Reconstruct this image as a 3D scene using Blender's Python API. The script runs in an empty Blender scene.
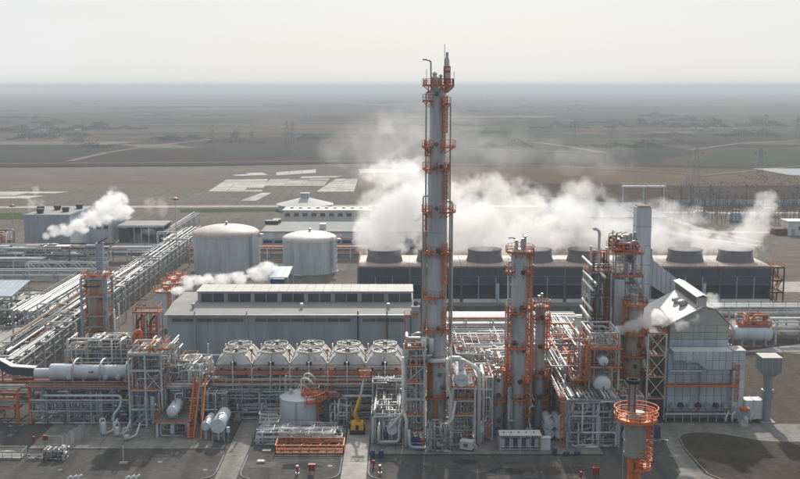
import bpy, math, random
from mathutils import Vector, Matrix, Quaternion

# ------------------------------------------------------------------ camera, sky, sun, exposure
scene = bpy.context.scene
col = scene.collection
R = math.radians
CAMZ, PITCH, LENS = 60.0, R(8.19), 48.0
F = LENS / 36.0 * 800.0
CT, ST = math.cos(PITCH), math.sin(PITCH)

cam_d = bpy.data.cameras.new('camera'); cam = bpy.data.objects.new('camera', cam_d); col.objects.link(cam)
cam.location = (0, 0, CAMZ); cam.rotation_euler = (R(90) - PITCH, 0, 0)
cam_d.lens = LENS; cam_d.sensor_width = 36.0; cam_d.clip_start = 1.0; cam_d.clip_end = 120000
scene.camera = cam

SUN_EL, SUN_AZ = R(33), R(3)          # ahead of the camera, a touch to the right of it
sun_dir = Vector((math.sin(SUN_AZ) * math.cos(SUN_EL), math.cos(SUN_AZ) * math.cos(SUN_EL), math.sin(SUN_EL)))
sd = bpy.data.lights.new('sun', 'SUN'); sd.energy = 4.3; sd.angle = R(1.2); sd.color = (1.0, 0.94, 0.86)
sun = bpy.data.objects.new('sun', sd); col.objects.link(sun)
sun.rotation_euler = (-sun_dir).to_track_quat('-Z', 'Y').to_euler()

world = bpy.data.worlds.new('World'); scene.world = world; world.use_nodes = True
wn, wl = world.node_tree.nodes, world.node_tree.links
bg = wn['Background']
sky = wn.new('ShaderNodeTexSky'); sky.sky_type = 'NISHITA'; sky.sun_disc = False
sky.sun_elevation = SUN_EL; sky.sun_rotation = SUN_AZ; sky.altitude = 60
sky.air_density = 1.0; sky.dust_density = 2.0; sky.ozone_density = 1.0
# a thin veil of high cloud over the whole sky, uneven in thickness
tc = wn.new('ShaderNodeTexCoord'); mp = wn.new('ShaderNodeMapping'); mp.inputs['Scale'].default_value = (1.2, 1.2, 7.0)
nz = wn.new('ShaderNodeTexNoise'); nz.inputs['Scale'].default_value = 2.2; nz.inputs['Detail'].default_value = 6.0; nz.inputs['Roughness'].default_value = 0.55
mr = wn.new('ShaderNodeMapRange'); mr.inputs['From Min'].default_value = 0.3; mr.inputs['From Max'].default_value = 0.7
mr.inputs['To Min'].default_value = 0.88; mr.inputs['To Max'].default_value = 0.97
cl = wn.new('ShaderNodeMixRGB'); cl.inputs['Color1'].default_value = (6.2, 6.55, 6.9, 1); cl.inputs['Color2'].default_value = (8.7, 8.75, 8.65, 1)
mx = wn.new('ShaderNodeMixRGB')
wl.new(tc.outputs['Generated'], mp.inputs['Vector']); wl.new(mp.outputs['Vector'], nz.inputs['Vector'])
wl.new(nz.outputs['Fac'], mr.inputs['Value'])
wl.new(nz.outputs['Fac'], cl.inputs['Fac'])
# thin cloud passes light mostly forward, so the veil is brightest on the sun's side and falls off evenly away from it
dt = wn.new('ShaderNodeVectorMath'); dt.operation = 'DOT_PRODUCT'; dt.inputs[1].default_value = sun_dir; wl.new(tc.outputs['Generated'], dt.inputs[0])
fo = wn.new('ShaderNodeMapRange'); fo.interpolation_type = 'SMOOTHSTEP'; fo.inputs['From Min'].default_value = -0.7; fo.inputs['From Max'].default_value = 0.9; fo.inputs['To Min'].default_value = 0.36; fo.inputs['To Max'].default_value = 1.0
wl.new(dt.outputs['Value'], fo.inputs['Value'])
# the veil is thinner away from the sun: more of the clear blue sky shows through there
th = wn.new('ShaderNodeMapRange'); th.interpolation_type = 'SMOOTHSTEP'; th.inputs['From Min'].default_value = -0.7; th.inputs['From Max'].default_value = 0.7; th.inputs['To Min'].default_value = 0.45; th.inputs['To Max'].default_value = 1.0
wl.new(dt.outputs['Value'], th.inputs['Value'])
vf = wn.new('ShaderNodeMath'); vf.operation = 'MULTIPLY'; wl.new(mr.outputs['Result'], vf.inputs[0]); wl.new(th.outputs['Result'], vf.inputs[1]); wl.new(vf.outputs[0], mx.inputs['Fac'])
vl = wn.new('ShaderNodeVectorMath'); vl.operation = 'SCALE'; wl.new(cl.outputs['Color'], vl.inputs[0]); wl.new(fo.outputs['Result'], vl.inputs['Scale'])
wl.new(sky.outputs['Color'], mx.inputs['Color1']); wl.new(vl.outputs['Vector'], mx.inputs['Color2'])
wl.new(mx.outputs['Color'], bg.inputs['Color']); bg.inputs['Strength'].default_value = 0.10

vs = scene.view_settings
vs.view_transform = 'Standard'; vs.look = 'None'; vs.exposure = 0.12; vs.gamma = 1.0; vs.use_curve_mapping = False
scene.render.engine = 'CYCLES'
cy = scene.cycles
cy.use_denoising = True
try:
    cy.denoiser = 'OPENIMAGEDENOISE'; cy.denoising_input_passes = 'RGB_ALBEDO_NORMAL'
except Exception: pass
cy.max_bounces = 14; cy.diffuse_bounces = 2; cy.glossy_bounces = 2; cy.transmission_bounces = 2
cy.volume_bounces = 12; cy.transparent_max_bounces = 6
cy.volume_step_rate = 1.0; cy.volume_max_steps = 128
cy.caustics_reflective = False; cy.caustics_refractive = False
scene.render.use_motion_blur = False

rng = random.Random(7)

# ------------------------------------------------------------------ surveying helpers (metres; Y = distance ahead, X = to the right, Z = up)
def S(px, py, Y):
    """point on the line of sight of a photo pixel at distance Y"""
    u, v = (px - 400) / F, (py - 239.5) / F
    t = Y / (CT - v * ST)
    return Vector((u * t, Y, CAMZ + (-ST - v * CT) * t))
def G(px, py, z=0.0):
    u, v = (px - 400) / F, (py - 239.5) / F
    t = (CAMZ - z) / (ST + v * CT)
    return Vector((u * t, (CT - v * ST) * t, z))
def X(px, Y, z=0.0): return (px - 400) / F * (Y * CT + (CAMZ - z) * ST)
def Z(py, Y): return S(400, py, Y).z

# ------------------------------------------------------------------ materials
MATS = {}
def mat(name, c, rough=0.6, metal=0.0, var=0.25, sc=0.35, streak=False, rnd=0.12, dirt=(0.10, 0.085, 0.07), dirt_amt=0.0, bump=0.0):
    m = bpy.data.materials.new(name); m.use_nodes = True
    n, l = m.node_tree.nodes, m.node_tree.links
    b = n['Principled BSDF']; b.inputs['Roughness'].default_value = rough; b.inputs['Metallic'].default_value = metal
    b.inputs['Specular IOR Level'].default_value = 0.35
    geo = n.new('ShaderNodeNewGeometry'); mpn = n.new('ShaderNodeMapping')
    mpn.inputs['Scale'].default_value = (1, 1, 0.12) if streak else (1, 1, 1)
    no = n.new('ShaderNodeTexNoise'); no.inputs['Scale'].default_value = sc; no.inputs['Detail'].default_value = 5; no.inputs['Roughness'].default_value = 0.65
    l.new(geo.outputs['Position'], mpn.inputs['Vector']); l.new(mpn.outputs['Vector'], no.inputs['Vector'])
    oi = n.new('ShaderNodeObjectInfo')
    r1 = n.new('ShaderNodeMapRange'); r1.inputs['From Min'].default_value = 0.25; r1.inputs['From Max'].default_value = 0.75
    r1.inputs['To Min'].default_value = 1 - var; r1.inputs['To Max'].default_value = 1 + var * 0.6
    l.new(no.outputs['Fac'], r1.inputs['Value'])
    r2 = n.new('ShaderNodeMapRange'); r2.inputs['To Min'].default_value = 1 - rnd; r2.inputs['To Max'].default_value = 1 + rnd
    l.new(oi.outputs['Random'], r2.inputs['Value'])
    mu = n.new('ShaderNodeMath'); mu.operation = 'MULTIPLY'; l.new(r1.outputs['Result'], mu.inputs[0]); l.new(r2.outputs['Result'], mu.inputs[1])
    vm = n.new('ShaderNodeVectorMath'); vm.operation = 'SCALE'; vm.inputs[0].default_value = c
    l.new(mu.outputs[0], vm.inputs['Scale'])
    out = vm.outputs['Vector']
    if dirt_amt > 0:
        n2 = n.new('ShaderNodeTexNoise'); n2.inputs['Scale'].default_value = sc * 2.7; n2.inputs['Detail'].default_value = 6
        l.new(mpn.outputs['Vector'], n2.inputs['Vector'])
        r3 = n.new('ShaderNodeMapRange'); r3.inputs['From Min'].default_value = 0.5; r3.inputs['From Max'].default_value = 0.75; r3.inputs['To Max'].default_value = dirt_amt
        l.new(n2.outputs['Fac'], r3.inputs['Value'])
        mixn = n.new('ShaderNodeMixRGB'); mixn.inputs['Color2'].default_value = (*dirt, 1)
        l.new(r3.outputs['Result'], mixn.inputs['Fac']); l.new(out, mixn.inputs['Color1']); out = mixn.outputs['Color']
    l.new(out, b.inputs['Base Color'])
    if bump > 0:
        bp = n.new('ShaderNodeBump'); bp.inputs['Strength'].default_value = bump; bp.inputs['Distance'].default_value = 0.3
        l.new(no.outputs['Fac'], bp.inputs['Height']); l.new(bp.outputs['Normal'], b.inputs['Normal'])
    MATS[name] = m
    return m

mat('steel', (0.40, 0.47, 0.55), 0.55, var=0.3, dirt_amt=0.5, dirt=(0.16, 0.13, 0.11))          # blue grey structural paint
mat('steel_pale', (0.62, 0.65, 0.67), 0.5, var=0.25, dirt_amt=0.35)
mat('orange', (0.70, 0.175, 0.045), 0.6, var=0.35, sc=0.8, rnd=0.22, dirt_amt=0.65, dirt=(0.24, 0.085, 0.05))
mat('orange_bright', (0.85, 0.22, 0.04), 0.55, var=0.3, sc=0.8, rnd=0.15, dirt_amt=0.4, dirt=(0.3, 0.09, 0.04))
mat('galvanised', (0.50, 0.51, 0.51), 0.42, 0.35, var=0.25, rnd=0.3, dirt_amt=0.25)
mat('insulation', (0.69, 0.68, 0.65), 0.42, 0.2, var=0.2, rnd=0.25, dirt_amt=0.3, dirt=(0.26, 0.22, 0.18))
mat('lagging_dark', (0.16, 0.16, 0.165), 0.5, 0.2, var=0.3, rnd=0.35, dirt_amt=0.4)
mat('column_shell', (0.50, 0.515, 0.53), 0.5, 0.12, var=0.28, sc=0.6, streak=True, rnd=0.05, dirt_amt=0.55, dirt=(0.27, 0.23, 0.20))
mat('beige_shell', (0.47, 0.42, 0.36), 0.55, 0.1, var=0.2, sc=0.3, streak=True, rnd=0.04, dirt_amt=0.4, dirt=(0.25, 0.19, 0.14))
mat('vessel_white', (0.70, 0.755, 0.81), 0.4, 0.05, var=0.15, sc=0.3, streak=True, rnd=0.05, dirt_amt=0.2)
mat('tank_blue', (0.60, 0.65, 0.69), 0.5, 0.0, var=0.2, sc=0.35, streak=True, rnd=0.02, dirt_amt=0.5, dirt=(0.36, 0.31, 0.27))
mat('tank_roof', (0.60, 0.54, 0.49), 0.6, var=0.22, sc=0.15, rnd=0.03, dirt_amt=0.35, dirt=(0.42, 0.34, 0.29))
mat('cladding_grey', (0.36, 0.415, 0.475), 0.6, 0.0, var=0.22, sc=0.3, streak=True, rnd=0.07, dirt_amt=0.4, dirt=(0.24, 0.24, 0.24))
mat('cladding_pale', (0.58, 0.645, 0.71), 0.5, 0.1, var=0.13, sc=0.3, streak=True, rnd=0.09, dirt_amt=0.25)
mat('cladding_beige', (0.46, 0.47, 0.42), 0.55, 0.0, var=0.14, sc=0.3, streak=True, rnd=0.05, dirt_amt=0.3)
mat('cladding_navy', (0.058, 0.072, 0.098), 0.6, var=0.25, sc=0.15, streak=True, rnd=0.1, dirt_amt=0.25, dirt=(0.11, 0.11, 0.12))
mat('navy_dark', (0.022, 0.027, 0.038), 0.6, var=0.3, rnd=0.1)
mat('roof_pale', (0.56, 0.545, 0.51), 0.8, 0.0, var=0.16, sc=0.12, rnd=0.05, dirt_amt=0.3, dirt=(0.40, 0.37, 0.33))
mat('roof_grey', (0.31, 0.31, 0.30), 0.9, 0.0, var=0.2, sc=0.15, rnd=0.05, dirt_amt=0.4, dirt=(0.25, 0.24, 0.22))
mat('roof_white', (0.78, 0.77, 0.74), 0.55, 0.0, var=0.1, sc=0.3, rnd=0.03, dirt_amt=0.2, dirt=(0.5, 0.47, 0.43))
mat('roof_blue', (0.40, 0.47, 0.54), 0.5, 0.1, var=0.15, sc=0.3, rnd=0.04, dirt_amt=0.2)
mat('roof_slate', (0.13, 0.155, 0.19), 0.95, 0.0, var=0.2, sc=0.1, rnd=0.1)
mat('stack_grey', (0.36, 0.345, 0.325), 0.55, 0.1, var=0.2, sc=0.4, streak=True, rnd=0.04, dirt_amt=0.4, dirt=(0.22, 0.18, 0.15))
mat('hood_pale', (0.64, 0.63, 0.60), 0.45, 0.15, var=0.22, rnd=0.08, dirt_amt=0.4, dirt=(0.40, 0.34, 0.28))
mat('grey_dark', (0.27, 0.285, 0.30), 0.6, 0.1, var=0.25, sc=0.5, streak=True, rnd=0.06, dirt_amt=0.3)
mat('duct_white', (0.74, 0.77, 0.80), 0.5, 0.0, var=0.15, sc=0.4, streak=True, rnd=0.05, dirt_amt=0.3)
mat('glass', (0.05, 0.065, 0.08), 0.15, 0.0, var=0.3, rnd=0.4)
mat('opening', (0.016, 0.017, 0.019), 0.8, var=0.2)
mat('dirty_glass', (0.10, 0.095, 0.09), 0.35, 0.0, var=0.5, sc=0.8, rnd=0.2)
mat('cone_grey', (0.17, 0.17, 0.175), 0.7, var=0.25, sc=0.2, streak=True, rnd=0.08, dirt_amt=0.3, dirt=(0.27, 0.26, 0.25))
mat('ct_deck', (0.50, 0.44, 0.40), 0.7, var=0.2, sc=0.2, dirt_amt=0.5, dirt=(0.33, 0.25, 0.22))
mat('fan_metal', (0.20, 0.20, 0.19), 0.6, 0.1, var=0.25, rnd=0.1, dirt_amt=0.35, dirt=(0.28, 0.24, 0.20))
mat('hood_metal', (0.57, 0.55, 0.50), 0.5, 0.1, var=0.25, rnd=0.08, dirt_amt=0.4, dirt=(0.36, 0.31, 0.26))
mat('rust', (0.16, 0.065, 0.035), 0.85, var=0.4, sc=0.7)
mat('dark_metal', (0.05, 0.052, 0.055), 0.6, var=0.3, rnd=0.2)
mat('grating', (0.17, 0.15, 0.14), 0.8, var=0.3)
mat('concrete', (0.36, 0.345, 0.32), 0.9, var=0.3, sc=0.15, rnd=0.05, dirt_amt=0.5, dirt=(0.19, 0.175, 0.16))
mat('red', (0.36, 0.03, 0.03), 0.6, var=0.35, sc=1.5, dirt_amt=0.4)
mat('blue', (0.03, 0.055, 0.20), 0.6, var=0.35, sc=1.5, dirt_amt=0.3)
mat('yellow', (0.72, 0.42, 0.03), 0.45, var=0.2)
mat('white', (0.74, 0.73, 0.70), 0.5, var=0.12, dirt_amt=0.2)
mat('tyre', (0.02, 0.02, 0.02), 0.9)
mat('green', (0.025, 0.075, 0.07), 0.6, var=0.3)
mat('bark', (0.09, 0.075, 0.06), 0.9)
mat('twigs', (0.075, 0.07, 0.058), 0.9, var=0.5, sc=0.05)

def ground_mat(name, c1, c2, c3, scales=(0.004, 0.03, 0.4), stretch=(1, 1, 1), rough=0.95, tracks=0.0):
    m = bpy.data.materials.new(name); m.use_nodes = True
    n, l = m.node_tree.nodes, m.node_tree.links
    b = n['Principled BSDF']; b.inputs['Roughness'].default_value = rough; b.inputs['Specular IOR Level'].default_value = 0.0 if rough > 0.9 else 0.15
    geo = n.new('ShaderNodeNewGeometry'); mpn = n.new('ShaderNodeMapping'); mpn.inputs['Scale'].default_value = stretch
    l.new(geo.outputs['Position'], mpn.inputs['Vector'])
    ns = []
    for k, s in enumerate(scales):
        no = n.new('ShaderNodeTexNoise'); no.inputs['Scale'].default_value = s; no.inputs['Detail'].default_value = 6; no.inputs['Roughness'].default_value = 0.6
        l.new(mpn.outputs['Vector'], no.inputs['Vector'])
        r = n.new('ShaderNodeMapRange'); r.inputs['From Min'].default_value = 0.36; r.inputs['From Max'].default_value = 0.66
        l.new(no.outputs['Fac'], r.inputs['Value']); ns.append(r.outputs['Result'])
    m1 = n.new('ShaderNodeMixRGB'); m1.inputs['Color1'].default_value = (*c1, 1); m1.inputs['Color2'].default_value = (*c2, 1); l.new(ns[0], m1.inputs['Fac'])
    h = n.new('ShaderNodeMath'); h.operation = 'MULTIPLY'; h.inputs[1].default_value = 0.6; l.new(ns[1], h.inputs[0])
    m2 = n.new('ShaderNodeMixRGB'); m2.inputs['Color2'].default_value = (*c3, 1); l.new(m1.outputs['Color'], m2.inputs['Color1']); l.new(h.outputs[0], m2.inputs['Fac'])
    r = n.new('ShaderNodeMapRange'); r.inputs['To Min'].default_value = 0.82; r.inputs['To Max'].default_value = 1.15; l.new(ns[2], r.inputs['Value'])
    v = n.new('ShaderNodeVectorMath'); v.operation = 'SCALE'; l.new(m2.outputs['Color'], v.inputs[0]); l.new(r.outputs['Result'], v.inputs['Scale'])
    out = v.outputs['Vector']
    if tracks > 0:   # tyre tracks and tar seams worn into the surface
        w = n.new('ShaderNodeTexWave'); w.inputs['Scale'].default_value = 0.05; w.inputs['Distortion'].default_value = 6; w.inputs['Detail'].default_value = 3; w.inputs['Detail Scale'].default_value = 0.4
        l.new(geo.outputs['Position'], w.inputs['Vector'])
        rr = n.new('ShaderNodeMapRange'); rr.inputs['From Min'].default_value = 0.7; rr.inputs['To Min'].default_value = 1.0; rr.inputs['To Max'].default_value = 1 - tracks
        l.new(w.outputs['Fac'], rr.inputs['Value'])
        v2 = n.new('ShaderNodeVectorMath'); v2.operation = 'SCALE'; l.new(out, v2.inputs[0]); l.new(rr.outputs['Result'], v2.inputs['Scale']); out = v2.outputs['Vector']
    l.new(out, b.inputs['Base Color'])
    MATS[name] = m
    return m
ground_mat('soil_plain', (0.088, 0.069, 0.054), (0.13, 0.102, 0.077), (0.070, 0.072, 0.054), (0.0012, 0.006, 0.05), (0.35, 1, 1))
ground_mat('asphalt', (0.086, 0.084, 0.082), (0.106, 0.102, 0.098), (0.135, 0.127, 0.118), (0.03, 0.11, 1.1), tracks=0.22)
ground_mat('yard_dust', (0.162, 0.147, 0.132), (0.205, 0.184, 0.162), (0.13, 0.116, 0.102), (0.01, 0.06, 0.5), tracks=0.12)
ground_mat('soil_dark', (0.060, 0.053, 0.046), (0.080, 0.069, 0.058), (0.105, 0.092, 0.076), (0.03, 0.12, 0.9))
ground_mat('gravel', (0.095, 0.085, 0.073), (0.125, 0.11, 0.092), (0.085, 0.076, 0.066), (0.02, 0.1, 0.9), tracks=0.1)
ground_mat('paving', (0.27, 0.255, 0.235), (0.32, 0.305, 0.285), (0.20, 0.188, 0.175), (0.03, 0.12, 0.8), tracks=0.18)
ground_mat('paving_pale', (0.42, 0.40, 0.37), (0.48, 0.46, 0.43), (0.35, 0.33, 0.30), (0.02, 0.08, 0.6), tracks=0.08)
ground_mat('slab_white', (0.50, 0.49, 0.465), (0.66, 0.65, 0.62), (0.33, 0.32, 0.30), (0.05, 0.12, 0.6))
ground_mat('bare_earth', (0.165, 0.138, 0.116), (0.205, 0.175, 0.145), (0.13, 0.115, 0.10), (0.006, 0.02, 0.2), (0.3, 1, 1))
ground_mat('scrub_dark', (0.052, 0.048, 0.045), (0.074, 0.065, 0.057), (0.047, 0.05, 0.042), (0.004, 0.02, 0.2), (0.3, 1, 1))
ground_mat('field_brown', (0.066, 0.050, 0.043), (0.088, 0.066, 0.054), (0.055, 0.048, 0.043), (0.003, 0.01, 0.1), (0.3, 1, 1))
ground_mat('field_tan', (0.135, 0.095, 0.066), (0.16, 0.115, 0.08), (0.10, 0.078, 0.06), (0.004, 0.015, 0.15), (0.3, 1, 1))
ground_mat('field_green', (0.058, 0.074, 0.048), (0.07, 0.088, 0.058), (0.06, 0.066, 0.046), (0.003, 0.01, 0.1), (0.3, 1, 1))
ground_mat('track', (0.20, 0.17, 0.14), (0.25, 0.21, 0.17), (0.15, 0.13, 0.11), (0.01, 0.05, 0.3))
ground_mat('grass_strip', (0.055, 0.085, 0.035), (0.07, 0.10, 0.045), (0.09, 0.09, 0.05), (0.01, 0.05, 0.4))
ground_mat('tar_dark', (0.043, 0.044, 0.048), (0.05, 0.05, 0.054), (0.06, 0.058, 0.058), (0.01, 0.05, 0.4))
m = bpy.data.materials.new('pond'); m.use_nodes = True
b = m.node_tree.nodes['Principled BSDF']; b.inputs['Base Color'].default_value = (0.06, 0.07, 0.075, 1); b.inputs['Roughness'].default_value = 0.08; MATS['pond'] = m

# ------------------------------------------------------------------ mesh builders
MESH = {}
def mesh_of(key, verts, faces, material, smooth=None):
    me = bpy.data.meshes.new(key if isinstance(key, str) else str(key[0]))
    me.from_pydata([tuple(v) for v in verts], [], faces)
    me.materials.append(MATS[material])
    if smooth is True:
        me.polygons.foreach_set('use_smooth', [True] * len(me.polygons))
    elif smooth:
        me.polygons.foreach_set('use_smooth', smooth)
    me.update()
    return me
BOXF = [(0, 3, 2, 1), (4, 5, 6, 7), (0, 1, 5, 4), (1, 2, 6, 5), (2, 3, 7, 6), (3, 0, 4, 7)]
def boxv(c, s):
    x, y, z = c; a, b, d = s[0] / 2, s[1] / 2, s[2] / 2
    return [(x - a, y - b, z - d), (x + a, y - b, z - d), (x + a, y + b, z - d), (x - a, y + b, z - d),
            (x - a, y - b, z + d), (x + a, y - b, z + d), (x + a, y + b, z + d), (x - a, y + b, z + d)]
def unit_box(m):
    k = ('unit_box', m)
    if k not in MESH: MESH[k] = mesh_of('box_piece', boxv((0, 0, 0), (1, 1, 1)), BOXF, m)
    return MESH[k]
def unit_cyl(m, n=12):
    k = ('unit_cyl', m, n)
    if k not in MESH:
        v = [(math.cos(i * 2 * math.pi / n), math.sin(i * 2 * math.pi / n), z) for z in (-0.5, 0.5) for i in range(n)]
        f = [(i, (i + 1) % n, n + (i + 1) % n, n + i) for i in range(n)] + [tuple(range(n - 1, -1, -1)), tuple(range(n, 2 * n))]
        MESH[k] = mesh_of('round_piece', v, f, m, [True] * n + [False, False])
    return MESH[k]
def lathe_mesh(profile, m, seg=24, smooth=True):
    """profile: (r, z) list from bottom to top, about the Z axis"""
    k = ('lathe', tuple((round(a, 4), round(b, 4)) for a, b in profile), m, seg)
    if k in MESH: return MESH[k]
    v, rows, f = [], [], []
    for r, z in profile:
        if r < 1e-5:
            rows.append([len(v)] * seg); v.append((0, 0, z))
        else:
            rows.append(list(range(len(v), len(v) + seg)))
            v += [(r * math.cos(2 * math.pi * i / seg), r * math.sin(2 * math.pi * i / seg), z) for i in range(seg)]
    for a, b in zip(rows, rows[1:]):
        for i in range(seg):
            j = (i + 1) % seg
            q = []
            for w in (a[i], a[j], b[j], b[i]):
                if w not in q: q.append(w)
            if len(q) > 2: f.append(tuple(q))
    me = mesh_of('turned_piece', v, f, m, True)
    try: me.set_sharp_from_angle(angle=R(35))
    except Exception: pass
    MESH[k] = me
    return me
def rot_to(d):
    """rotation whose Z axis is d, with X kept level"""
    z = Vector(d).normalized()
    x = Vector((0, 0, 1)).cross(z)
    if x.length < 1e-4: x = Vector((1, 0, 0))
    x.normalize(); y = z.cross(x)
    return Matrix((x, y, z)).transposed().to_4x4()
def fillet(pts, rad, n=4):
    pts = [Vector(p) for p in pts]; out = [pts[0]]
    for a, b, c in zip(pts, pts[1:], pts[2:]):
        u, w = (a - b), (c - b); lu, lw = u.length, w.length
        if lu < 1e-4 or lw < 1e-4: continue
        u /= lu; w /= lw
        r = min(rad, lu * 0.45, lw * 0.45)
        p, q = b + u * r, b + w * r
        for i in range(n + 1):
            t = i / n
            out.append(p * (1 - t) ** 2 + b * 2 * t * (1 - t) + q * t * t)
    out.append(pts[-1])
    return out
def tube_geo(pts, r, n=8):
    pts = [Vector(p) for p in pts]; v, f = [], []
    up = None
    for i, p in enumerate(pts):
        d = (pts[min(i + 1, len(pts) - 1)] - pts[max(i - 1, 0)])
        if d.length < 1e-6: d = Vector((0, 0, 1))
        d.normalize()
        if up is None:
            up = Vector((0, 0, 1)) if abs(d.z) < 0.9 else Vector((1, 0, 0))
        s = d.cross(up)
        if s.length < 1e-4: s = d.cross(Vector((0, 1, 0.01)))
        s.normalize(); up = s.cross(d).normalized()
        v += [p + (s * math.cos(2 * math.pi * k / n) + up * math.sin(2 * math.pi * k / n)) * r for k in range(n)]
    for i in range(len(pts) - 1):
        for k in range(n):
            a, b = i * n + k, i * n + (k + 1) % n
            f.append((a, a + n, b + n, b))
    f.append(tuple(range(n))); f.append(tuple(range(len(v) - 1, len(v) - 1 - n, -1)))
    return v, f
def barv(p, q, w, h=None):
    p, q = Vector(p), Vector(q); h = h or w
    m = rot_to(q - p); x, y = m.col[0].to_3d() * w / 2, m.col[1].to_3d() * h / 2
    return [p - x - y, p + x - y, p + x + y, p - x + y, q - x - y, q + x - y, q + x + y, q - x + y]

class MB:
    """collects pieces that make up ONE part"""
    def __init__(s): s.v, s.f = [], []
    def add(s, v, f):
        o = len(s.v); s.v += [tuple(a) for a in v]; s.f += [tuple(i + o for i in t) for t in f]; return s
    def box(s, c, d): return s.add(boxv(c, d), BOXF)
    def bar(s, p, q, w, h=None): return s.add(barv(p, q, w, h), BOXF)
    def tube(s, pts, r, n=8, bend=0.0): return s.add(*tube_geo(fillet(pts, bend) if bend else pts, r, n))
    def mesh(s, key, m, smooth=None): return mesh_of(key, s.v, s.f, m, smooth)

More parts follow.
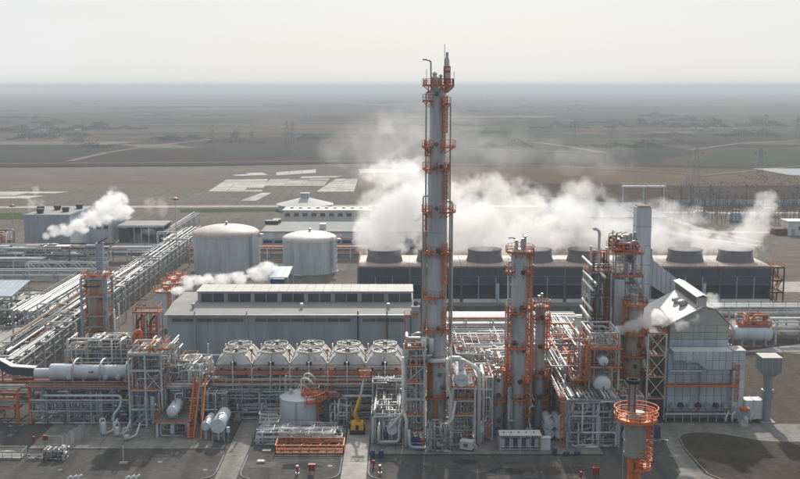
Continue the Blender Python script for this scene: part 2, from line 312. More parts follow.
THINGS = {}
class Thing:
    def __init__(s, name, label, cat, base, group=None, kind=None):
        s.base = Vector(base); THINGS[label] = s; s.e = bpy.data.objects.new(name, None); s.e.empty_display_size = 0.5
        col.objects.link(s.e); s.e.location = s.base
        s.e['label'] = label; s.e['category'] = cat
        if group: s.e['group'] = group
        if kind: s.e['kind'] = kind
        s.W = {}
    def put(s, name, me, M=None, parent=None, label=None):
        o = bpy.data.objects.new(name, me); col.objects.link(o)
        M = M if M is not None else Matrix.Identity(4)
        if parent is None:
            o.parent = s.e; o.matrix_parent_inverse = Matrix.Translation(-s.base)
        else:
            o.parent = parent; o.matrix_parent_inverse = s.W[parent.name].inverted()
        o.matrix_basis = M; s.W[o.name] = M.copy()
        if label: o['label'] = label
        return o
    def box(s, name, c, d, m, rz=0.0, parent=None):
        M = Matrix.Translation(c) @ Matrix.Rotation(rz, 4, 'Z') @ Matrix.Diagonal((*d, 1))
        return s.put(name, unit_box(m), M, parent)
    def bar(s, name, p, q, w, m, h=None, parent=None):
        p, q = Vector(p), Vector(q)
        M = Matrix.Translation((p + q) / 2) @ rot_to(q - p) @ Matrix.Diagonal((w, h or w, (q - p).length, 1))
        return s.put(name, unit_box(m), M, parent)
    def cyl(s, name, p, q, r, m, n=12, parent=None):
        p, q = Vector(p), Vector(q)
        M = Matrix.Translation((p + q) / 2) @ rot_to(q - p) @ Matrix.Diagonal((r, r, (q - p).length, 1))
        return s.put(name, unit_cyl(m, n), M, parent)
    def lathe(s, name, profile, loc, m, seg=24, parent=None, axis=None):
        M = Matrix.Translation(loc) @ (rot_to(axis) if axis is not None else Matrix.Identity(4))
        return s.put(name, lathe_mesh(profile, m, seg), M, parent)
    def pipe(s, pts, r, m, name='pipe', n=8, bend=None, parent=None):
        pts = [Vector(p) for p in pts]
        if len(pts) == 2: return s.cyl(name, pts[0], pts[1], r, m, 10, parent)
        v, f = tube_geo(fillet(pts, bend or max(3.0 * r, 0.25)), r, n)
        return s.put(name, mesh_of('bent_pipe', v, f, m, [True] * (len(f) - 2) + [False, False]), None, parent)
    def geo(s, name, mb, m, parent=None, smooth=None):
        return s.put(name, mb.mesh(name, m, smooth), None, parent)
    # ---- composite parts
    def rail(s, pts, m='orange', h=1.1, parent=None, name='railing', t=0.06, closed=False, step=1.7, toe=True):
        pts = [Vector(p) for p in pts]; mb = MB()
        if closed: pts = pts + [pts[0]]
        hv = Vector((0, 0, h))
        for a, b in zip(pts, pts[1:]):
            d = (b - a).length
            if d < 0.05: continue
            mb.bar(a + hv, b + hv, t); mb.bar(a + hv * 0.5, b + hv * 0.5, t * 0.8)
            if toe: mb.bar(a + Vector((0, 0, 0.08)), b + Vector((0, 0, 0.08)), t * 0.6, 0.16)
            k = max(1, int(round(d / step)))
            for i in range(k + 1):
                p = a.lerp(b, i / k); mb.bar(p, p + hv, t)
        return s.geo(name, mb, m, parent)
    def deck(s, x0, x1, y0, y1, z, m='orange', floor='grating', rail='orange', sides='NSEW', h=1.1):
        d = s.box('platform', ((x0 + x1) / 2, (y0 + y1) / 2, z), (x1 - x0, y1 - y0, 0.14), floor)
        s.geo('platform_edge', MB().box(((x0 + x1) / 2, y0 - 0.06, z), (x1 - x0 + 0.2, 0.12, 0.2)).box(((x0 + x1) / 2, y1 + 0.06, z), (x1 - x0 + 0.2, 0.12, 0.2))
              .box((x0 - 0.06, (y0 + y1) / 2, z), (0.12, y1 - y0, 0.196)).box((x1 + 0.06, (y0 + y1) / 2, z), (0.12, y1 - y0, 0.196)), m, d)
        c = {'S': [(x0, y0), (x1, y0)], 'N': [(x0, y1), (x1, y1)], 'W': [(x0, y0), (x0, y1)], 'E': [(x1, y0), (x1, y1)]}
        for k in sides: s.rail([(a, b, z + 0.07) for a, b in c[k]], rail, h, d)
        return d
    def ladder(s, x, y, z0, z1, ang, m='orange', cage=True, w=0.55, parent=None):
        """upright ladder with hoops; ang = outward direction"""
        o = Vector((math.cos(ang), math.sin(ang), 0)); t = Vector((-o.y, o.x, 0)); b = Vector((x, y, 0)); mb = MB()
        for sg in (-1, 1): mb.bar(b + t * sg * w / 2 + Vector((0, 0, z0)), b + t * sg * w / 2 + Vector((0, 0, z1)), 0.10)
        z = z0 + 0.3
        while z < z1:
            mb.bar(b - t * w / 2 + Vector((0, 0, z)), b + t * w / 2 + Vector((0, 0, z)), 0.05); z += 0.6
        if cage:
            z = z0 + 2.2; hoops = []
            arc = [(t * math.cos(a) * 0.42 + o * (math.sin(a) * 0.62 + 0.12)) for a in [math.pi * i / 6 for i in range(7)]]
            while z < z1 + 1.0:
                c = b + Vector((0, 0, z))
                for p, q in zip(arc, arc[1:]): mb.bar(c + p, c + q, 0.07, 0.1)
                z += 0.95
            for k in (0, 1, 2, 3, 4, 5, 6):
                mb.bar(b + arc[k] + Vector((0, 0, z0 + 2.2)), b + arc[k] + Vector((0, 0, z1 + 0.9)), 0.07)
        return s.geo('ladder', mb, m, parent)
    def ring_platform(s, x, y, z, r0, r1, a0, a1, m='orange', rail='orange', h=1.1, n=None, thick=0.2, t=0.07):
        """part of a round platform about a column, a0..a1 in degrees"""
        n = n or max(3, int(abs(a1 - a0) / 20)); an = [R(a0 + (a1 - a0) * i / n) for i in range(n + 1)]
        v, f = [], []
        for a in an:
            c, q = math.cos(a), math.sin(a)
            v += [(x + r0 * c, y + r0 * q, z), (x + r1 * c, y + r1 * q, z), (x + r1 * c, y + r1 * q, z + thick), (x + r0 * c, y + r0 * q, z + thick)]
        for i in range(n):
            b = i * 4
            f += [(b, b + 4, b + 5, b + 1), (b + 1, b + 5, b + 6, b + 2), (b + 2, b + 6, b + 7, b + 3), (b + 3, b + 7, b + 4, b)]
        if abs(a1 - a0) < 359: f += [(0, 1, 2, 3), tuple(n * 4 + k for k in (3, 2, 1, 0))]
        d = s.put('platform', mesh_of('platform', v, f, m))
        ring = [(x + (r1 - 0.06) * math.cos(a), y + (r1 - 0.06) * math.sin(a), z + thick) for a in an]
        if abs(a1 - a0) < 359:
            ring = [(x + r0 * math.cos(an[0]), y + r0 * math.sin(an[0]), z + thick)] + ring + [(x + r0 * math.cos(an[-1]), y + r0 * math.sin(an[-1]), z + thick)]
        s.rail(ring, rail, h, d, t=t)
        mb = MB()
        for a in an[::2]:
            c, q = math.cos(a), math.sin(a)
            mb.bar((x + r0 * c * 0.98, y + r0 * q * 0.98, z - 0.9), (x + r1 * c * 0.95, y + r1 * q * 0.95, z), 0.1)
        s.geo('bracket', mb, m, d)
        return d
    def manhole(s, c, d, r=0.42, m='dark_metal'):
        c, d = Vector(c), Vector(d).normalized()
        return s.lathe('manhole', [(0, -0.3), (r * 0.8, -0.3), (r * 0.8, 0.22), (r, 0.22), (r, 0.38), (r * 0.6, 0.46), (0, 0.48)], c, m, 14, axis=d)
    def stair(s, p, q, w=0.9, m='orange', parent=None):
        p, q = Vector(p), Vector(q); d = q - p; side = Vector((0, 0, 1)).cross(d).normalized() * w / 2; mb = MB()
        for sg in (-1, 1):
            mb.bar(p + side * sg, q + side * sg, 0.10, 0.28)
            u = Vector((0, 0, 1.0)); mb.bar(p + side * sg + u, q + side * sg + u, 0.08); mb.bar(p + side * sg + u * 0.5, q + side * sg + u * 0.5, 0.06)
            k = max(2, int(d.length / 1.5))
            for i in range(k + 1):
                a = p.lerp(q, i / k) + side * sg; mb.bar(a, a + u, 0.07)
        k = max(3, int(abs(d.z) / 0.25))
        for i in range(1, k): a = p.lerp(q, i / k); mb.bar(a - side, a + side, 0.24, 0.05)
        return s.geo('stair', mb, m, parent)
    def frame(s, xs, ys, zs, m='steel', w=0.32, bw=0.26, brace=None, z0=0.0, skip=()):
        """columns at every xs x ys, beams at every level"""
        for x in xs:
            for y in ys: s.bar('column', (x, y, z0), (x, y, zs[-1]), w, m)
        for z in zs:
            for y in ys:
                for a, b in zip(xs, xs[1:]): s.bar('beam', (a + w / 2, y, z), (b - w / 2, y, z), bw * 0.8, m, bw)
            for x in xs:
                for a, b in zip(ys, ys[1:]): s.bar('beam', (x, a + w / 2, z - 0.003), (x, b - w / 2, z - 0.003), bw * 0.8, m, bw)
        lv = [z0] + list(zs)
        for (i, j, k, kind) in brace or []:        # bay i in x, level j, front row k
            a, b, c, d = xs[i], xs[i + 1], lv[j], lv[j + 1]; y = ys[k]
            if kind in 'X/': s.bar('brace', (a, y, c), (b, y + 0.02, d), 0.16, m)
            if kind in 'X\\': s.bar('brace', (b, y - 0.02, c), (a, y, d), 0.16, m)
            if kind == 'V':
                s.bar('brace', (a, y, d), ((a + b) / 2, y, c), 0.16, m); s.bar('brace', (b, y, d), ((a + b) / 2, y, c), 0.16, m)
    def vessel(s, p, q, r, m='vessel_white', name='shell', head=0.45, seg=24, saddles=0, to_z=None, bands=0, cap=None):
        """drum with dished ends from p to q"""
        p, q = Vector(p), Vector(q); L = (q - p).length; d = (q - p).normalized(); h = r * head
        pr = [(0, 0)] + [(r * math.sin(a), h - h * math.cos(a)) for a in [math.pi / 2 * i / 6 for i in range(1, 7)]]
        pr += [(r, L - h)] + [(r * math.cos(a), L - h + h * math.sin(a)) for a in [math.pi / 2 * i / 6 for i in range(1, 6)]] + [(0, L)]
        o = s.lathe(name, pr, p, m, seg, axis=d)
        for i in range(bands):
            c = p + d * (h + (L - 2 * h) * (i + 0.5) / bands)
            s.lathe('band', [(r, -0.05), (r + 0.035, -0.05), (r + 0.035, 0.05), (r, 0.05)], c, cap or m, seg, parent=o, axis=d)
        for i in range(saddles):
            c = p + d * L * (0.2 + 0.6 * i / max(1, saddles - 1)); tz = 0 if to_z is None else to_z
            z1 = c.z - r * 0.75
            t = Vector((0, 0, 1)).cross(d).normalized()
            sz = (abs(t.x) * r * 1.7 + abs(d.x) * 0.4, abs(t.y) * r * 1.7 + abs(d.y) * 0.4, max(0.1, z1 - tz))
            s.box('saddle', (c.x, c.y, (z1 + tz) / 2), sz, 'steel')
        return o
    def valve(s, c, r=0.25, d=(0, 0, 1), wheel='red'):
        c = Vector(c)
        o = s.lathe('valve', [(0, -2 * r), (1.1 * r, -2 * r), (1.1 * r, -1.6 * r), (0.6 * r, -1.5 * r), (1.1 * r, -0.6 * r), (1.1 * r, 0.6 * r), (0.6 * r, 1.5 * r), (1.1 * r, 1.6 * r), (1.1 * r, 2 * r), (0, 2 * r)], c, 'galvanised', 10, axis=d)
        return o
    def clutter(s, x0, x1, y0, y1, z0, z1, n, seed, rr=(0.07, 0.24), mats=('galvanised', 'insulation', 'insulation', 'lagging_dark', 'steel_pale'), up=0.5, valves=0, name='pipe'):
        """process piping with square bends that fills a box of space"""
        g = random.Random(seed)
        for i in range(n):
            r = g.uniform(*rr) * (1.5 if g.random() < 0.12 else 1)
            p = Vector((g.uniform(x0, x1), g.uniform(y0, y1), z0 if g.random() < 0.4 else g.uniform(z0, z1)))
            pts = [p.copy()]; ax = 2 if g.random() < up else g.randrange(2)
            for k in range(g.choice((1, 2, 3, 3, 4))):
                lo, hi = ((x0, x1), (y0, y1), (z0, z1))[ax]
                t = g.uniform(lo, hi)
                if abs(t - p[ax]) < 6 * r: t = lo if p[ax] - lo > hi - p[ax] else hi
                if abs(t - p[ax]) < 4 * r: ax = (ax + 1) % 3; continue
                p = p.copy(); p[ax] = t; pts.append(p.copy())
                ax = (ax + g.choice((1, 2))) % 3
            if len(pts) > 1: s.pipe(pts, r, g.choice(mats), name, n=6 if r < 0.09 else 8)
        for i in range(valves):
            c = (g.uniform(x0, x1), g.uniform(y0, y1), g.uniform(z0, min(z1, z0 + 3)))
            s.valve(c, g.uniform(0.15, 0.3), g.choice(((1, 0, 0), (0, 1, 0), (0, 0, 1))))
    def rack_pipes(s, axis, a0, a1, b0, b1, z, n, seed, mats=('insulation', 'galvanised', 'insulation', 'lagging_dark'), rr=(0.08, 0.3), ends=True):
        """n parallel pipes lying on a rack level"""
        g = random.Random(seed); w = (b1 - b0) / n
        for i in range(n):
            r = min(g.uniform(*rr), w * 0.46); b = b0 + w * (i + 0.5 + g.uniform(-0.1, 0.1))
            e0 = a0 + (g.uniform(0, 0.12) * (a1 - a0) if ends and g.random() < 0.4 else 0); e1 = a1 - (g.uniform(0, 0.25) * (a1 - a0) if ends and g.random() < 0.4 else 0)
            zz = z + r + 0.12
            p, q = ((e0, b, zz), (e1, b, zz)) if axis == 'x' else ((b, e0, zz), (b, e1, zz))
            s.pipe([p, q], r, g.choice(mats))

def structure(name, verts, faces, m, kind='structure', label=None):
    o = bpy.data.objects.new(name, mesh_of(name, verts, faces, m)); col.objects.link(o); o['kind'] = kind
    if label: o['label'] = label
    return o
def sheet(name, pts, z, m): return structure(name, [(p[0], p[1], z) for p in pts], [tuple(range(len(pts)))], m)
def rect(name, x0, x1, y0, y1, z, m): return sheet(name, [(x0, y0), (x1, y0), (x1, y1), (x0, y1)], z, m)
def gpoly(name, px, z, m): return sheet(name, [G(a, b)[:2] for a, b in px], z, m)
def ribbon(name, px, w, z, m):
    P = [G(a, b) for a, b in px]; v, f = [], []
    for i, p in enumerate(P):
        d = (P[min(i + 1, len(P) - 1)] - P[max(0, i - 1)]); d.z = 0; d.normalize(); n = Vector((-d.y, d.x, 0)) * w / 2
        v += [(p.x + n.x, p.y + n.y, z), (p.x - n.x, p.y - n.y, z)]
    for i in range(len(P) - 1): f.append((2 * i, 2 * i + 1, 2 * i + 3, 2 * i + 2))
    return structure(name, v, f, m)

# ================================================================== THE SETTING: ground, roads, fields
structure('ground', [(-43500, -2900, -0.3), (43500, -2900, -0.3), (43500, 58500, -0.3), (-43500, 58500, -0.3)], [(0, 1, 2, 3)], 'soil_plain')
# far fields (each its own sheet)
fields = [
    ('field', [(-200, 141), (300, 139), (420, 146), (420, 160), (0, 166), (-200, 167)], 'field_brown'),
    ('field', [(420, 146), (640, 140), (700, 152), (650, 163), (420, 163)], 'scrub_dark'),
    ('field', [(560, 128), (470, 130), (440, 137), (640, 138)], 'field_green'),
    ('field', [(725, 149), (1000, 148), (1000, 168), (690, 165)], 'field_green'),
    ('field', [(300, 118), (700, 116), (760, 124), (300, 126)], 'scrub_dark'),
    ('field', [(-100, 118), (180, 117), (260, 123), (-100, 126)], 'field_brown'),
    ('field', [(120, 104), (420, 103), (430, 107), (100, 109)], 'scrub_dark'),
    ('field', [(520, 104), (900, 103), (900, 108), (520, 109)], 'field_green'),
    ('field', [(640, 130), (1000, 131), (1000, 146), (700, 148)], 'scrub_dark'),
    ('field', [(430, 160), (640, 163), (1000, 176), (1000, 208), (420, 208)], 'field_brown'),
    ('field', [(410, 167), (600, 166), (1000, 174), (1000, 184), (700, 186), (410, 181)], 'field_tan'),
    ('field', [(-200, 150), (180, 148), (60, 160), (-200, 163)], 'scrub_dark'),
    ('field', [(240, 150), (420, 149), (420, 157), (150, 159)], 'scrub_dark'),
]
for i, (n, p, m) in enumerate(fields): gpoly(n, p, -0.28 + 0.015 * i, m)
g = random.Random(31)
for i in range(90):                       # patchwork of strips far out
    y = g.choice([91, 93, 95, 97, 99, 101, 104, 107, 110, 113, 116, 119, 122, 125, 128, 131, 134, 137, 141, 145]) + g.uniform(-0.8, 0.8); x = g.uniform(-60, 860); w = g.uniform(40, 200); h = max(0.5, (y - 86) * g.uniform(0.03, 0.09))
    sk = g.uniform(-0.5, 0.5) * w
    gpoly('field', [(x, y), (x + w, y + g.uniform(-0.3, 0.3)), (x + w + sk, y + h), (x + sk, y + h)], -0.10 + 0.002 * i, g.choice(['field_brown', 'scrub_dark', 'field_green', 'field_tan', 'bare_earth', 'soil_plain', 'scrub_dark', 'field_brown']))
# tracks and roads across the plain
for i, (px, w) in enumerate([
    ([(-60, 131), (120, 132.5), (300, 131), (520, 133.5), (900, 131)], 9), ([(70, 161), (105, 153), (150, 146), (210, 139.5)], 7), ([(265, 96), (330, 101), (420, 108.5)], 24),
    ([(535, 142), (570, 147), (605, 153)], 9), ([(470, 149), (520, 150.5), (605, 152.5)], 6), ([(0, 132), (140, 125), (420, 121)], 10), ([(-40, 110), (55, 110), (110, 109)], 26), ([(0, 102.5), (160, 103)], 30),
    ([(640, 121.5), (720, 122.5), (820, 120)], 13), ([(690, 150), (735, 144), (820, 139)], 7), ([(700, 176), (760, 170), (830, 163)], 5), ([(420, 164), (560, 166), (700, 175)], 5)]):
    ribbon('track', px, w, 0.10 + 0.006 * i, 'track')
gpoly('water', [(752, 168.5), (900, 169.5), (900, 177), (790, 175.5)], 0.2, 'pond')
# bare land behind the plant, embankment road, slabs
gpoly('ground', [(-320, 168), (420, 163.5), (430, 186), (640, 205), (640, 232), (-320, 228)], -0.02, 'bare_earth')
ribbon('road', [(-200, 167), (0, 167), (200, 165.6), (420, 162.2)], 11, 0.6, 'tar_dark')
ribbon('track', [(-200, 164.6), (0, 164.4), (200, 163.2), (420, 160.4)], 4, 0.61, 'track')
gpoly('pavement', [(-300, 191), (60, 191), (74, 187.5), (420, 186), (420, 203), (-300, 203)], 0.02, 'yard_dust')
for i, p in enumerate([[(208, 191.5), (226, 179.8), (268, 179.2), (262, 192)], [(270, 179.3), (330, 178.6), (324, 186), (262, 186.2)], [(316, 191.8), (322, 184), (336, 179), (358, 178.8), (354, 191.8)],
                       [(228, 174), (262, 172.5), (268, 175.2), (236, 176)], [(276, 172.6), (316, 169.4), (316, 173), (276, 175.6)], [(358, 169.5), (420, 168), (420, 172.4), (360, 173)],
                       [(-60, 195.5), (40, 195.3), (70, 191.8), (-60, 192)], [(-60, 199), (28, 198.6), (46, 195.9), (-60, 196.2)], [(240, 201), (262, 193), (272, 193), (256, 201)],
                       [(300, 178.4), (336, 177.6), (344, 176), (302, 176.6)], [(488, 205.5), (560, 205.2), (570, 207), (488, 207.4)]]):
    base = gpoly('hardstanding', p, 0.03 + 0.004 * i, 'yard_dust'); gs = random.Random(40 + i); Q = [G(*q) for q in (p if len(p) == 4 else [p[0], p[2], p[3], p[4]])]
    w_, d_ = (Q[3] - Q[0]).length, (Q[1] - Q[0]).length; nu, nv = max(2, int(w_ / 9)), max(2, int(d_ / 11)); nu, nv = min(nu, 16), min(nv, 9)
    B = lambda u, v: (Q[0] * (1 - u) + Q[3] * u) * (1 - v) + (Q[1] * (1 - u) + Q[2] * u) * v
    for a in range(nu):
        for c in range(nv):
            edge = a in (0, nu - 1) or c in (0, nv - 1)
            if gs.random() < (0.05 if edge else 0.0): continue
            e = 0.006; u0, u1, v0, v1 = a / nu + e / 2, (a + 1) / nu - e / 2, c / nv + e / 2, (c + 1) / nv - e / 2; z_ = 0.10 + 0.05 * gs.random() + 0.004 * i
            pts = [B(u0, v0), B(u1, v0), B(u1, v1), B(u0, v1)]
            o = bpy.data.objects.new('slab', mesh_of('slab', [(q.x, q.y, z_ - 0.1) for q in pts] + [(q.x, q.y, z_) for q in pts], BOXF, gs.choice(['slab_white'] * 8 + ['paving_pale'] * 2) if i != 1 else gs.choice(['paving_pale', 'paving_pale', 'paving', 'slab_white']))); col.objects.link(o); o.parent = base
ribbon('road', [(-300, 207.5), (0, 207.4), (420, 205.8)], 9, 0.09, 'paving_pale')
gpoly('grass_verge', [(180, 209.2), (300, 208.3), (300, 211.4), (180, 212.4)], 0.07, 'grass_strip')
gpoly('grass_verge', [(-60, 214), (22, 213), (24, 219), (-60, 221)], 0.07, 'grass_strip')

# the plant's own ground
rect('yard', -230, 230, 60, 505, 0.0, 'yard_dust')
rect('yard', -70, 48, 100, 204, 0.012, 'asphalt')
rect('yard', -120, -70, 100, 200, 0.014, 'asphalt')
def slabs(x0, x1, y0, y1, z, m, nx, ny, name='pavement', gap=0.05):
    """a concrete pad cast in bays with open joints"""
    base = rect(name, x0, x1, y0, y1, z, 'asphalt')
    mk = ('bay', m)
    for i in range(nx):
        for j in range(ny):
            a, b = x0 + (x1 - x0) * i / nx + gap / 2, x0 + (x1 - x0) * (i + 1) / nx - gap / 2; c, d = y0 + (y1 - y0) * j / ny + gap / 2, y0 + (y1 - y0) * (j + 1) / ny - gap / 2
            o = bpy.data.objects.new('slab', unit_box(m)); col.objects.link(o); o.parent = base
            o.matrix_basis = Matrix.Translation(((a + b) / 2, (c + d) / 2, z + 0.03)) @ Matrix.Diagonal((b - a, d - c, 0.06, 1))
    return base
slabs(-62, -31.6, 171.6, 203, 0.03, 'paving', 8, 8)
slabs(-28.6, -25.2, 150, 204, 0.035, 'paving', 1, 12, 'pavement')
slabs(-25, -9.4, 174.5, 204, 0.03, 'paving', 4, 7)
slabs(-9.2, -5.2, 150, 190, 0.035, 'paving_pale', 1, 9, 'pavement')
slabs(-5.0, 33.5, 168.6, 204, 0.03, 'paving', 9, 8)
rect('yard', -5.0, 38, 204, 262, 0.02, 'asphalt')
# kerbs at the pad's edge
def kerb(pts, h=0.14, w=0.25, m='paving_pale'):
    mb = MB()
    for a, b in zip(pts, pts[1:]): mb.bar((a[0], a[1], h / 2), (b[0], b[1], h / 2), w, h)
    o = structure('kerb', mb.v, mb.f, m); return o
kerb([(-5.0, 168.4), (33.6, 168.4)], m='soil_dark'); kerb([(-62, 171.4), (-28.8, 171.4)], m='paving')
for x0, x1 in ((-28.7, -25.1), (-9.3, -5.1)):
    for sg, x in ((-1, x0), (1, x1)):
        kerb([(x + sg * 0.15, 168), (x + sg * 0.15, 160.4), (x + sg * 0.35, 159.0), (x + sg * 0.9, 158.0), (x + sg * 2.0, 157.4)], m='paving')
# right-hand road, curved, and the soil islands inside it
ROADZ = 0.03
gpoly('road', [(645, 424), (662, 423), (790, 424), (900, 425), (900, 441), (770, 442.5), (730, 437), (700, 433.5), (684, 435.5), (679, 441), (684, 450), (704, 474), (716, 480), (760, 481), (760, 492), (640, 492), (676, 479), (681, 472), (664, 440), (655, 433)], ROADZ, 'paving')
isl = [(679.5, 438.5), (682, 435.2), (690, 433.4), (704, 433), (722, 434.6), (742, 438), (760, 441.4), (780, 442.4), (830, 442.4), (900, 443), (900, 482), (760, 481.5), (722, 480), (708, 474.5), (697, 463), (684, 448)]
P = [G(a, b) for a, b in isl]
structure('verge', [(p.x, p.y, 0.12) for p in P] + [(p.x, p.y, 0.0) for p in P], [tuple(range(len(P)))] + [(i, (i + 1) % len(P), len(P) + (i + 1) % len(P), len(P) + i) for i in range(len(P))], 'soil_dark')
kerb([tuple(p[:2]) for p in P] + [tuple(P[0][:2])], 0.17, 0.22, 'paving')
rect('yard', 64, 150, 178, 250, 0.015, 'gravel')
gpoly('yard', [(738, 352), (800, 344), (860, 346), (860, 358), (770, 352)], 0.022, 'paving_pale')
# roads between the units
rect('road', 14, 210, 262, 272, 0.03, 'paving_pale')
rect('road', 12, 210, 274, 288, 0.02, 'asphalt')
gpoly('pavement', [(-60, 345), (26, 322), (60, 300), (70, 292), (40, 292), (-80, 312)], 0.03, 'paving_pale')
gpoly('pavement', [(-60, 358), (40, 349), (60, 340), (80, 318), (46, 312), (10, 330), (-60, 340)], 0.035, 'paving_pale')
P = [G(17 + 20 * math.cos(a), 321.5 + 6 * math.sin(a)) for a in [2 * math.pi * i / 24 for i in range(24)]]
structure('verge', [(p.x, p.y, 0.14) for p in P] + [(p.x, p.y, 0.0) for p in P], [tuple(range(24))] + [(i, (i + 1) % 24, 24 + (i + 1) % 24, 24 + i) for i in range(24)], 'soil_dark')
gpoly('pavement', [(150, 262), (192, 258), (192, 290), (150, 300), (132, 300)], 0.03, 'yard_dust')
rect('road', -64, -57, 250, 420, 0.034, 'gravel')
gpoly('pavement', [(120, 238), (190, 235), (190, 246), (110, 250)], 0.03, 'paving_pale')
gpoly('pavement', [(772, 282), (860, 281), (860, 292), (772, 292)], 0.03, 'paving_pale')
gpoly('yard', [(772, 246), (900, 246), (900, 277), (772, 277)], 0.026, 'bare_earth')

# repairs and stains in the asphalt
g = random.Random(19)
for i in range(26):
    cx, cyy = g.uniform(-62, 36), g.uniform(152, 167.5); n = g.randint(5, 9); rr = g.uniform(0.6, 2.6); st = g.uniform(0.8, 2.5)
    if -29.5 < cx < -24 or -10 < cx < -4.5: continue
    sheet('asphalt_patch', [(cx + st * rr * g.uniform(0.7, 1.15) * math.cos(2 * math.pi * k / n), cyy + rr * g.uniform(0.6, 1.15) * math.sin(2 * math.pi * k / n)) for k in range(n)], 0.017 + 0.0004 * i, g.choice(['yard_dust', 'tar_dark', 'tar_dark', 'gravel', 'soil_dark']))
for i, (px, py) in enumerate(((160, 462), (330, 466), (480, 470), (540, 472), (60, 470), (205, 470), (620, 466), (425, 468))):
    p = G(px, py); n = 16; structure('manhole_cover', [(p.x + 0.42 * math.cos(2 * math.pi * k / n), p.y + 0.42 * math.sin(2 * math.pi * k / n), z) for z in (0.012, 0.04) for k in range(n)], [tuple(range(n, 2 * n))] + [(k, (k + 1) % n, n + (k + 1) % n, n + k) for k in range(n)], 'dark_metal')

# ================================================================== LARGE STRUCTURES
def wall_block(t, x0, x1, y0, y1, z0, z1, m, name='wall'):
    return t.box(name, ((x0 + x1) / 2, (y0 + y1) / 2, (z0 + z1) / 2), (x1 - x0, y1 - y0, z1 - z0), m)

# ---- long grey hall with a glazed roof monitor
HY0, HY1 = 225.0, 246.0
hx0, hx1 = X(167, HY0, 12), X(412, HY0, 12)
t = Thing('process_hall', 'long blue grey hall with pale roof and a row of clerestory windows', 'hall', ((hx0 + hx1) / 2, HY0, 0))
EA = Z(312.5, HY0)
body = wall_block(t, hx0, hx1, HY0, HY1, 0, EA - 0.35, 'cladding_grey')
MY0, MY1 = 234.0, 241.5; mx0 = X(198, MY0, 13); MZ0, MZ1 = EA + 0.35, Z(291.8, MY0)
rf = t.put('roof', mesh_of('roof', [(hx0 - 0.5, HY0 - 0.7, EA - 0.3), (hx1 + 0.4, HY0 - 0.7, EA - 0.3), (hx1 + 0.4, MY0, EA + 0.55), (hx0 - 0.5, MY0, EA + 0.55), (hx1 + 0.4, HY1 + 0.6, EA + 0.3), (hx0 - 0.5, HY1 + 0.6, EA + 0.3),
      (hx0 - 0.5, HY0 - 0.7, EA - 0.6), (hx1 + 0.4, HY0 - 0.7, EA - 0.6), (hx1 + 0.4, HY1 + 0.6, EA - 0.6), (hx0 - 0.5, HY1 + 0.6, EA - 0.6)],
      [(0, 1, 2, 3), (3, 2, 4, 5), (0, 6, 7, 1), (1, 7, 8, 4, 2), (5, 4, 8, 9), (0, 3, 5, 9, 6)], 'roof_grey'))
g = random.Random(4)
n = 36
for i in range(n):                                           # vertical cladding sheets, each slightly proud
    a, b = hx0 + (hx1 - hx0) * i / n, hx0 + (hx1 - hx0) * (i + 1) / n
    t.box('cladding_sheet', ((a + b) / 2, HY0 - 0.04 - 0.02 * (i % 2), 4.6), (b - a - 0.03, 0.08, 9.0), 'cladding_grey', parent=body)
    t.box('cladding_sheet', ((a + b) / 2, HY0 - 0.05 - 0.02 * (i % 2), (EA + 10.0) / 2 - 0.35), (b - a - 0.03, 0.1, EA - 10.0 - 0.4), 'cladding_grey', parent=body)
zb0, zb1 = Z(322, HY0), Z(318, HY0)
for a, b in ((172, 194), (197, 244), (255, 351), (362, 404)):
    k = max(2, int((b - a) / 12)); xa, xb = X(a, HY0, 10), X(b, HY0, 10)
    for i in range(k):
        p, q = xa + (xb - xa) * i / k, xa + (xb - xa) * (i + 1) / k
        w = t.box('window', ((p + q) / 2, HY0 - 0.13, (zb0 + zb1) / 2), (q - p - 0.12, 0.06, zb1 - zb0), 'dirty_glass')
        t.geo('window_frame', MB().box(((p + q) / 2, HY0 - 0.16, zb0), (q - p, 0.10, 0.10)).box(((p + q) / 2, HY0 - 0.16, zb1), (q - p, 0.10, 0.10)).box((q - 0.03, HY0 - 0.16, (zb0 + zb1) / 2), (0.09, 0.098, zb1 - zb0 - 0.1)).box((p + 0.03, HY0 - 0.16, (zb0 + zb1) / 2), (0.09, 0.098, zb1 - zb0 - 0.1)), 'steel', w)
for a in (195, 247, 358, 387, 411):
    x = X(a, HY0, 10); t.cyl('downpipe', (x, HY0 - 0.35, 0), (x, HY0 - 0.35, EA + 0.4), 0.14, 'dark_metal' if a > 300 else 'steel')
t.box('gutter', ((hx0 + hx1) / 2, HY0 - 0.85, EA - 0.42), (hx1 - hx0 + 0.8, 0.24, 0.24), 'galvanised')
# monitor
wall_block(t, mx0, hx1, MY0, MY1, EA, MZ1, 'cladding_grey', 'monitor_wall')
nb = 8
for i in range(nb):
    a, b = mx0 + (hx1 - mx0) * i / nb, mx0 + (hx1 - mx0) * (i + 1) / nb
    t.box('pilaster', (a + 0.35, MY0 - 0.12, (MZ0 + MZ1) / 2), (0.7, 0.24, MZ1 - MZ0), 'cladding_grey')
    for j in range(2):
        p = a + 0.75 + (b - a - 0.8) * j / 2; q = a + 0.75 + (b - a - 0.8) * (j + 1) / 2
        w = t.box('window', ((p + q) / 2, MY0 - 0.03, (MZ0 + MZ1) / 2 - 0.1), (q - p - 0.12, 0.06, (MZ1 - MZ0) * 0.78), 'glass')
        t.geo('window_frame', MB().box(((p + q) / 2, MY0 - 0.06, MZ0 + 0.12), (q - p, 0.1, 0.12)).box(((p + q) / 2, MY0 - 0.06, MZ1 - 0.32), (q - p, 0.1, 0.1)).box((q - 0.02, MY0 - 0.06, (MZ0 + MZ1) / 2), (0.1, 0.098, MZ1 - MZ0 - 0.4)), 'steel_pale', w)
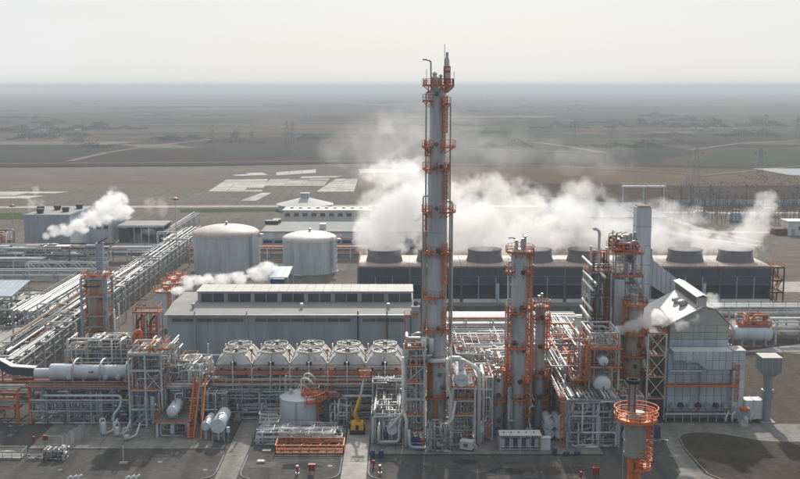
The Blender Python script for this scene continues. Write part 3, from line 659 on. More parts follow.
t.box('sill', ((mx0 + hx1) / 2, MY0 - 0.2, MZ0 + 0.02), (hx1 - mx0, 0.36, 0.1), 'steel_pale')
k = 24
for i in range(k):                                            # pale roofing panels of the monitor
    a, b = mx0 - 0.3 + (hx1 - mx0 + 0.7) * i / k, mx0 - 0.3 + (hx1 - mx0 + 0.7) * (i + 1) / k
    t.box('roof_panel', ((a + b) / 2, (MY0 + MY1) / 2, MZ1 + 0.12), (b - a - 0.04, MY1 - MY0 + 1.2, 0.22 + 0.03 * (i % 2)), 'roof_pale')
for a in (190, 300, 388):
    x = X(a, HY0, 10); t.lathe('roof_vent', [(0.3, 0), (0.3, 0.8), (0.5, 0.8), (0.35, 1.2), (0, 1.25)], (x, HY0 + 4, EA), 'galvanised', 12)

# ---- two big dome-roofed storage tanks
def storage_tank(label, x, y, r, h, dome, roofm, lab_lad):
    t = Thing('storage_tank', label, 'tank', (x, y, 0), 'dome roofed storage tanks behind the hall')
    sh = t.lathe('shell', [(r, 0.0), (r, h), (r - 0.15, h), (0, h - 0.02)], (x, y, 0), 'tank_blue', 64)
    n = 6
    for i in range(1, n): t.lathe('course_seam', [(r, -0.05), (r + 0.05, -0.05), (r + 0.05, 0.05), (r, 0.05)], (x, y, h * i / n), 'tank_blue', 64, parent=sh)
    prof = [(r + 0.15, h - 0.1), (r + 0.15, h + 0.12)] + [((r + 0.1) * math.cos(a), h + 0.12 + dome * math.sin(a)) for a in [math.pi / 2 * i / 10 for i in range(1, 10)]] + [(0, h + 0.12 + dome)]
    ro = t.lathe('roof', prof, (x, y, 0), roofm, 64)
    t.rail([(x + (r + 0.05) * math.cos(a), y + (r + 0.05) * math.sin(a), h + 0.1) for a in [2 * math.pi * i / 40 for i in range(40)]], 'orange', 0.7, closed=True, step=2.2, t=0.05)
    t.lathe('base_ring', [(r + 0.4, 0.0), (r + 0.4, 0.25), (r, 0.3)], (x, y, 0), 'concrete', 64)
    t.lathe('roof_vent', [(0.4, 0), (0.4, 0.7), (0.7, 0.7), (0.5, 1.1), (0, 1.2)], (x, y, h + dome), 'galvanised', 12)
    for a in lab_lad: t.ladder(x + (r + 0.25) * math.cos(a), y + (r + 0.25) * math.sin(a), 0.2, h + 0.2, a, 'steel', True, 0.5)
    t.ring_platform(x, y, h - 0.3, r + 0.1, r + 1.5, -8, 12, 'steel_pale', 'orange')
    t.pipe([(x - r * 0.5, y - r - 0.2, 0.5), (x - r * 0.5, y - r - 1.8, 0.5), (x - r * 0.2, y - r - 1.8, 0.5)], 0.25, 'galvanised')
    return t
y1 = 346.0; r1 = (X(260, y1, 6) - X(194, y1, 6)) / 2
storage_tank('wider blue grey dome roofed storage tank with a dusty tan roof', X(227, y1, 6), y1, r1, Z(238.5, y1 - r1) , 3.0, 'tank_roof', (R(-38),))
y2 = 344.0; r2 = (X(337, y2, 6) - X(283, y2, 6)) / 2
storage_tank('narrower pale storage tank with a clean white dome roof', X(310, y2, 6), y2, r2, Z(242.5, y2 - r2), 2.3, 'roof_white', (R(-36),))

# ---- cooling tower
CY0, CY1, CH = 289.0, 309.0, 10.9
cx0, cx1 = X(358, CY0, 10.7), X(772, CY0, 10.7)
t = Thing('cooling_tower', 'long dark navy cooling tower with a row of steaming fan stacks on its deck', 'cooling tower', ((cx0 + cx1) / 2, CY0, 0))
nc = 8; cw = (cx1 - cx0) / nc
wall_block(t, cx0, cx1, CY0 + 3.0, CY1, 0.3, CH - 0.4, 'navy_dark', 'core')
t.box('basin', ((cx0 + cx1) / 2, (CY0 + CY1) / 2, 0.5), (cx1 - cx0 + 1.5, CY1 - CY0 + 2, 1.0), 'concrete')
for i in range(nc):
    a = cx0 + cw * i
    for j in range(3):
        p, q = a + cw * j / 3, a + cw * (j + 1) / 3
        t.box('wall_panel', ((p + q) / 2, CY0 + 0.3, 9.35), (q - p - 0.08, 0.4, 2.3), 'cladding_navy')
        t.box('wall_panel', ((p + q) / 2, CY0 + 0.15, 7.0), (q - p - 0.08, 0.4, 2.2), 'cladding_navy')
        o = t.put('louvre', mesh_of('louvre', [(p + .04, CY0 + .2, 5.8), (q - .04, CY0 + .2, 5.8), (q - .04, CY0 + 2.6, 2.6), (p + .04, CY0 + 2.6, 2.6), (p + .04, CY0 + .35, 5.9), (q - .04, CY0 + .35, 5.9), (q - .04, CY0 + 2.75, 2.7), (p + .04, CY0 + 2.75, 2.7)], BOXF, 'navy_dark'))
    for k in range(4):
        t.box('louvre_blade', (a + cw / 2, CY0 + 0.9 + 0.45 * k, 5.2 - 0.7 * k), (cw - 0.3, 0.5, 0.07), 'cladding_navy')
    t.box('apron', (a + cw / 2, CY0 - 0.4, 1.4), (cw - 0.9, 0.5, 1.0), 'roof_white')
    t.box('wall_panel', (a + cw / 2, CY0 + 2.8, 1.9), (cw - 0.1, 0.3, 1.4), 'cladding_navy')
    t.box('deck_panel', (a + cw / 2, (CY0 + CY1) / 2, CH - 0.1), (cw - 0.1, CY1 - CY0, 0.25), 'ct_deck')
    t.bar('column', (a, CY0 - 0.05, 0.5), (a, CY0 - 0.05, CH - 0.25), 0.5, 'lagging_dark')
    for j in (1, 2): t.bar('mullion', (a + cw * j / 3, CY0 - 0.1, 0.5), (a + cw * j / 3, CY0 - 0.1, 8.1), 0.22, 'steel')
    for z in (5.85, 8.15, 10.45): t.bar('girt', (a + 0.3, CY0 - 0.02, z), (a + cw - 0.3, CY0 - 0.02, z), 0.14, 'lagging_dark', 0.2)
    xm = a + cw / 2; fr = 4.7
    fs = t.lathe('fan_stack', [(fr + 0.55, 0), (fr + 0.1, 1.6), (fr, 2.6), (fr + 0.2, 3.4), (fr + 0.05, 3.4), (fr - 0.15, 2.6), (fr - 0.1, 0.2)], (xm, (CY0 + CY1) / 2, CH), 'cone_grey', 40)
    mb = MB()
    for b in range(8):
        a0 = b * math.pi / 4; c, s_ = math.cos(a0), math.sin(a0)
        mb.bar((xm, (CY0 + CY1) / 2, CH + 1.6), (xm + 4.3 * c, (CY0 + CY1) / 2 + 4.3 * s_, CH + 1.7), 0.7, 0.08)
    t.geo('fan', mb, 'lagging_dark', fs)
    if i in (2, 3, 5, 6):
        xr = a + cw * (0.25 if i % 2 else 0.7)
        t.pipe([(xr, CY0 - 0.5, 6.3), (xr, CY0 - 0.5, 2.0), (xr + 0.4, CY0 - 0.9, 1.4), (xr + 0.4, CY0 - 1.1, 0.1)], 0.5, 'roof_blue', 'riser', n=12)
t.rail([(cx0, CY0, CH), (cx1, CY0, CH)], 'orange', 1.1, step=3.0, t=0.06); t.rail([(cx0, CY1, CH), (cx1, CY1, CH)], 'orange', 1.1, step=3.0, t=0.06); t.rail([(cx0, CY0, CH), (cx0, CY1, CH)], 'orange', 1.1, t=0.06)
wall_block(t, cx1 - 0.3, cx1 + 0.1, CY0 + 0.5, CY1 - 0.5, 0.5, CH - 0.3, 'green', 'end_wall')
wall_block(t, cx0 - 0.1, cx0 + 0.3, CY0 + 0.5, CY1 - 0.5, 0.5, CH - 0.3, 'cladding_navy', 'end_wall')
# stair tower at its end
t = Thing('stair_tower', 'rusty orange steel stair tower at the far end of the cooling tower', 'stair tower', (cx1 + 2, CY0 + 3, 0))
xs = [cx1 + 0.8, cx1 + 3.8]; ys = [CY0 + 1, CY0 + 6]
t.frame(xs, ys, [3.4, 6.8, 10.4], 'rust', 0.34, 0.3)
for k, z in enumerate((3.4, 6.8, 10.4)):
    t.deck(xs[0], xs[1], ys[0], ys[1], z, 'orange', 'grating', 'orange')
    p, q = ((xs[0] + .7, ys[0] + .5, z - 3.3), (xs[0] + .7, ys[1] - .5, z)) if k % 2 == 0 else ((xs[1] - .7, ys[1] - .5, z - 3.3), (xs[1] - .7, ys[0] + .5, z)); t.stair(p, q)
t.bar('beam', (cx1 + 0.1, ys[0], 10.6), (xs[0], ys[0], 10.6), 0.3, 'orange')

# ---- boiler house
BY = 187.5
bx0, bx1 = X(667, BY, 6), X(729.5, BY, 6)
BT = Z(354.5, BY)
t = Thing('boiler_house', 'boiler house clad in pale blue panels under a steep white gabled roof', 'boiler house', ((bx0 + bx1) / 2, BY, 0))
core = wall_block(t, bx0, bx1, BY, BY + 14, 0.2, BT, 'cladding_grey')
nx, zl = 8, [1.6, 4.4, 6.3, 8.4, 10.2, BT]
for i in range(nx):
    a, b = bx0 + (bx1 - bx0) * i / nx, bx0 + (bx1 - bx0) * (i + 1) / nx
    for z0, z1 in zip(zl, zl[1:]):
        t.box('cladding_panel', ((a + b) / 2, BY - 0.07 - 0.01 * ((i * 3) % 4), (z0 + z1) / 2), (b - a - 0.07, 0.14, z1 - z0 - 0.07), 'cladding_pale', parent=core)
# upper duct front
uz0, uz1 = Z(369.5, BY - 1.2), Z(351.5, BY - 1.2); ux0, ux1 = X(673, BY - 1, 11), X(745, BY - 1, 11); ul = X(732, BY - 1, 6)
uq, ur, um = X(706, BY - 1, 11), X(684, BY - 1, 11), uz1 - (uz1 - uz0) * 0.5
v = [(ux0, uz1), (ux1, uz1), (ux1, uz0), (uq, uz0), (uq - 1.5, um - 0.4), (ur + 0.6, um - 0.35), (ur - 0.6, um), (ux0, um)]
du = t.put('flue_duct', mesh_of('flue_duct', [(a, BY - 1.1, b) for a, b in v] + [(a, BY + 2.3, b) for a, b in v], [tuple(range(7, -1, -1)), tuple(range(8, 16))] + [(i, (i + 1) % 8, 8 + (i + 1) % 8, 8 + i) for i in range(8)], 'cladding_pale'))
for i in range(11):
    for j in range(2):
        a, b = ux0 + (ux1 - ux0) * i / 11, ux0 + (ux1 - ux0) * (i + 1) / 11; z0, z1 = uz0 + (uz1 - uz0) * j / 2, uz0 + (uz1 - uz0) * (j + 1) / 2
        if j == 0 and i < 5: continue
        t.box('cladding_panel', ((a + b) / 2, BY - 1.17, (z0 + z1) / 2), (b - a - 0.07, 0.14, z1 - z0 - 0.07), 'cladding_pale', parent=du)
dl = t.box('flue_duct', ((ul + ux1) / 2, BY + 0.603, uz0 / 2 + 0.2), (ux1 - ul, 3.394, uz0 - 0.4), 'duct_white')
for j in range(5):
    for i in range(2):
        a, b = ul + (ux1 - ul) * i / 2, ul + (ux1 - ul) * (i + 1) / 2; z0, z1 = 0.6 + (uz0 - 0.6) * j / 5, 0.6 + (uz0 - 0.6) * (j + 1) / 5
        t.box('cladding_panel', ((a + b) / 2, BY - 1.165, (z0 + z1) / 2), (b - a - 0.07, 0.14, z1 - z0 - 0.07), 'duct_white', parent=dl)
t.box('roof_slab', ((ul + ux1) / 2, BY + 0.6, uz1 + 0.08), (ux1 - ul + 0.2, 3.6, 0.16), 'roof_pale')
for a in (0.35, 1.5, 2.7, 4.2): t.bar('rib', (ux0 + a, BY - 0.9, um + 0.1), (ux0 + a, BY - 0.3, uz0 - 0.2), 0.14, 'steel')
t.deck(ux0 - 0.6, uq, BY - 1.15, BY - 0.25, uz0 - 0.35, 'steel', 'grating', 'steel_pale', 'S', 1.0)
# galleries
za = Z(386, BY - 1.5)
t.deck(bx0 - 0.5, bx1 + 1.0, BY - 1.5, BY - 0.3, za, 'orange', 'grating', 'orange', 'SE'); t.deck(bx0 - 0.6, bx1 + 0.6, BY - 1.7, BY - 0.3, 1.5, 'steel_pale', 'grating', 'galvanised', 'SEW')
for i in range(7):
    a = bx0 + 0.9 + (bx1 - bx0 - 1.8) * i / 6
    bn = t.lathe('burner', [(0, -0.7), (0.42, -0.7), (0.42, -0.3), (0.55, -0.3), (0.55, 0.2), (0, 0.2)], (a, BY - 0.5, 2.7), 'dark_metal' if i % 2 else 'steel', 12, axis=(0, 1, 0))
    t.pipe([(a, BY - 1.1, 1.6), (a, BY - 1.1, 2.7), (a, BY - 0.7, 2.7)], 0.09, 'orange' if i % 3 == 0 else 'galvanised')
for i in range(9):
    a = bx0 - 0.4 + (bx1 - bx0 + 0.8) * i / 8; t.bar('post', (a, BY - 1.6, 0), (a, BY - 1.6, 1.4), 0.16, 'steel')
for x in (bx0 - 0.4, (bx0 + bx1) / 2 + 0.3, bx1 + 0.4): t.bar('column', (x, BY - 0.45, 1.6), (x, BY - 0.45, BT - 0.2), 0.26, 'steel')
t.ladder(bx1 + 0.9, BY - 0.8, 1.6, za + 3, R(-90), 'orange'); t.deck(bx1 + 0.35, ul - 0.15, BY - 1.3, BY + 0.5, za + 3, 'orange', 'grating', 'orange', 'S')
t.clutter(bx1 + 0.4, ul - 0.3, BY - 0.8, BY + 3, 0.2, 9, 14, 91, (0.06, 0.16))
for k in range(5): xq = ul - 1.2 + 1.1 * k; t.pipe([(xq, BY - 2.2, 0.2), (xq, BY - 2.2, 1.2 + 0.3 * (k % 2)), (xq + 0.6, BY - 1.8, 1.9), (xq + 0.6, BY - 1.0, 1.9)], 0.17, 'roof_white', 'curved_pipe', bend=0.6)
# beige upper walls in courses and the gabled roof
gy0, gy1 = 193.0, 210.0
gxl, gxr, gxm = X(670, gy0, 16), X(729, gy0, 16), X(702, gy0, 19); ez, rz_ = Z(325, gy0), Z(307, gy0)
wb = wall_block(t, gxl, gxr, gy0 + 0.2, gy1, BT - 1.0, ez, 'cladding_beige', 'upper_wall')
for j in range(3):
    z0, z1 = BT + 0.1 + (ez - BT - 0.1) * j / 3, BT + 0.1 + (ez - BT - 0.1) * (j + 1) / 3
    for i in range(5):
        a, b = gxl + (gxr - gxl) * i / 5, gxl + (gxr - gxl) * (i + 1) / 5
        t.box('cladding_panel', ((a + b) / 2, gy0 + 0.1 - 0.06 * j, (z0 + z1) / 2), (b - a - 0.05, 0.2, z1 - z0 - 0.08), 'cladding_pale' if j == 0 else 'cladding_beige', parent=wb)
t.put('gable', mesh_of('gable', [(gxl, gy0 - 0.1, ez), (gxr, gy0 - 0.1, ez), (gxm + 2.4, gy0 - 0.1, rz_ - .5), (gxm - .8, gy0 - .1, rz_), (gxl, gy0 + .3, ez), (gxr, gy0 + .3, ez), (gxm + 2.4, gy0 + .3, rz_ - .5), (gxm - .8, gy0 + .3, rz_)], BOXF, 'cladding_beige'))
def slope(name, xa, za_, xb, zb, y0, y1, m, n=6, th=0.18):
    for i in range(n):
        p, q = y0 + (y1 - y0) * i / n + 0.02, y0 + (y1 - y0) * (i + 1) / n - 0.02
        t.put(name, mesh_of(name, [(xa, p, za_), (xb, p, zb), (xb, q, zb), (xa, q, za_), (xa, p, za_ + th), (xb, p, zb + th), (xb, q, zb + th), (xa, q, za_ + th)], BOXF, m))
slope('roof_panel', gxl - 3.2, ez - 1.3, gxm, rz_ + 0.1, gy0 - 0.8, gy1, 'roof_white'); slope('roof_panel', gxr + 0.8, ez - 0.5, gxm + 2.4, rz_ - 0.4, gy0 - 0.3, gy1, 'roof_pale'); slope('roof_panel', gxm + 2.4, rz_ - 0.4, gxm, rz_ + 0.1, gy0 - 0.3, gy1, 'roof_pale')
t.box('ridge_monitor', (gxm, (gy0 + gy1) / 2, rz_ + 0.9), (1.7, gy1 - gy0 - 0.4, 1.7), 'roof_pale')
for i in range(22):
    p = gy0 + 0.6 + (gy1 - gy0 - 1.4) * (i + 0.5) / 22
    t.box('louvre', (gxm - 0.88, p, rz_ + 0.95), (0.06, 0.36, 1.25), 'dark_metal')
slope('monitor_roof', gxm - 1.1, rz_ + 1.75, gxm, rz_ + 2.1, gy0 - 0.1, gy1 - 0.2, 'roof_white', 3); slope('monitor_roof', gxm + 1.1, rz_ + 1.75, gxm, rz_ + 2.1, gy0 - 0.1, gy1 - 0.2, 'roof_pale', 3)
for (dx, yy) in ((-2.2, gy0 + 5.5), (-2.4, gy0 + 9.0)):
    z = rz_ - 0.75 * abs(dx) + 0.5
    v = t.lathe('roof_vent', [(0.55, -0.8), (0.55, 0.5), (0.95, 0.6), (0.95, 1.1), (0.6, 1.4), (0, 1.5)], (gxm + dx, yy, z), 'galvanised', 14)

# ---- inlet silencer and elbow duct
SY = 186.0; sx = X(767.5, SY, 6)
t = Thing('silencer_stack', 'grey round exhaust pipe with a square box hood beside the boiler house', 'exhaust stack', (sx, SY, 0))
hz0, hz1 = Z(372, SY - 1.8), Z(358.5, SY - 1.8); hw = (X(780, SY, 11) - X(759, SY, 11)) / 2 - 0.15
t.lathe('pipe_section', [(0.95, 0), (0.95, 0.4), (0.8, 0.4), (0.8, 4.5), (1.12, 4.55), (1.12, 6.0), (0.8, 6.05), (0.85, hz0 - 1.0), (0, hz0 - 1.0)], (sx, SY, 0), 'grey_dark', 24)
v = [(sx + a * 0.85, SY + b * 0.85, hz0 - 1.15) for a, b in ((-1, -1), (1, -1), (1, 1), (-1, 1))] + [(sx + a * hw, SY + b * hw, hz0) for a, b in ((-1, -1), (1, -1), (1, 1), (-1, 1))]
h = t.put('hood', mesh_of('hood', v + [(a, b, hz1) for a, b, c in v[4:]], [(3, 2, 1, 0)] + [(i, (i + 1) % 4, 4 + (i + 1) % 4, 4 + i) for i in range(4)] + [(4 + i, 4 + (i + 1) % 4, 8 + (i + 1) % 4, 8 + i) for i in range(4)] + [(8, 9, 10, 11)], 'grey_dark'))
t.box('hood_lid', (sx, SY, hz1 + 0.06), (2 * hw + 0.2, 2 * hw + 0.2, 0.12), 'roof_pale', parent=h)
for k in (-1, 0, 1): t.box('hood_rib', (sx + k * hw * 0.66, SY - hw - 0.04, (hz0 + hz1) / 2), (0.1, 0.08, hz1 - hz0), 'cladding_grey', parent=h)
dx0 = ux1 + 0.05
db = t.box('elbow_duct', ((dx0 + sx - 0.7) / 2, SY + 1.0, 2.3), (sx - 0.7 - dx0, 2.4, 3.4), 'duct_white')
for i in range(3): t.box('duct_flange', (dx0 + 0.15 + i * (sx - 1.1 - dx0) / 2, SY + 1.0, 2.3), (0.16, 2.6, 3.6), 'steel_pale', parent=db)
t.box('plinth', (sx, SY, 0.12), (2.6, 2.6, 0.24), 'concrete')
t = Thing('fan_drive', 'small orange capped fan motor on a pale pedestal under the elbow duct', 'motor', (X(743.5, 183.5), 183.5, 0))
q = Vector((X(743.5, 183.5), 183.5, 0))
t.box('pedestal', q + Vector((0, 0, 0.7)), (1.3, 1.2, 1.4), 'steel_pale'); t.lathe('fan_casing', [(0, -0.5), (0.95, -0.5), (0.95, 0.5), (0, 0.5)], q + Vector((0, 0.1, 2.0)), 'steel', 18, axis=(0, 1, 0)); t.box('cover', q + Vector((0, -0.2, 3.15)), (1.5, 1.3, 0.55), 'orange'); t.lathe('motor', [(0, -0.6), (0.35, -0.6), (0.38, 0.3), (0.2, 0.45), (0, 0.45)], q + Vector((0, -0.9, 1.7)), 'steel_pale', 14, axis=(0, 1, 0))

# ---- tall square-sided flue stack behind the reactor frame
FY = 216.0
fx0, fx1 = X(636, FY, 30), X(651, FY, 30); fz = Z(207.5, FY)
t = Thing('flue_stack', 'tall plain slab sided grey chimney behind the reactor frame', 'chimney', ((fx0 + fx1) / 2, FY, 0))
for k in range(9):
    z0, z1 = fz * k / 9, fz * (k + 1) / 9; w = (fx1 - fx0) * (1.10 - 0.10 * k / 8)
    t.box('stack_section', ((fx0 + fx1) / 2, FY + 1.5, (z0 + z1) / 2), (w, w, z1 - z0 - 0.06), 'cladding_pale')
    t.box('joint_flange', ((fx0 + fx1) / 2, FY + 1.5, z1 - 0.02), (w + 0.12, w + 0.12, 0.12), 'cladding_grey')
t.box('rim', ((fx0 + fx1) / 2, FY + 1.5, fz + 0.1), (fx1 - fx0 - 0.4, fx1 - fx0 - 0.4, 0.2), 'rust')
# breeching duct
def hexa(a, b, c, d, th):  # quad a b c d extruded along +Y
    return [*a_list(a, b, c, d, 0), *a_list(a, b, c, d, th)]
p0, p1 = Vector((fx1 + 0.05, FY, Z(258, FY))), Vector((X(682, FY - 3, 20), FY - 3, Z(283, FY - 3)))
v = [p0 + Vector((0, 0, -5.5)), p1 + Vector((0, 0, -4.5)), p1, p0]; v = [a for a in v] + [a + Vector((0, 3, 0)) for a in v]
t.put('breeching_duct', mesh_of('breeching_duct', v, [(0, 1, 2, 3), (7, 6, 5, 4), (0, 4, 5, 1), (1, 5, 6, 2), (2, 6, 7, 3), (3, 7, 4, 0)], 'cladding_pale'))
for i in range(7):
    a = p0.lerp(p1, (i + 0.5) / 7); t.bar('duct_rib', a + Vector((0, -0.06, -5.3 + 0.14 * i)), a + Vector((0, -0.06, 0.1)), 0.12, 'steel')

# ---- left background: square building with roof fans, its annex, low dark shed
QY = 382.0
qx0, qx1 = X(24, QY, 10), X(69.5, QY, 10); qz = Z(216, QY)
t = Thing('plant_building', 'tall plain grey box building with black roof fans in the left distance', 'building', ((qx0 + qx1) / 2, QY, 0))
wb = wall_block(t, qx0, qx1, QY, QY + 27, 0, qz, 'cladding_grey')
t.box('roof', ((qx0 + qx1) / 2, QY + 13.5, qz + 0.15), (qx1 - qx0 + 0.4, 27.4, 0.3), 'roof_grey')
t.geo('parapet', MB().box(((qx0 + qx1) / 2, QY - 0.1, qz + 0.1), (qx1 - qx0 + 0.6, 0.3, 0.9)).box((qx1 + 0.1, QY + 13.6, qz + 0.1), (0.3, 27.2, 0.896)), 'steel', None)
for i in range(9): t.box('cladding_sheet', (qx0 + (qx1 - qx0) * (i + 0.5) / 9, QY - 0.05, qz / 2 - 0.2), ((qx1 - qx0) / 9 - 0.06, 0.1, qz - 0.6), 'cladding_grey', parent=wb)
for i in range(12): t.box('cladding_sheet', (qx1 + 0.05, QY + 27 * (i + 0.5) / 12, qz / 2 - 0.2), (0.1, 27 / 12 - 0.06, qz - 0.6), 'cladding_pale', parent=wb)
for i, (fx, fy) in enumerate(((0.25, 6), (0.42, 17), (0.72, 11), (0.85, 21), (0.1, 14))):
    x = qx0 + (qx1 - qx0) * fx; t.lathe('roof_fan', [(1.2, 0), (1.2, 1.0), (1.5, 1.0), (1.3, 1.7), (0, 1.8)], (x, QY + fy, qz + 0.3), 'dark_metal', 14)
t.box('door', (qx1 + 0.12, QY + 5, 2.0), (0.08, 3, 4), 'steel_pale')
for fy, fz_ in ((8, 4.5), (13, 4.5), (18, 4.5)): t.box('window', (qx1 + 0.12, QY + fy, fz_), (0.08, 2.2, 1.6), 'steel_pale')
ax0, ax1 = X(86, 405, 8), X(111, 405, 8)
t = Thing('annex_building', 'lower grey flat roofed annex adjoining the tall box building', 'building', ((ax0 + ax1) / 2, 405, 0))
wb = wall_block(t, ax0, ax1, 405, 425, 0, 9.4, 'cladding_grey'); t.box('roof', ((ax0 + ax1) / 2, 415, 9.5), (ax1 - ax0 + 0.6, 20.6, 0.3), 'roof_grey')
for i in range(5): t.box('cladding_sheet', (ax0 + (ax1 - ax0) * (i + 0.5) / 5, 404.95, 4.6), ((ax1 - ax0) / 5 - 0.06, 0.1, 9), 'cladding_pale', parent=wb)
t.box('roof_unit', (ax0 + 3, 412, 10.3), (2.5, 2.5, 1.4), 'dark_metal'); t.box('roof_unit', (ax1 - 3, 418, 10.2), (2, 3, 1.2), 'galvanised')
for i in range(3): t.box('window', (ax0 + 2 + 2.8 * i, 404.86, 6.5), (1.6, 0.08, 1.4), 'glass')
lx0, lx1 = X(119, 408, 5), X(163, 408, 5)
t = Thing('open_shed', 'low dark shed with pale edged flat roof left of the tanks', 'shed', ((lx0 + lx1) / 2, 408, 0))
t.box('roof', ((lx0 + lx1) / 2, 415, 6.6), (lx1 - lx0 + 1, 15, 0.5), 'roof_grey'); t.box('fascia', ((lx0 + lx1) / 2, 407.4, 6.5), (lx1 - lx0 + 1.2, 0.2, 0.8), 'steel_pale')
wall_block(t, lx0, lx1, 418, 422, 0, 6.3, 'navy_dark', 'rear_wall')
for i in range(7): x = lx0 + (lx1 - lx0) * i / 6; t.bar('column', (x, 408.4, 0), (x, 408.4, 6.3), 0.4, 'steel')
for a in (lx0 + 2, lx1 - 2): t.box('wall_panel', (a, 408.2, 2.8), (4.2, 0.3, 5.6), 'green')

# ---- buildings behind the tanks
b0, b1 = X(262, 382, 6), X(420, 382, 6)
t = Thing('warehouse', 'long low grey warehouse with a pale roof behind the storage tanks', 'warehouse', ((b0 + b1) / 2, 382, 0))
wb = wall_block(t, b0, b1, 382, 409, 0, 7.6, 'cladding_grey'); t.box('roof', ((b0 + b1) / 2, 395.5, 7.8), (b1 - b0 + 1, 28, 0.5), 'roof_grey')
for i in range(14):
    a = b0 + (b1 - b0) * (i + 0.5) / 14
    t.box('cladding_sheet', (a, 381.95, 6.4), ((b1 - b0) / 14 - 0.08, 0.12, 2.2), 'cladding_pale', parent=wb)
    w = t.box('window', (a, 381.94, 4.2), ((b1 - b0) / 14 - 0.9, 0.1, 1.0), 'opening'); t.box('window', (a, 381.94, 2.0), ((b1 - b0) / 14 - 0.9, 0.1, 1.0), 'opening')
t.geo('rooftop_unit', MB().box((X(323, 388, 8), 388, 9.0), (2.4, 2.4, 2.2)), 'white', None); t.box('rooftop_unit', (X(272, 402, 8), 402, 8.8), (5, 3, 1.4), 'dark_metal'); t.box('rooftop_unit', (X(277, 406, 8), 406, 8.8), (3, 3, 1.4), 'lagging_dark')
b0, b1 = X(283, 472, 6), X(371, 472, 6)
t = Thing('office_block', 'low white flat building with a row of small windows behind the warehouse', 'office building', ((b0 + b1) / 2, 472, 0))
wb = wall_block(t, b0, b1, 472, 486, 0, 5.0, 'white'); t.box('roof', ((b0 + b1) / 2, 479, 5.1), (b1 - b0 + 0.6, 14.6, 0.3), 'roof_pale')
for i in range(10):
    a = b0 + 2 + (b1 - b0 - 4) * i / 9
    w = t.box('window', (a, 471.95, 3.2), (2.2, 0.12, 1.5), 'rust' if i % 3 == 1 else 'dirty_glass'); t.box('window_sill', (a, 471.9, 2.35), (2.4, 0.24, 0.12), 'white', parent=w)
    t.box('roof_unit', (a + 1.2, 480, 5.55), (1.4, 1.4, 0.6), 'galvanised')
kx = X(305, 520, 5)
t = Thing('domed_hall', 'round low hall with a conical pale roof and a square lantern', 'hall', (kx, 520, 0))
t.lathe('wall', [(13, 0), (13, 2.6), (0, 2.6)], (kx, 520, 0), 'cladding_pale', 32); t.lathe('roof', [(14, 2.5), (14, 2.8), (7, 4.6), (3, 5.6), (0, 5.7)], (kx, 520, 0), 'roof_pale', 32)
t.box('lantern', (kx, 520, 6.7), (4, 4, 2.6), 'steel'); t.box('lantern_cap', (kx, 520, 8.1), (4.5, 4.5, 0.3), 'roof_pale')
b0, b1 = X(545, 470, 4), X(655, 470, 4)
t = Thing('long_shed', 'long bluish low shed roof half hidden behind the steam', 'shed', ((b0 + b1) / 2, 470, 0))
wall_block(t, b0 + 1, b1 - 1, 445, 500, 0, 5, 'cladding_grey')
for i in range(12): t.box('roof_panel', (b0 + (b1 - b0) * (i + 0.5) / 12, 472, 5.4 + 0.1 * (i % 2)), ((b1 - b0) / 12 - 0.1, 58, 0.4), 'roof_slate')
b0, b1 = X(622, 520, 8), X(665, 520, 8)
t = Thing('pipe_bridge', 'pale steel bridge far behind the flue stack top', 'bridge', ((b0 + b1) / 2, 520, 0))
for x in (b0 + .5, (b0 + b1) / 2, b1 - .5): t.bar('leg', (x, 520, 0), (x, 520, 11), 0.6, 'steel_pale')
t.box('deck', ((b0 + b1) / 2, 520, 11.3), (b1 - b0, 4, 0.6), 'steel_pale'); t.rail([(b0, 518.2, 11.6), (b1, 518.2, 11.6)], 'steel_pale', 1.6, t=0.2, step=3)
b0, b1 = X(787, 430, 6), X(815, 430, 6)
t = Thing('switch_house', 'small white flat roofed building at the right edge by the substation', 'building', ((b0 + b1) / 2, 430, 0))
wall_block(t, b0, b1, 428, 436, 0, 5.6, 'white'); t.box('roof', ((b0 + b1) / 2, 432, 5.75), (b1 - b0 + 0.8, 8.8, 0.3), 'roof_white'); t.box('door', (b0 + 2, 427.95, 1.3), (1.4, 0.12, 2.6), 'steel'); t.box('window', (b0 + 5, 427.95, 3), (1.6, 0.12, 1.4), 'glass')
wall_block(t, b0 - 5, b0 - 0.05, 429, 435, 0, 2.6, 'rust', 'lean_to')

# ================================================================== PROCESS EQUIPMENT
def polar(x, y, r, a): return (x + r * math.cos(R(a)), y + r * math.sin(R(a)))
def shell_profile(segs):
    pr = []
    for r, z in segs: pr.append((r, z))
    r, z = segs[-1]
    return pr + [(r * math.cos(a), z + r * 0.5 * math.sin(a)) for a in [math.pi / 2 * i / 5 for i in range(1, 5)]] + [(0, z + r * 0.5)]
def seams(t, sh, x, y, zs, rf, m):
    for z in zs: r = rf(z); t.lathe('shell_band', [(r, -0.06), (r + 0.035, -0.06), (r + 0.035, 0.06), (r, 0.06)], (x, y, z), m, 32, parent=sh)

# ---- main distillation column
MYc = 176.0; mxc = 6.2
t = Thing('distillation_column', 'tallest slender grey column with orange ladders and platforms rising above the horizon', 'distillation column', (mxc, MYc, 0))
rA, rB = 1.62, 1.33
sh = t.lathe('shell', shell_profile([(1.75, 0), (1.75, 0.4), (1.66, 0.5), (1.66, 5.2), (rA, 5.4), (rA, 45.3), (rB, 46.8), (rB, 59.3)]), (mxc, MYc, 0), 'column_shell', 40)
rad = lambda z: rA if z < 45.5 else rB
seams(t, sh, mxc, MYc, [5.2, 8.5, 12, 16, 20, 24, 28.5, 32, 36, 40, 44, 48, 52, 56], lambda z: rad(z) + 0.02, 'column_shell')
def zz(py): return Z(py, MYc)
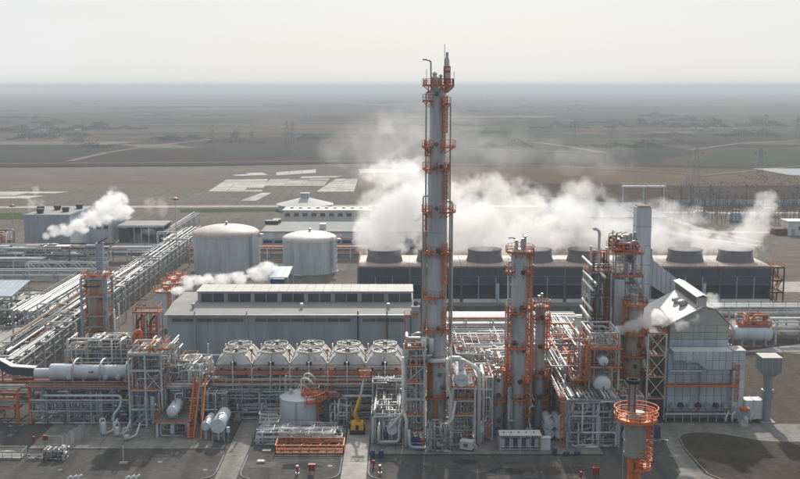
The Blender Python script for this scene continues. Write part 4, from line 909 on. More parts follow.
# the platforms: (pixel row in the survey photo, from angle, to angle, reach)
for py, a0, a1, rr in ((86.5, -200, 160, 1.25), (102, 140, 235, 1.25), (105, -75, 20, 0.9), (147.5, 120, 235, 1.35), (147.5, -70, 30, 1.7), (169.5, 130, 240, 1.2), (169.5, -95, 5, 0.75), (212, 110, 235, 1.0), (212, -75, 45, 1.5),
                       (252.5, 130, 265, 0.85), (252.5, -80, 10, 0.9), (296.5, 180, 300, 0.8), (329.5, 170, 335, 0.85), (396, -150, -30, 0.8), (361, -160, -20, 0.55)):
    z = zz(py); r = rad(z); t.ring_platform(mxc, MYc, z, r + 0.03, r + rr, a0, a1, 'orange', 'orange', 1.1, t=0.055, thick=0.16)
for p0, p1, a in ((147, 103, -52), (212, 170, -50), (296, 248, -55), (330, 311, -55), (170, 148, 205), (252, 213, 160), (101, 87, 190)):
    z0, z1 = zz(p0), zz(p1); r = rad(z0) + 0.25; x, y = polar(mxc, MYc, r, a); t.ladder(x, y, z0 + 0.2, z1 + 0.3, R(a))
x, y = polar(mxc, MYc, rA + 0.22, -125); t.ladder(x, y, zz(399), zz(365), R(-125), cage=True, w=0.8)
x, y = polar(mxc, MYc, rA + 0.25, -97); t.ladder(x, y, 0.6, zz(398), R(-97), cage=True)
for a, d, r, za, zb, m in ((8, 0.5, 0.13, 12, 57, 'galvanised'), (-12, 0.75, 0.10, 17, 40, 'galvanised'), (178, 0.45, 0.22, 12, 36, 'insulation'), (192, 0.8, 0.14, 4, 42, 'galvanised'), (168, 1.0, 0.12, 3, 33, 'lagging_dark'), (18, 1.0, 0.2, 3, 41, 'insulation'), (160, 0.4, 0.15, 20, 59, 'galvanised')):
    x, y = polar(mxc, MYc, rA + d, a); x2, y2 = polar(mxc, MYc, rad(zb) - 0.1, a); t.pipe([(x, y, za), (x, y, zb), (x2, y2, zb)], r, m)
for py, a in ((207, -95), (167, -110), (166, -70), (326, -85), (249, -85), (252, -120), (144, -100), (372, -75), (385, -60), (94, -100)):
    z = zz(py); x, y = polar(mxc, MYc, rad(z) + 0.02, a); t.manhole((x, y, z), (math.cos(R(a)), math.sin(R(a)), 0), 0.36, 'lagging_dark')
# collar pipe round the shell
zc = zz(357.5)
arc = [(*polar(mxc, MYc, rA + 0.75, a), zc) for a in range(195, 350, 14)]
t.pipe([(arc[0][0] - 0.1, arc[0][1] + 2.0, zc)] + arc + [(X(462, 175, 13), MYc - 0.6, zc), (X(462, 175, 13), MYc - 0.6, zc - 3.5)], 0.42, 'insulation', n=12, bend=0.6)
# head of the column: reflux lines, lamp arm, flare-like vent with aircraft light
zt = zz(86.5) + 0.2
for a, h, r in ((200, 1.7, 0.24), (240, 2.3, 0.2), (-60, 2.0, 0.2), (130, 2.4, 0.3), (90, 1.6, 0.3), (-100, 1.5, 0.16)):
    x, y = polar(mxc, MYc, 0.85, a); t.lathe('nozzle', [(r, 0), (r, h), (r * 1.5, h), (r * 1.5, h + 0.15), (r * 0.6, h + 0.35), (0, h + 0.35)], (x, y, zt - 0.6), 'galvanised', 12)
lx = X(432, MYc, 61); t.pipe([(lx, MYc - 0.5, zt - 0.5), (lx - 0.2, MYc - 0.5, zt + 1.6), (lx - 0.2, MYc - 0.5, zt + 3.9), (lx - 1.0, MYc - 0.5, zt + 4.1)], 0.13, 'galvanised', 'lamp_arm', bend=0.4); t.box('lamp_head', (lx - 1.15, MYc - 0.5, zt + 4.1), (0.8, 0.35, 0.22), 'orange')
vx = X(447, MYc, 62)
t.lathe('vent_stack', [(0.42, 0), (0.42, 3.0), (0.40, 5.0), (0.22, 5.6), (0.22, 6.4), (0, 6.5)], (vx, MYc, zt - 1.0), 'galvanised', 18)
t.geo('vent_guard', MB().box((vx - .5, MYc - .45, zt + 1.6), (0.12, 0.12, 2.8)).box((vx + .5, MYc - .45, zt + 1.6), (0.12, 0.12, 2.8)).box((vx, MYc - .45, zt + 1.0), (1.1, 0.1, 0.3)).box((vx, MYc - .45, zt + 2.2), (1.1, 0.1, 0.3)).box((vx, MYc - .45, zt + 2.95), (1.1, 0.1, 0.25)).box((vx - .5, MYc + .45, zt + 1.6), (0.12, 0.12, 2.8)).box((vx + .5, MYc + .45, zt + 1.6), (0.12, 0.12, 2.8)), 'orange')
t.ring_platform(vx - 0.3, MYc, zt - 0.3, 0.45, 1.5, -110, 110, 'orange', 'orange')
for px, h in ((444.5, 6.6), (426.5, 2.6), (454, 2.2)): xx = X(px, MYc, 62); t.bar('lightning_rod', (xx, MYc - 0.2, zt - 0.3), (xx, MYc - 0.2, zt + h), 0.08, 'dark_metal')
for k in range(8):
    a = 45 * k + 20; x, y = polar(mxc, MYc, 1.95, a); t.box('anchor_chair', (x, y, 0.35), (0.35, 0.35, 0.7), 'steel', R(a))
for a, zb in ((-75, 3.4), (-110, 2.6), (-35, 4.2)):
    x, y = polar(mxc, MYc, 1.6, a); x2, y2 = polar(mxc, MYc, 3.4, a); t.pipe([(x, y, zb), (x2, y2, zb), (x2, y2, 0.2)], 0.3, 'insulation')

def tower(name, label, x, y, prof, plats, ladders, holes, risers, m='column_shell', bands=(), seg=32, top=()):
    t = Thing(name, label, 'column', (x, y, 0)); pr = shell_profile(prof)
    def rz(z):
        r = prof[0][0]
        for (ra, za), (rb, zb) in zip(prof, prof[1:]):
            if za <= z <= zb: return ra + (rb - ra) * (z - za) / max(1e-6, zb - za)
        return prof[-1][0]
    sh = t.lathe('shell', pr, (x, y, 0), m, seg); seams(t, sh, x, y, bands, lambda z: rz(z) + 0.01, m)
    for z, a0, a1, d in plats: t.ring_platform(x, y, z, rz(z) + 0.03, rz(z) + d, a0, a1, 'orange', 'orange', 1.1, t=0.07, thick=0.18)
    for z0, z1, a in ladders: p = polar(x, y, rz(z0) + 0.25, a); t.ladder(p[0], p[1], z0, z1, R(a))
    for z, a, r in holes: p = polar(x, y, rz(z), a); t.manhole((*p, z), (math.cos(R(a)), math.sin(R(a)), 0), r)
    for a, d, r, z0, z1, mm in risers:
        p, q = polar(x, y, rz(z0) + d, a), polar(x, y, max(0.1, rz(z1) - 0.1), a); t.pipe([(*p, z0), (*p, z1), (*q, z1)], r, mm)
    for a, rr, r, h in top: p = polar(x, y, rr, a); t.lathe('nozzle', [(r, -0.4), (r, h), (r * 1.5, h), (r * 1.5, h + 0.15), (0, h + 0.2)], (*p, prof[-1][1] + 0.4), 'galvanised', 12)
    return t
# ---- second column
Y2 = 181.0; x2 = X(518.5, Y2, 16); z2 = lambda py: Z(py, Y2)
t = tower('fractionating_column', 'second tallest grey column densely ringed by orange platforms, right of the tallest', x2, Y2,
      [(1.55, 0), (1.55, 4.5), (1.48, 4.8), (1.48, z2(252))],
      [(z2(252), -200, 160, 1.0), (z2(272), -70, 60, 0.95), (z2(272), 150, 230, 1.1), (z2(312), 120, 290, 0.95), (z2(308), -65, 50, 1.1), (z2(347), 130, 300, 0.85), (z2(380), 120, 235, 1.1), (z2(380), -70, 40, 1.2), (z2(398), 150, 320, 0.8), (z2(413), -60, 40, 1.2), (z2(413), 140, 225, 1.2)],
      [(z2(307), z2(271), -30), (z2(271), z2(252), -20), (z2(347), z2(312), 215), (z2(380), z2(308), -25), (z2(413), z2(380), -40), (0.5, z2(413), -30), (z2(397), z2(349), 210), (0.5, z2(398), 215)],
      [(z2(271), -75, 0.42), (z2(306), -80, 0.42), (z2(312), -120, 0.42), (z2(341), -120, 0.42), (z2(348), -65, 0.42), (z2(379), -85, 0.42), (z2(397), -85, 0.42)],
      [(175, 0.4, 0.2, 6, z2(262), 'insulation'), (165, 0.75, 0.14, 4, z2(300), 'galvanised'), (5, 0.6, 0.16, 5, z2(258), 'galvanised'), (20, 1.1, 0.22, 3, z2(320), 'insulation')], bands=[4.6, 8, 11, 14, 18, 22, 26, 30],
      top=((200, 0.7, 0.28, 1.6), (-60, 0.7, 0.3, 1.9), (60, 0.8, 0.25, 1.4), (-20, 0.9, 0.2, 2.3)))
zt = z2(252); t.pipe([(x2 - 0.4, Y2, zt + 0.5), (x2 - 0.4, Y2, zt + 1.9), (x2 - 1.2, Y2, zt + 2.5), (x2 - 2.0, Y2, zt + 2.4)], 0.1, 'lagging_dark', 'vent_gooseneck', bend=0.7); t.bar('lightning_rod', (x2 + 0.5, Y2, zt), (x2 + 0.5, Y2, zt + 3.2), 0.08, 'dark_metal')
# ---- third, thinner column
Y3 = 183.0; x3 = X(539.5, Y3, 12); z3 = lambda py: Z(py, Y3)
tower('stripping_column', 'thin grey column with orange platforms standing just right of the second column', x3, Y3, [(0.95, 0), (0.88, 3.6), (0.88, z3(306))],
      [(z3(307), -200, 160, 0.85), (z3(319), -80, 60, 1.0), (z3(319), 150, 250, 0.7), (z3(348), -75, 60, 1.0), (z3(374), 100, 280, 0.9), (z3(374), -70, 50, 1.1), (z3(398), -80, 60, 1.1), (z3(398), 120, 250, 0.9)],
      [(z3(348), z3(319), -35), (z3(374), z3(348), 215), (z3(398), z3(374), -35), (0.4, z3(398), -40)], [(z3(316), -80, 0.4), (z3(345), -95, 0.4), (z3(371), -80, 0.4), (z3(395), -90, 0.4)],
      [(190, 0.35, 0.14, 2, z3(315), 'galvanised'), (20, 0.4, 0.12, 2, z3(330), 'insulation')], bands=[4, 7, 10, 13, 16, 19], seg=24, top=((120, 0.4, 0.18, 1.3), (-60, 0.4, 0.15, 1.8)))
# ---- vertical drum
Y4 = 180.0; x4 = X(497, Y4, 6); z4 = lambda py: Z(py, Y4)
tower('vertical_drum', 'stubby upright grey drum with dark manholes between the two tall columns', x4, Y4, [(1.12, 0), (1.12, 3.2), (1.18, 3.4), (1.18, z4(377))],
      [(z4(374), 100, 260, 1.2), (z4(400), 140, 330, 0.7), (z4(370), -60, 60, 0.8)], [(0.5, z4(374), 200), (z4(400), z4(374), -10)], [(z4(378), -85, 0.3), (z4(393), -85, 0.42), (z4(418), -80, 0.4), (z4(426), -85, 0.4)],
      [(10, 0.35, 0.18, 2, z4(380), 'insulation'), (170, 0.35, 0.12, 1, z4(385), 'galvanised')], bands=[3.3, 6, 9], seg=28, top=((0, 0, 0.3, 1.2), (180, 0.6, 0.15, 1.6)))

# ---- air coolers on their rack
def air_cooler(i, label):
    cx = -30.45 + 6.9 * i
    t = Thing('air_cooler', label, 'air cooler', (cx, 195, 8.6), 'air coolers in a row on the pipe rack')
    w = 3.3; y0, y1 = 189.9, 200.9
    t.box('tube_bundle', (cx, 195.4, 9.05), (2 * w, 11, 0.8), 'fan_metal')
    t.box('header_box', (cx, y0 - 0.25, 9.05), (2 * w - 0.2, 0.5, 0.7), 'galvanised')
    zb, zt_ = 9.55, 11.25; a, rr_ = 3.4, 2.35
    for yc in (y0 + 2.75, y1 - 2.75):           # square-to-round transition hood under each fan
        n = 32; bot, top = [], []
        for k in range(n):
            q = 2 * math.pi * k / n; c, s_ = math.cos(q), math.sin(q); m_ = max(abs(c), abs(s_)); bot.append((cx + a * c / m_, yc + 2.72 * s_ / m_, zb)); top.append((cx + rr_ * c, yc + rr_ * s_, zt_))
        mid = [tuple(bot[k][j] * 0.45 + top[k][j] * 0.55 + (0.28 if j == 2 else 0) for j in range(3)) for k in range(n)]
        f = [(k, (k + 1) % n, n + (k + 1) % n, n + k) for k in range(n)] + [(n + k, n + (k + 1) % n, 2 * n + (k + 1) % n, 2 * n + k) for k in range(n)] + [tuple(range(2 * n, 3 * n))]
        me = mesh_of('hood', bot + mid + top, f, 'hood_pale', [True] * (2 * n) + [False]); me.set_sharp_from_angle(angle=R(32)); h = t.put('hood', me)
        for k in range(0, n, 4): t.bar('hood_seam', bot[k], mid[k], 0.09, 'fan_metal', parent=h); t.bar('hood_seam', mid[k], top[k], 0.09, 'fan_metal', parent=h)
    t.box('plenum', (cx, (y0 + y1) / 2, 9.5), (6.7, y1 - y0 - 0.1, 0.12), 'hood_metal')
    for yc in (y0 + 2.75, y1 - 2.75):
        rg = t.lathe('fan_ring', [(2.38, -0.05), (2.25, 0.2), (2.25, 0.42), (2.16, 0.42), (2.15, 0.2), (2.15, 0.0)], (cx, yc, zt_), 'hood_metal', 28)
        t.lathe('fan_throat', [(2.09, 0.0), (0, 0.01)], (cx, yc, zt_ + 0.05), 'lagging_dark', 28, parent=rg)
        mb = MB()
        for b_ in range(6):
            an = b_ * math.pi / 3 + 0.3 + i; mb.bar((cx, yc, zt_ + 0.25), (cx + 1.9 * math.cos(an), yc + 1.9 * math.sin(an), zt_ + 0.28), 0.34, 0.05)
        t.geo('fan', mb, 'lagging_dark', rg)
        an = 0.5 + 0.7 * i + yc
        t.geo('fan_guard', MB().bar((cx - 2.0 * math.cos(an), yc - 2.0 * math.sin(an), zt_ + 0.42), (cx + 2.0 * math.cos(an), yc + 2.0 * math.sin(an), zt_ + 0.42), 0.16, 0.1), 'insulation', rg)
        mb = MB()
        for k in range(1, 4): mb.add(*tube_geo([(cx + 0.5 * k * math.cos(q), yc + 0.5 * k * math.sin(q), zt_ + 0.44) for q in [2 * math.pi * j / 16 for j in range(17)]], 0.035, 4))
        for k in range(8): q = k * math.pi / 4; mb.bar((cx + 0.3 * math.cos(q), yc + 0.3 * math.sin(q), zt_ + 0.44), (cx + 2.1 * math.cos(q), yc + 2.1 * math.sin(q), zt_ + 0.44), 0.05)
        t.geo('wire_guard', mb, 'fan_metal', rg)
        t.lathe('fan_motor', [(0, 0), (0.4, 0), (0.4, 0.3), (0, 0.35)], (cx, yc, zt_ + 0.42), 'fan_metal', 12, parent=rg)
    for k in range(3):
        x = cx - 2.2 + 2.2 * k; t.lathe('nozzle', [(0.2, -0.9), (0.2, 0), (0.32, 0), (0.32, 0.12), (0, 0.12)], (x, y0 - 0.5, 9.0), 'dark_metal', 10)
    t.box('louvre_frame', (cx, y0 - 0.1, 9.65), (1.0, 0.25, 0.8), 'opening')
labels = ['first air cooler bay with twin fans, next to the orange end platform', 'second air cooler bay with twin fans, behind the white tank', 'third and middle air cooler bay with twin fans in the row of five', 'fourth air cooler bay with twin fans, behind the boom lift basket', 'fifth air cooler bay with twin fans, nearest the tallest column']
for i in range(5): air_cooler(i, labels[i])
t = Thing('pipe_rack', 'steel pipe rack carrying the five air coolers and orange walkways', 'pipe rack', (-17, 195, 0))
xs = [-37.2 + 3.45 * k for k in range(12)]
for k, x in enumerate(xs):
    for y in (189.2, 201.3):
        if k % 2 == 0: t.bar('column', (x, y, 0), (x, y, 8.3), 0.42, 'steel')
        t.bar('post', (x, y - (1.5 if y < 190 else -0.4), 5.6), (x, y - (1.5 if y < 190 else -0.4), 10.6), 0.24, 'insulation')
for z, w in ((3.2, 0.3), (5.8, 0.4), (8.3, 0.36)):
    for y in (189.2, 201.3): t.bar('beam', (xs[0], y, z), (xs[-1], y, z), w * 0.7, 'steel', w)
    for x in xs[::2]: t.bar('beam', (x, 189.4, z - 0.003), (x, 201.1, z - 0.003), 0.25, 'steel', 0.3)
t.rack_pipes('x', xs[0] - 2, xs[-1] + 2, 190, 200.5, 5.9, 16, 11); t.rack_pipes('x', xs[0] - 2, xs[-1] + 2, 190, 200.5, 3.3, 13, 12, ('lagging_dark', 'galvanised', 'steel'))
t.pipe([(-45, 188.4, 5.3), (xs[-1] + 1, 188.4, 5.3)], 0.22, 'steel_pale'); t.pipe([(-45, 188.2, 6.3), (xs[-1] + 1, 188.2, 6.3)], 0.28, 'insulation')
t.deck(xs[0] - 0.5, xs[-1] + 0.4, 187.9, 189.3, 8.35, 'orange', 'grating', 'orange', 'S'); t.deck(xs[0] - 0.5, xs[-1] + 0.4, 188.3, 189.1, 6.7, 'orange', 'grating', 'orange', 'S', 0.9)
t.deck(xs[0] - 2.6, xs[0] - 0.2, 188.5, 193, 10.2, 'orange', 'grating', 'orange'); t.deck(xs[0] - 2.6, xs[0] - 0.2, 188.5, 193, 8.35, 'orange', 'grating', 'orange', 'SWN')
for y in (188.7, 192.8): t.bar('post', (xs[0] - 2.4, y, 0), (xs[0] - 2.4, y, 11.2), 0.24, 'orange')
t.ladder(X(332, 187.7, 6), 187.6, 3.4, 8.8, R(-90)); t.deck(X(324, 187, 5), X(341, 187, 5), 186.2, 187.9, 4.6, 'orange', 'concrete', 'orange', 'SEW')
for k in range(5):
    cx = -33.9 + 6.9 * k
    if k: t.bar('strut', (cx, 189.0, 9), (cx, 189.0, 12.4), 0.14, 'rust'); t.box('light_box', (cx, 189, 12.5), (0.5, 0.4, 0.5), 'orange')
t.clutter(xs[0], xs[-1], 189.6, 200, 0.3, 5.5, 90, 21, (0.07, 0.22), up=0.75); t.clutter(xs[0], xs[-1], 186.9, 188.8, 0.3, 6.4, 80, 23, (0.05, 0.14), ('insulation', 'galvanised', 'steel_pale', 'lagging_dark'), up=0.7, valves=20); t.clutter(xs[0], xs[-1], 189.4, 190.6, 6.1, 8.2, 26, 22, (0.06, 0.14), ('galvanised', 'rust', 'lagging_dark'), up=0.6)
# ---- dark exchangers and panels added to block light coming through under the rack
for k in range(6):
    x = -34.5 + 6.4 * k; t = Thing('light_block_exchanger', ['dark lagged exchanger under the rack, first from the driveway', 'dark lagged exchanger under the rack, second from the driveway', 'dark lagged exchanger under the rack behind the white tank', 'dark lagged exchanger under the rack right of the white tank', 'dark lagged exchanger under the rack behind the boom lift', 'dark lagged exchanger under the rack nearest the tallest column'][k], 'heat exchanger', (x, 195, 0), 'exchangers added to block light under the air cooler rack')
    t.vessel((x, 191, 1.7), (x, 200.5, 1.7), 1.05, 'lagging_dark', 'shell', 0.3, 20, saddles=2, to_z=0.05, bands=3); t.vessel((x + 2.6, 192, 1.3), (x + 2.6, 199, 1.3), 0.8, 'lagging_dark', 'light_block_drum', 0.3, 18, saddles=2, to_z=0.05); t.pipe([(x, 192, 2.7), (x, 192, 4.2), (x + 2.6, 192.5, 4.2), (x + 2.6, 192.5, 2.0)], 0.2, 'lagging_dark')
    t.box('light_block_panel', (x - 1.9, 199.8, 1.5), (2.2, 0.7, 2.6), 'grey_dark')
# ---- pumps in the shade below the rack
for k, px in enumerate((238, 262, 330, 345, 378)):
    x = X(px, 187.0, 1); t = Thing('pump_set', ['grey pump set at the foot of the rack by the receding driveway', 'grey pump set on a plinth just left of the white tank', 'grey pump set just right of the white tank', 'grey pump set behind the yellow boom lift', 'grey pump set under the rack right of the boom lift'][k], 'pump', (x, 187, 0), 'pumps under the air cooler rack')
    t.box('plinth', (x, 187.2, 0.25), (1.4, 2.8, 0.4), 'concrete'); t.lathe('motor', [(0, 0), (0.4, 0), (0.42, 1.0), (0.3, 1.2), (0, 1.2)], (x, 187.3, 0.95), 'steel', 16, axis=(0, 1, 0)); t.lathe('casing', [(0, -0.3), (0.5, -0.3), (0.55, 0.2), (0, 0.25)], (x, 186.6, 0.95), 'galvanised', 16, axis=(0, 1, 0)); t.pipe([(x, 186.6, 1.3), (x, 186.6, 3.0), (x, 190, 3.0)], 0.16, 'insulation')

# ---- left front: waste heat drum on its deck
lx0, lx1 = X(30, 185, 7), X(134, 185, 7)
t = Thing('drum_deck', 'raised steel deck with orange edges under the long white drum', 'steel platform', ((lx0 + lx1) / 2, 188, 0))
xs = [X(p, 185, 3) for p in (31, 44, 68, 92, 114, 133)]; ys = [184.6, 192.0]
for k, x in enumerate(xs):
    for y in ys: t.bar('column', (x, y, 0), (x, y, 6.7), 0.36 if k else 0.42, 'steel' if k else 'orange')
for z in (4.0, 6.6):
    for y in ys: t.bar('beam', (xs[0], y, z), (xs[-1], y, z), 0.25, 'steel', 0.34)
    for x in xs: t.bar('beam', (x, ys[0] + .2, z - 0.003), (x, ys[1] - .2, z - 0.003), 0.22, 'steel', 0.3)
for a, b in zip(xs[1:], xs[2:]): t.bar('brace', (a, ys[0], 6.5), ((a + b) / 2, ys[0], 4.1), 0.16, 'steel'); t.bar('brace', (b, ys[0], 6.5), ((a + b) / 2, ys[0] + .02, 4.1), 0.16, 'steel')
t.bar('brace', (xs[2], ys[0], 0.3), (xs[3], ys[0], 3.9), 0.16, 'steel'); t.bar('brace', (xs[0], ys[0], 4.0), (xs[1], ys[0], 6.5), 0.16, 'orange')
t.deck(xs[0] - 0.4, xs[-1] + 0.4, ys[0] - 0.6, ys[1] + 0.6, 6.95, 'orange', 'rust', 'galvanised', 'S', 1.0)
t.pipe([(xs[1] + .4, 183.8, 5.5), (X(122, 184, 5), 183.8, 5.5), (X(121, 184, 4), 183.6, 3.6), (X(113, 183, 3), 183.2, 2.2), (X(113, 183, 2), 183.0, 0.2)], 0.24, 'vessel_white')
t.pipe([(xs[1] - 2, 184.0, 4.6), (xs[-1], 184.0, 4.6)], 0.18, 'steel_pale'); t.clutter(xs[0], xs[-1], 184.2, 191.5, 0.2, 6.2, 130, 33, (0.05, 0.18), ('insulation', 'galvanised', 'steel_pale', 'steel', 'lagging_dark'), up=0.45, valves=20)
t.rack_pipes('x', xs[0] - 3, xs[-1], 186, 191, 4.1, 8, 34); 
ZD = 8.55
t = Thing('horizontal_drum', 'long white horizontal drum lying on the raised deck, its left end narrower', 'drum', (X(90, 188, 8), 188.5, 7))
xa, xb, xc, xd = X(35, 188.5, 8.5), X(50, 188.5, 8.5), X(71, 188.5, 8.5), X(139, 188.5, 8.5)
t.lathe('neck', [(0, 0), (0.95, 0), (0.95, xb - xa + 0.3), (0, xb - xa + 0.3)], (xa, 188.5, ZD - 0.25), 'vessel_white', 24, axis=(1, 0, 0))
t.vessel((xb, 188.5, ZD), (xc + 0.6, 188.5, ZD), 1.52, 'vessel_white', 'end_section', 0.15, 32); sh = t.vessel((xc, 188.5, ZD), (xd, 188.5, ZD), 1.32, 'vessel_white', 'shell', 0.3, 32, saddles=3, to_z=7.03, bands=5, cap='vessel_white')
for px in (69, 105.5, 118): t.manhole((X(px, 187, 8), 187.2, ZD - 0.55), (0, -1, -0.1), 0.48, 'vessel_white')
t.box('nameplate', (X(91, 187, 8.6), 187.13, ZD + 0.35), (0.9, 0.06, 0.16), 'dark_metal')
for px in (74, 101, 127):
    x = X(px, 187, 9); t.pipe([(x, 186.2, 7.1), (x, 186.2, 10.3), (x, 188.4, 10.9), (x + 0.3, 190.8, 10.6), (x + 0.3, 190.8, 7.2)], 0.2, 'insulation', 'overhead_pipe', bend=0.9)
t = Thing('flue_duct', 'dark navy duct with a white top running in from the left edge to the drum', 'duct', (X(15, 189, 8), 189, 7))
pts = [S(-30, 360, 189), S(2, 364, 189), S(13, 370, 189), S(36, 371.5, 189)]
for a, b in zip(pts, pts[1:]):
    t.bar('duct_section', a, b, 1.4, 'cladding_navy', 1.5); u = Vector((0, 0, 0.82)); t.bar('duct_lid', a + u, b + u, 1.5, 'roof_white', 0.16)
for p in pts[1:3]: t.bar('support', (p.x, 189, 0), (p.x, 189, p.z - 0.7), 0.3, 'orange')
# piping gallery behind the drum
t = Thing('pipe_gallery', 'tangle of silver and orange piping on a gallery behind the white drum', 'piping', (X(100, 196, 8), 196, 0))
ga, gb = X(70, 196, 9), X(136, 196, 9); xs = [ga + (gb - ga) * k / 4 for k in range(5)]
t.frame(xs, [193.4, 198.5], [4.5, 8.3, 11.2], 'steel', 0.3, 0.24); t.deck(ga, gb, 193.4, 198.5, 8.45, 'orange', 'grating', 'orange', 'NEW'); t.deck(ga, gb, 193.4, 198.5, 11.35, 'steel_pale', 'grating', 'orange', 'E', 1.0)
t.clutter(ga, gb, 193.0, 199.5, 8.6, 13.2, 90, 41, (0.05, 0.17), ('galvanised', 'insulation', 'insulation', 'insulation', 'rust', 'orange'), up=0.4, valves=14)
for px, r in ((92, 0.35), (118, 0.4), (104, 0.3)):
    x = X(px, 197, 12); t.pipe([(x, 194, 11.5), (x, 194, 12.8), (x + 1.5, 197.4, 13.4), (x + 1.5, 198.2, 11.5)], r, 'rust' if px == 118 else 'insulation', bend=0.9)

# ---- multi-storey frame left (with the orange pieces on top)
fx0, fx1 = X(134, 186, 9), X(166, 186, 9)
t = Thing('process_structure', 'multi level steel frame with orange platforms right of the long white drum', 'steel frame', ((fx0 + fx1) / 2, 187, 0))
xs = [fx0, (fx0 + fx1) / 2, fx1]; ys = [182.4, 190.5]
t.frame(xs, ys, [3.4, 6.9, 10.4, 13.4], 'steel_pale', 0.34, 0.28, brace=[(0, 0, 0, '/'), (1, 2, 0, 'X')])
for z, sd, em in ((6.95, 'SEW', 'orange'), (10.45, '', 'steel_pale'), (13.45, 'NE', 'steel_pale')): t.deck(fx0, fx1, ys[0], ys[1], z + 0.1, em, 'grating', 'orange', sd)
t.clutter(fx0 + .3, fx1 - .3, 182.6, 190, 0.3, 6.5, 60, 51, (0.06, 0.2), up=0.75, valves=8); t.clutter(fx0 + .3, fx1 - .3, 182.6, 190, 7.2, 13, 80, 52, (0.05, 0.16), ('galvanised', 'insulation', 'orange', 'steel_pale', 'insulation', 'lagging_dark'), up=0.5, valves=10)
t.clutter(fx0 + .3, fx1 + 2.5, 183, 190, 10.7, 15.0, 40, 53, (0.06, 0.17), ('insulation', 'galvanised', 'insulation', 'orange'), up=0.35)
for px in (146, 152): x = X(px, 182.8, 4); t.vessel((x, 183.3, 0.6), (x, 183.3, 5.6), 0.45, 'vessel_white', 'filter_shell', 0.5, 16)
t.pipe([(X(133, 188, 15), 189, 13.6), (X(133, 188, 15), 189, 15.6), (X(139, 188, 15), 189, 16.2), (X(139, 188, 15), 189, 13.6)], 0.42, 'orange', bend=1.0)
# back orange stack of platforms
ox0, ox1 = X(135, 200, 14), X(160, 200, 14)
t = Thing('valve_tower', 'slim steel tower with orange valves on its top levels in front of the hall corner', 'steel frame', ((ox0 + ox1) / 2, 200, 0))
t.frame([ox0, (ox0 + ox1) / 2, ox1], [198.8, 202.5], [6, 10, 13.5, 17.2], 'steel', 0.3, 0.24)
for z in (10.1, 13.6, 17.3): t.deck(ox0, ox1, 198.8, 202.5, z, 'orange', 'grating', 'orange')
for k in range(4):
    x = ox0 + 0.7 + k * 1.2; t.pipe([(x, 199.4, 10.3), (x, 199.4, 15.5 + 0.8 * (k % 2)), (x + 0.5, 201.5, 16.2 + .8 * (k % 2))], 0.22, 'orange' if k % 2 else 'rust')
t.clutter(ox0, ox1, 199, 202.4, 6, 18, 26, 61, (0.07, 0.18), ('orange', 'galvanised', 'insulation', 'rust'), up=0.6, valves=6)
# ---- small frame with drum end-on, the stair
px0, px1 = X(158, 178, 3), X(189, 178, 3)
t = Thing('drum_stand', 'low steel stand with orange deck carrying the small end on drum', 'steel platform', ((px0 + px1) / 2, 180, 0))
t.frame([px0, px1], [177.2, 183.5], [2.7], 'steel_pale', 0.34, 0.3); t.deck(px0 - .3, px1 + .3, 176.9, 183.8, 2.95, 'orange', 'grating', 'orange', 'W', 1.0)
t.clutter(px0 + .5, px1 - .5, 177.5, 183, 0.2, 2.4, 14, 71, (0.08, 0.2), up=0.5, valves=4); t.vessel((X(172, 177.6, 1), 178, 0.4), (X(172, 177.6, 1), 178, 2.2), 0.4, 'vessel_white', 'pot', 0.4, 14)
xv = X(172, 178, 4.6); t = Thing('small_drum', 'small white drum seen end on, above the low orange decked stand', 'drum', (xv, 179, 3.02)); t.vessel((xv, 177.6, 4.35), (xv, 183.2, 4.35), 0.98, 'vessel_white', 'shell', 0.4, 24, saddles=2, to_z=3.02, bands=2); t.manhole((xv, 177.7, 4.35), (0, -1, 0), 0.5, 'vessel_white'); t.pipe([(xv + .2, 180, 5.2), (xv + .2, 180, 7), (xv + 1.5, 180, 7)], 0.14, 'insulation')
cx0, cx1 = X(166, 186, 7), X(204, 186, 7)
t = Thing('piping_deck', 'upper deck crowded with silver pipes above the small end on drum', 'steel platform', ((cx0 + cx1) / 2, 187, 0))
t.frame([cx0 + .4, (cx0 + cx1) / 2, cx1], [183.9, 191], [3.6, 6.9], 'steel', 0.32, 0.28); t.deck(cx0 + .3, cx1, 183.9, 191, 7.1, 'orange', 'grating', 'orange', 'S')
t.clutter(cx0 + .4, cx1 + .6, 183.8, 190.6, 7.2, 11.2, 90, 81, (0.05, 0.17), ('insulation', 'galvanised', 'insulation', 'steel_pale'), up=0.3, valves=8); t.clutter(cx0 + .4, cx1, 183.6, 190.6, 0.3, 6.5, 70, 82, (0.05, 0.16), ('insulation', 'galvanised', 'steel_pale', 'steel', 'lagging_dark'), up=0.6, valves=10)
t.vessel((X(172, 189, 9), 189, 8.6), (X(188, 189, 9), 189, 8.6), 0.85, 'insulation', 'exchanger_shell', 0.3, 20, saddles=2, to_z=7.2)
t.bar('conveyor', S(188, 372, 190), S(199, 358, 197), 1.0, 'orange', 0.5)
for k in range(3): t.pipe([S(184 + 5 * k, 376, 186), S(203 + 4 * k, 361, 192), S(206 + 4 * k, 361, 192)], 0.14, 'insulation')
t = Thing('orange_stair', 'steep bright orange stair rising from the yard to the piping deck', 'stair', (X(195, 178), 178, 0))
p, q = G(190.5, 440), S(197.5, 381, 184.0); t.stair(p, q, 1.1, 'orange_bright'); t.bar('stringer', p + Vector((1.7, 0.5, 0)), q + Vector((1.4, 0.6, 0.4)), 0.3, 'orange_bright', 0.4)

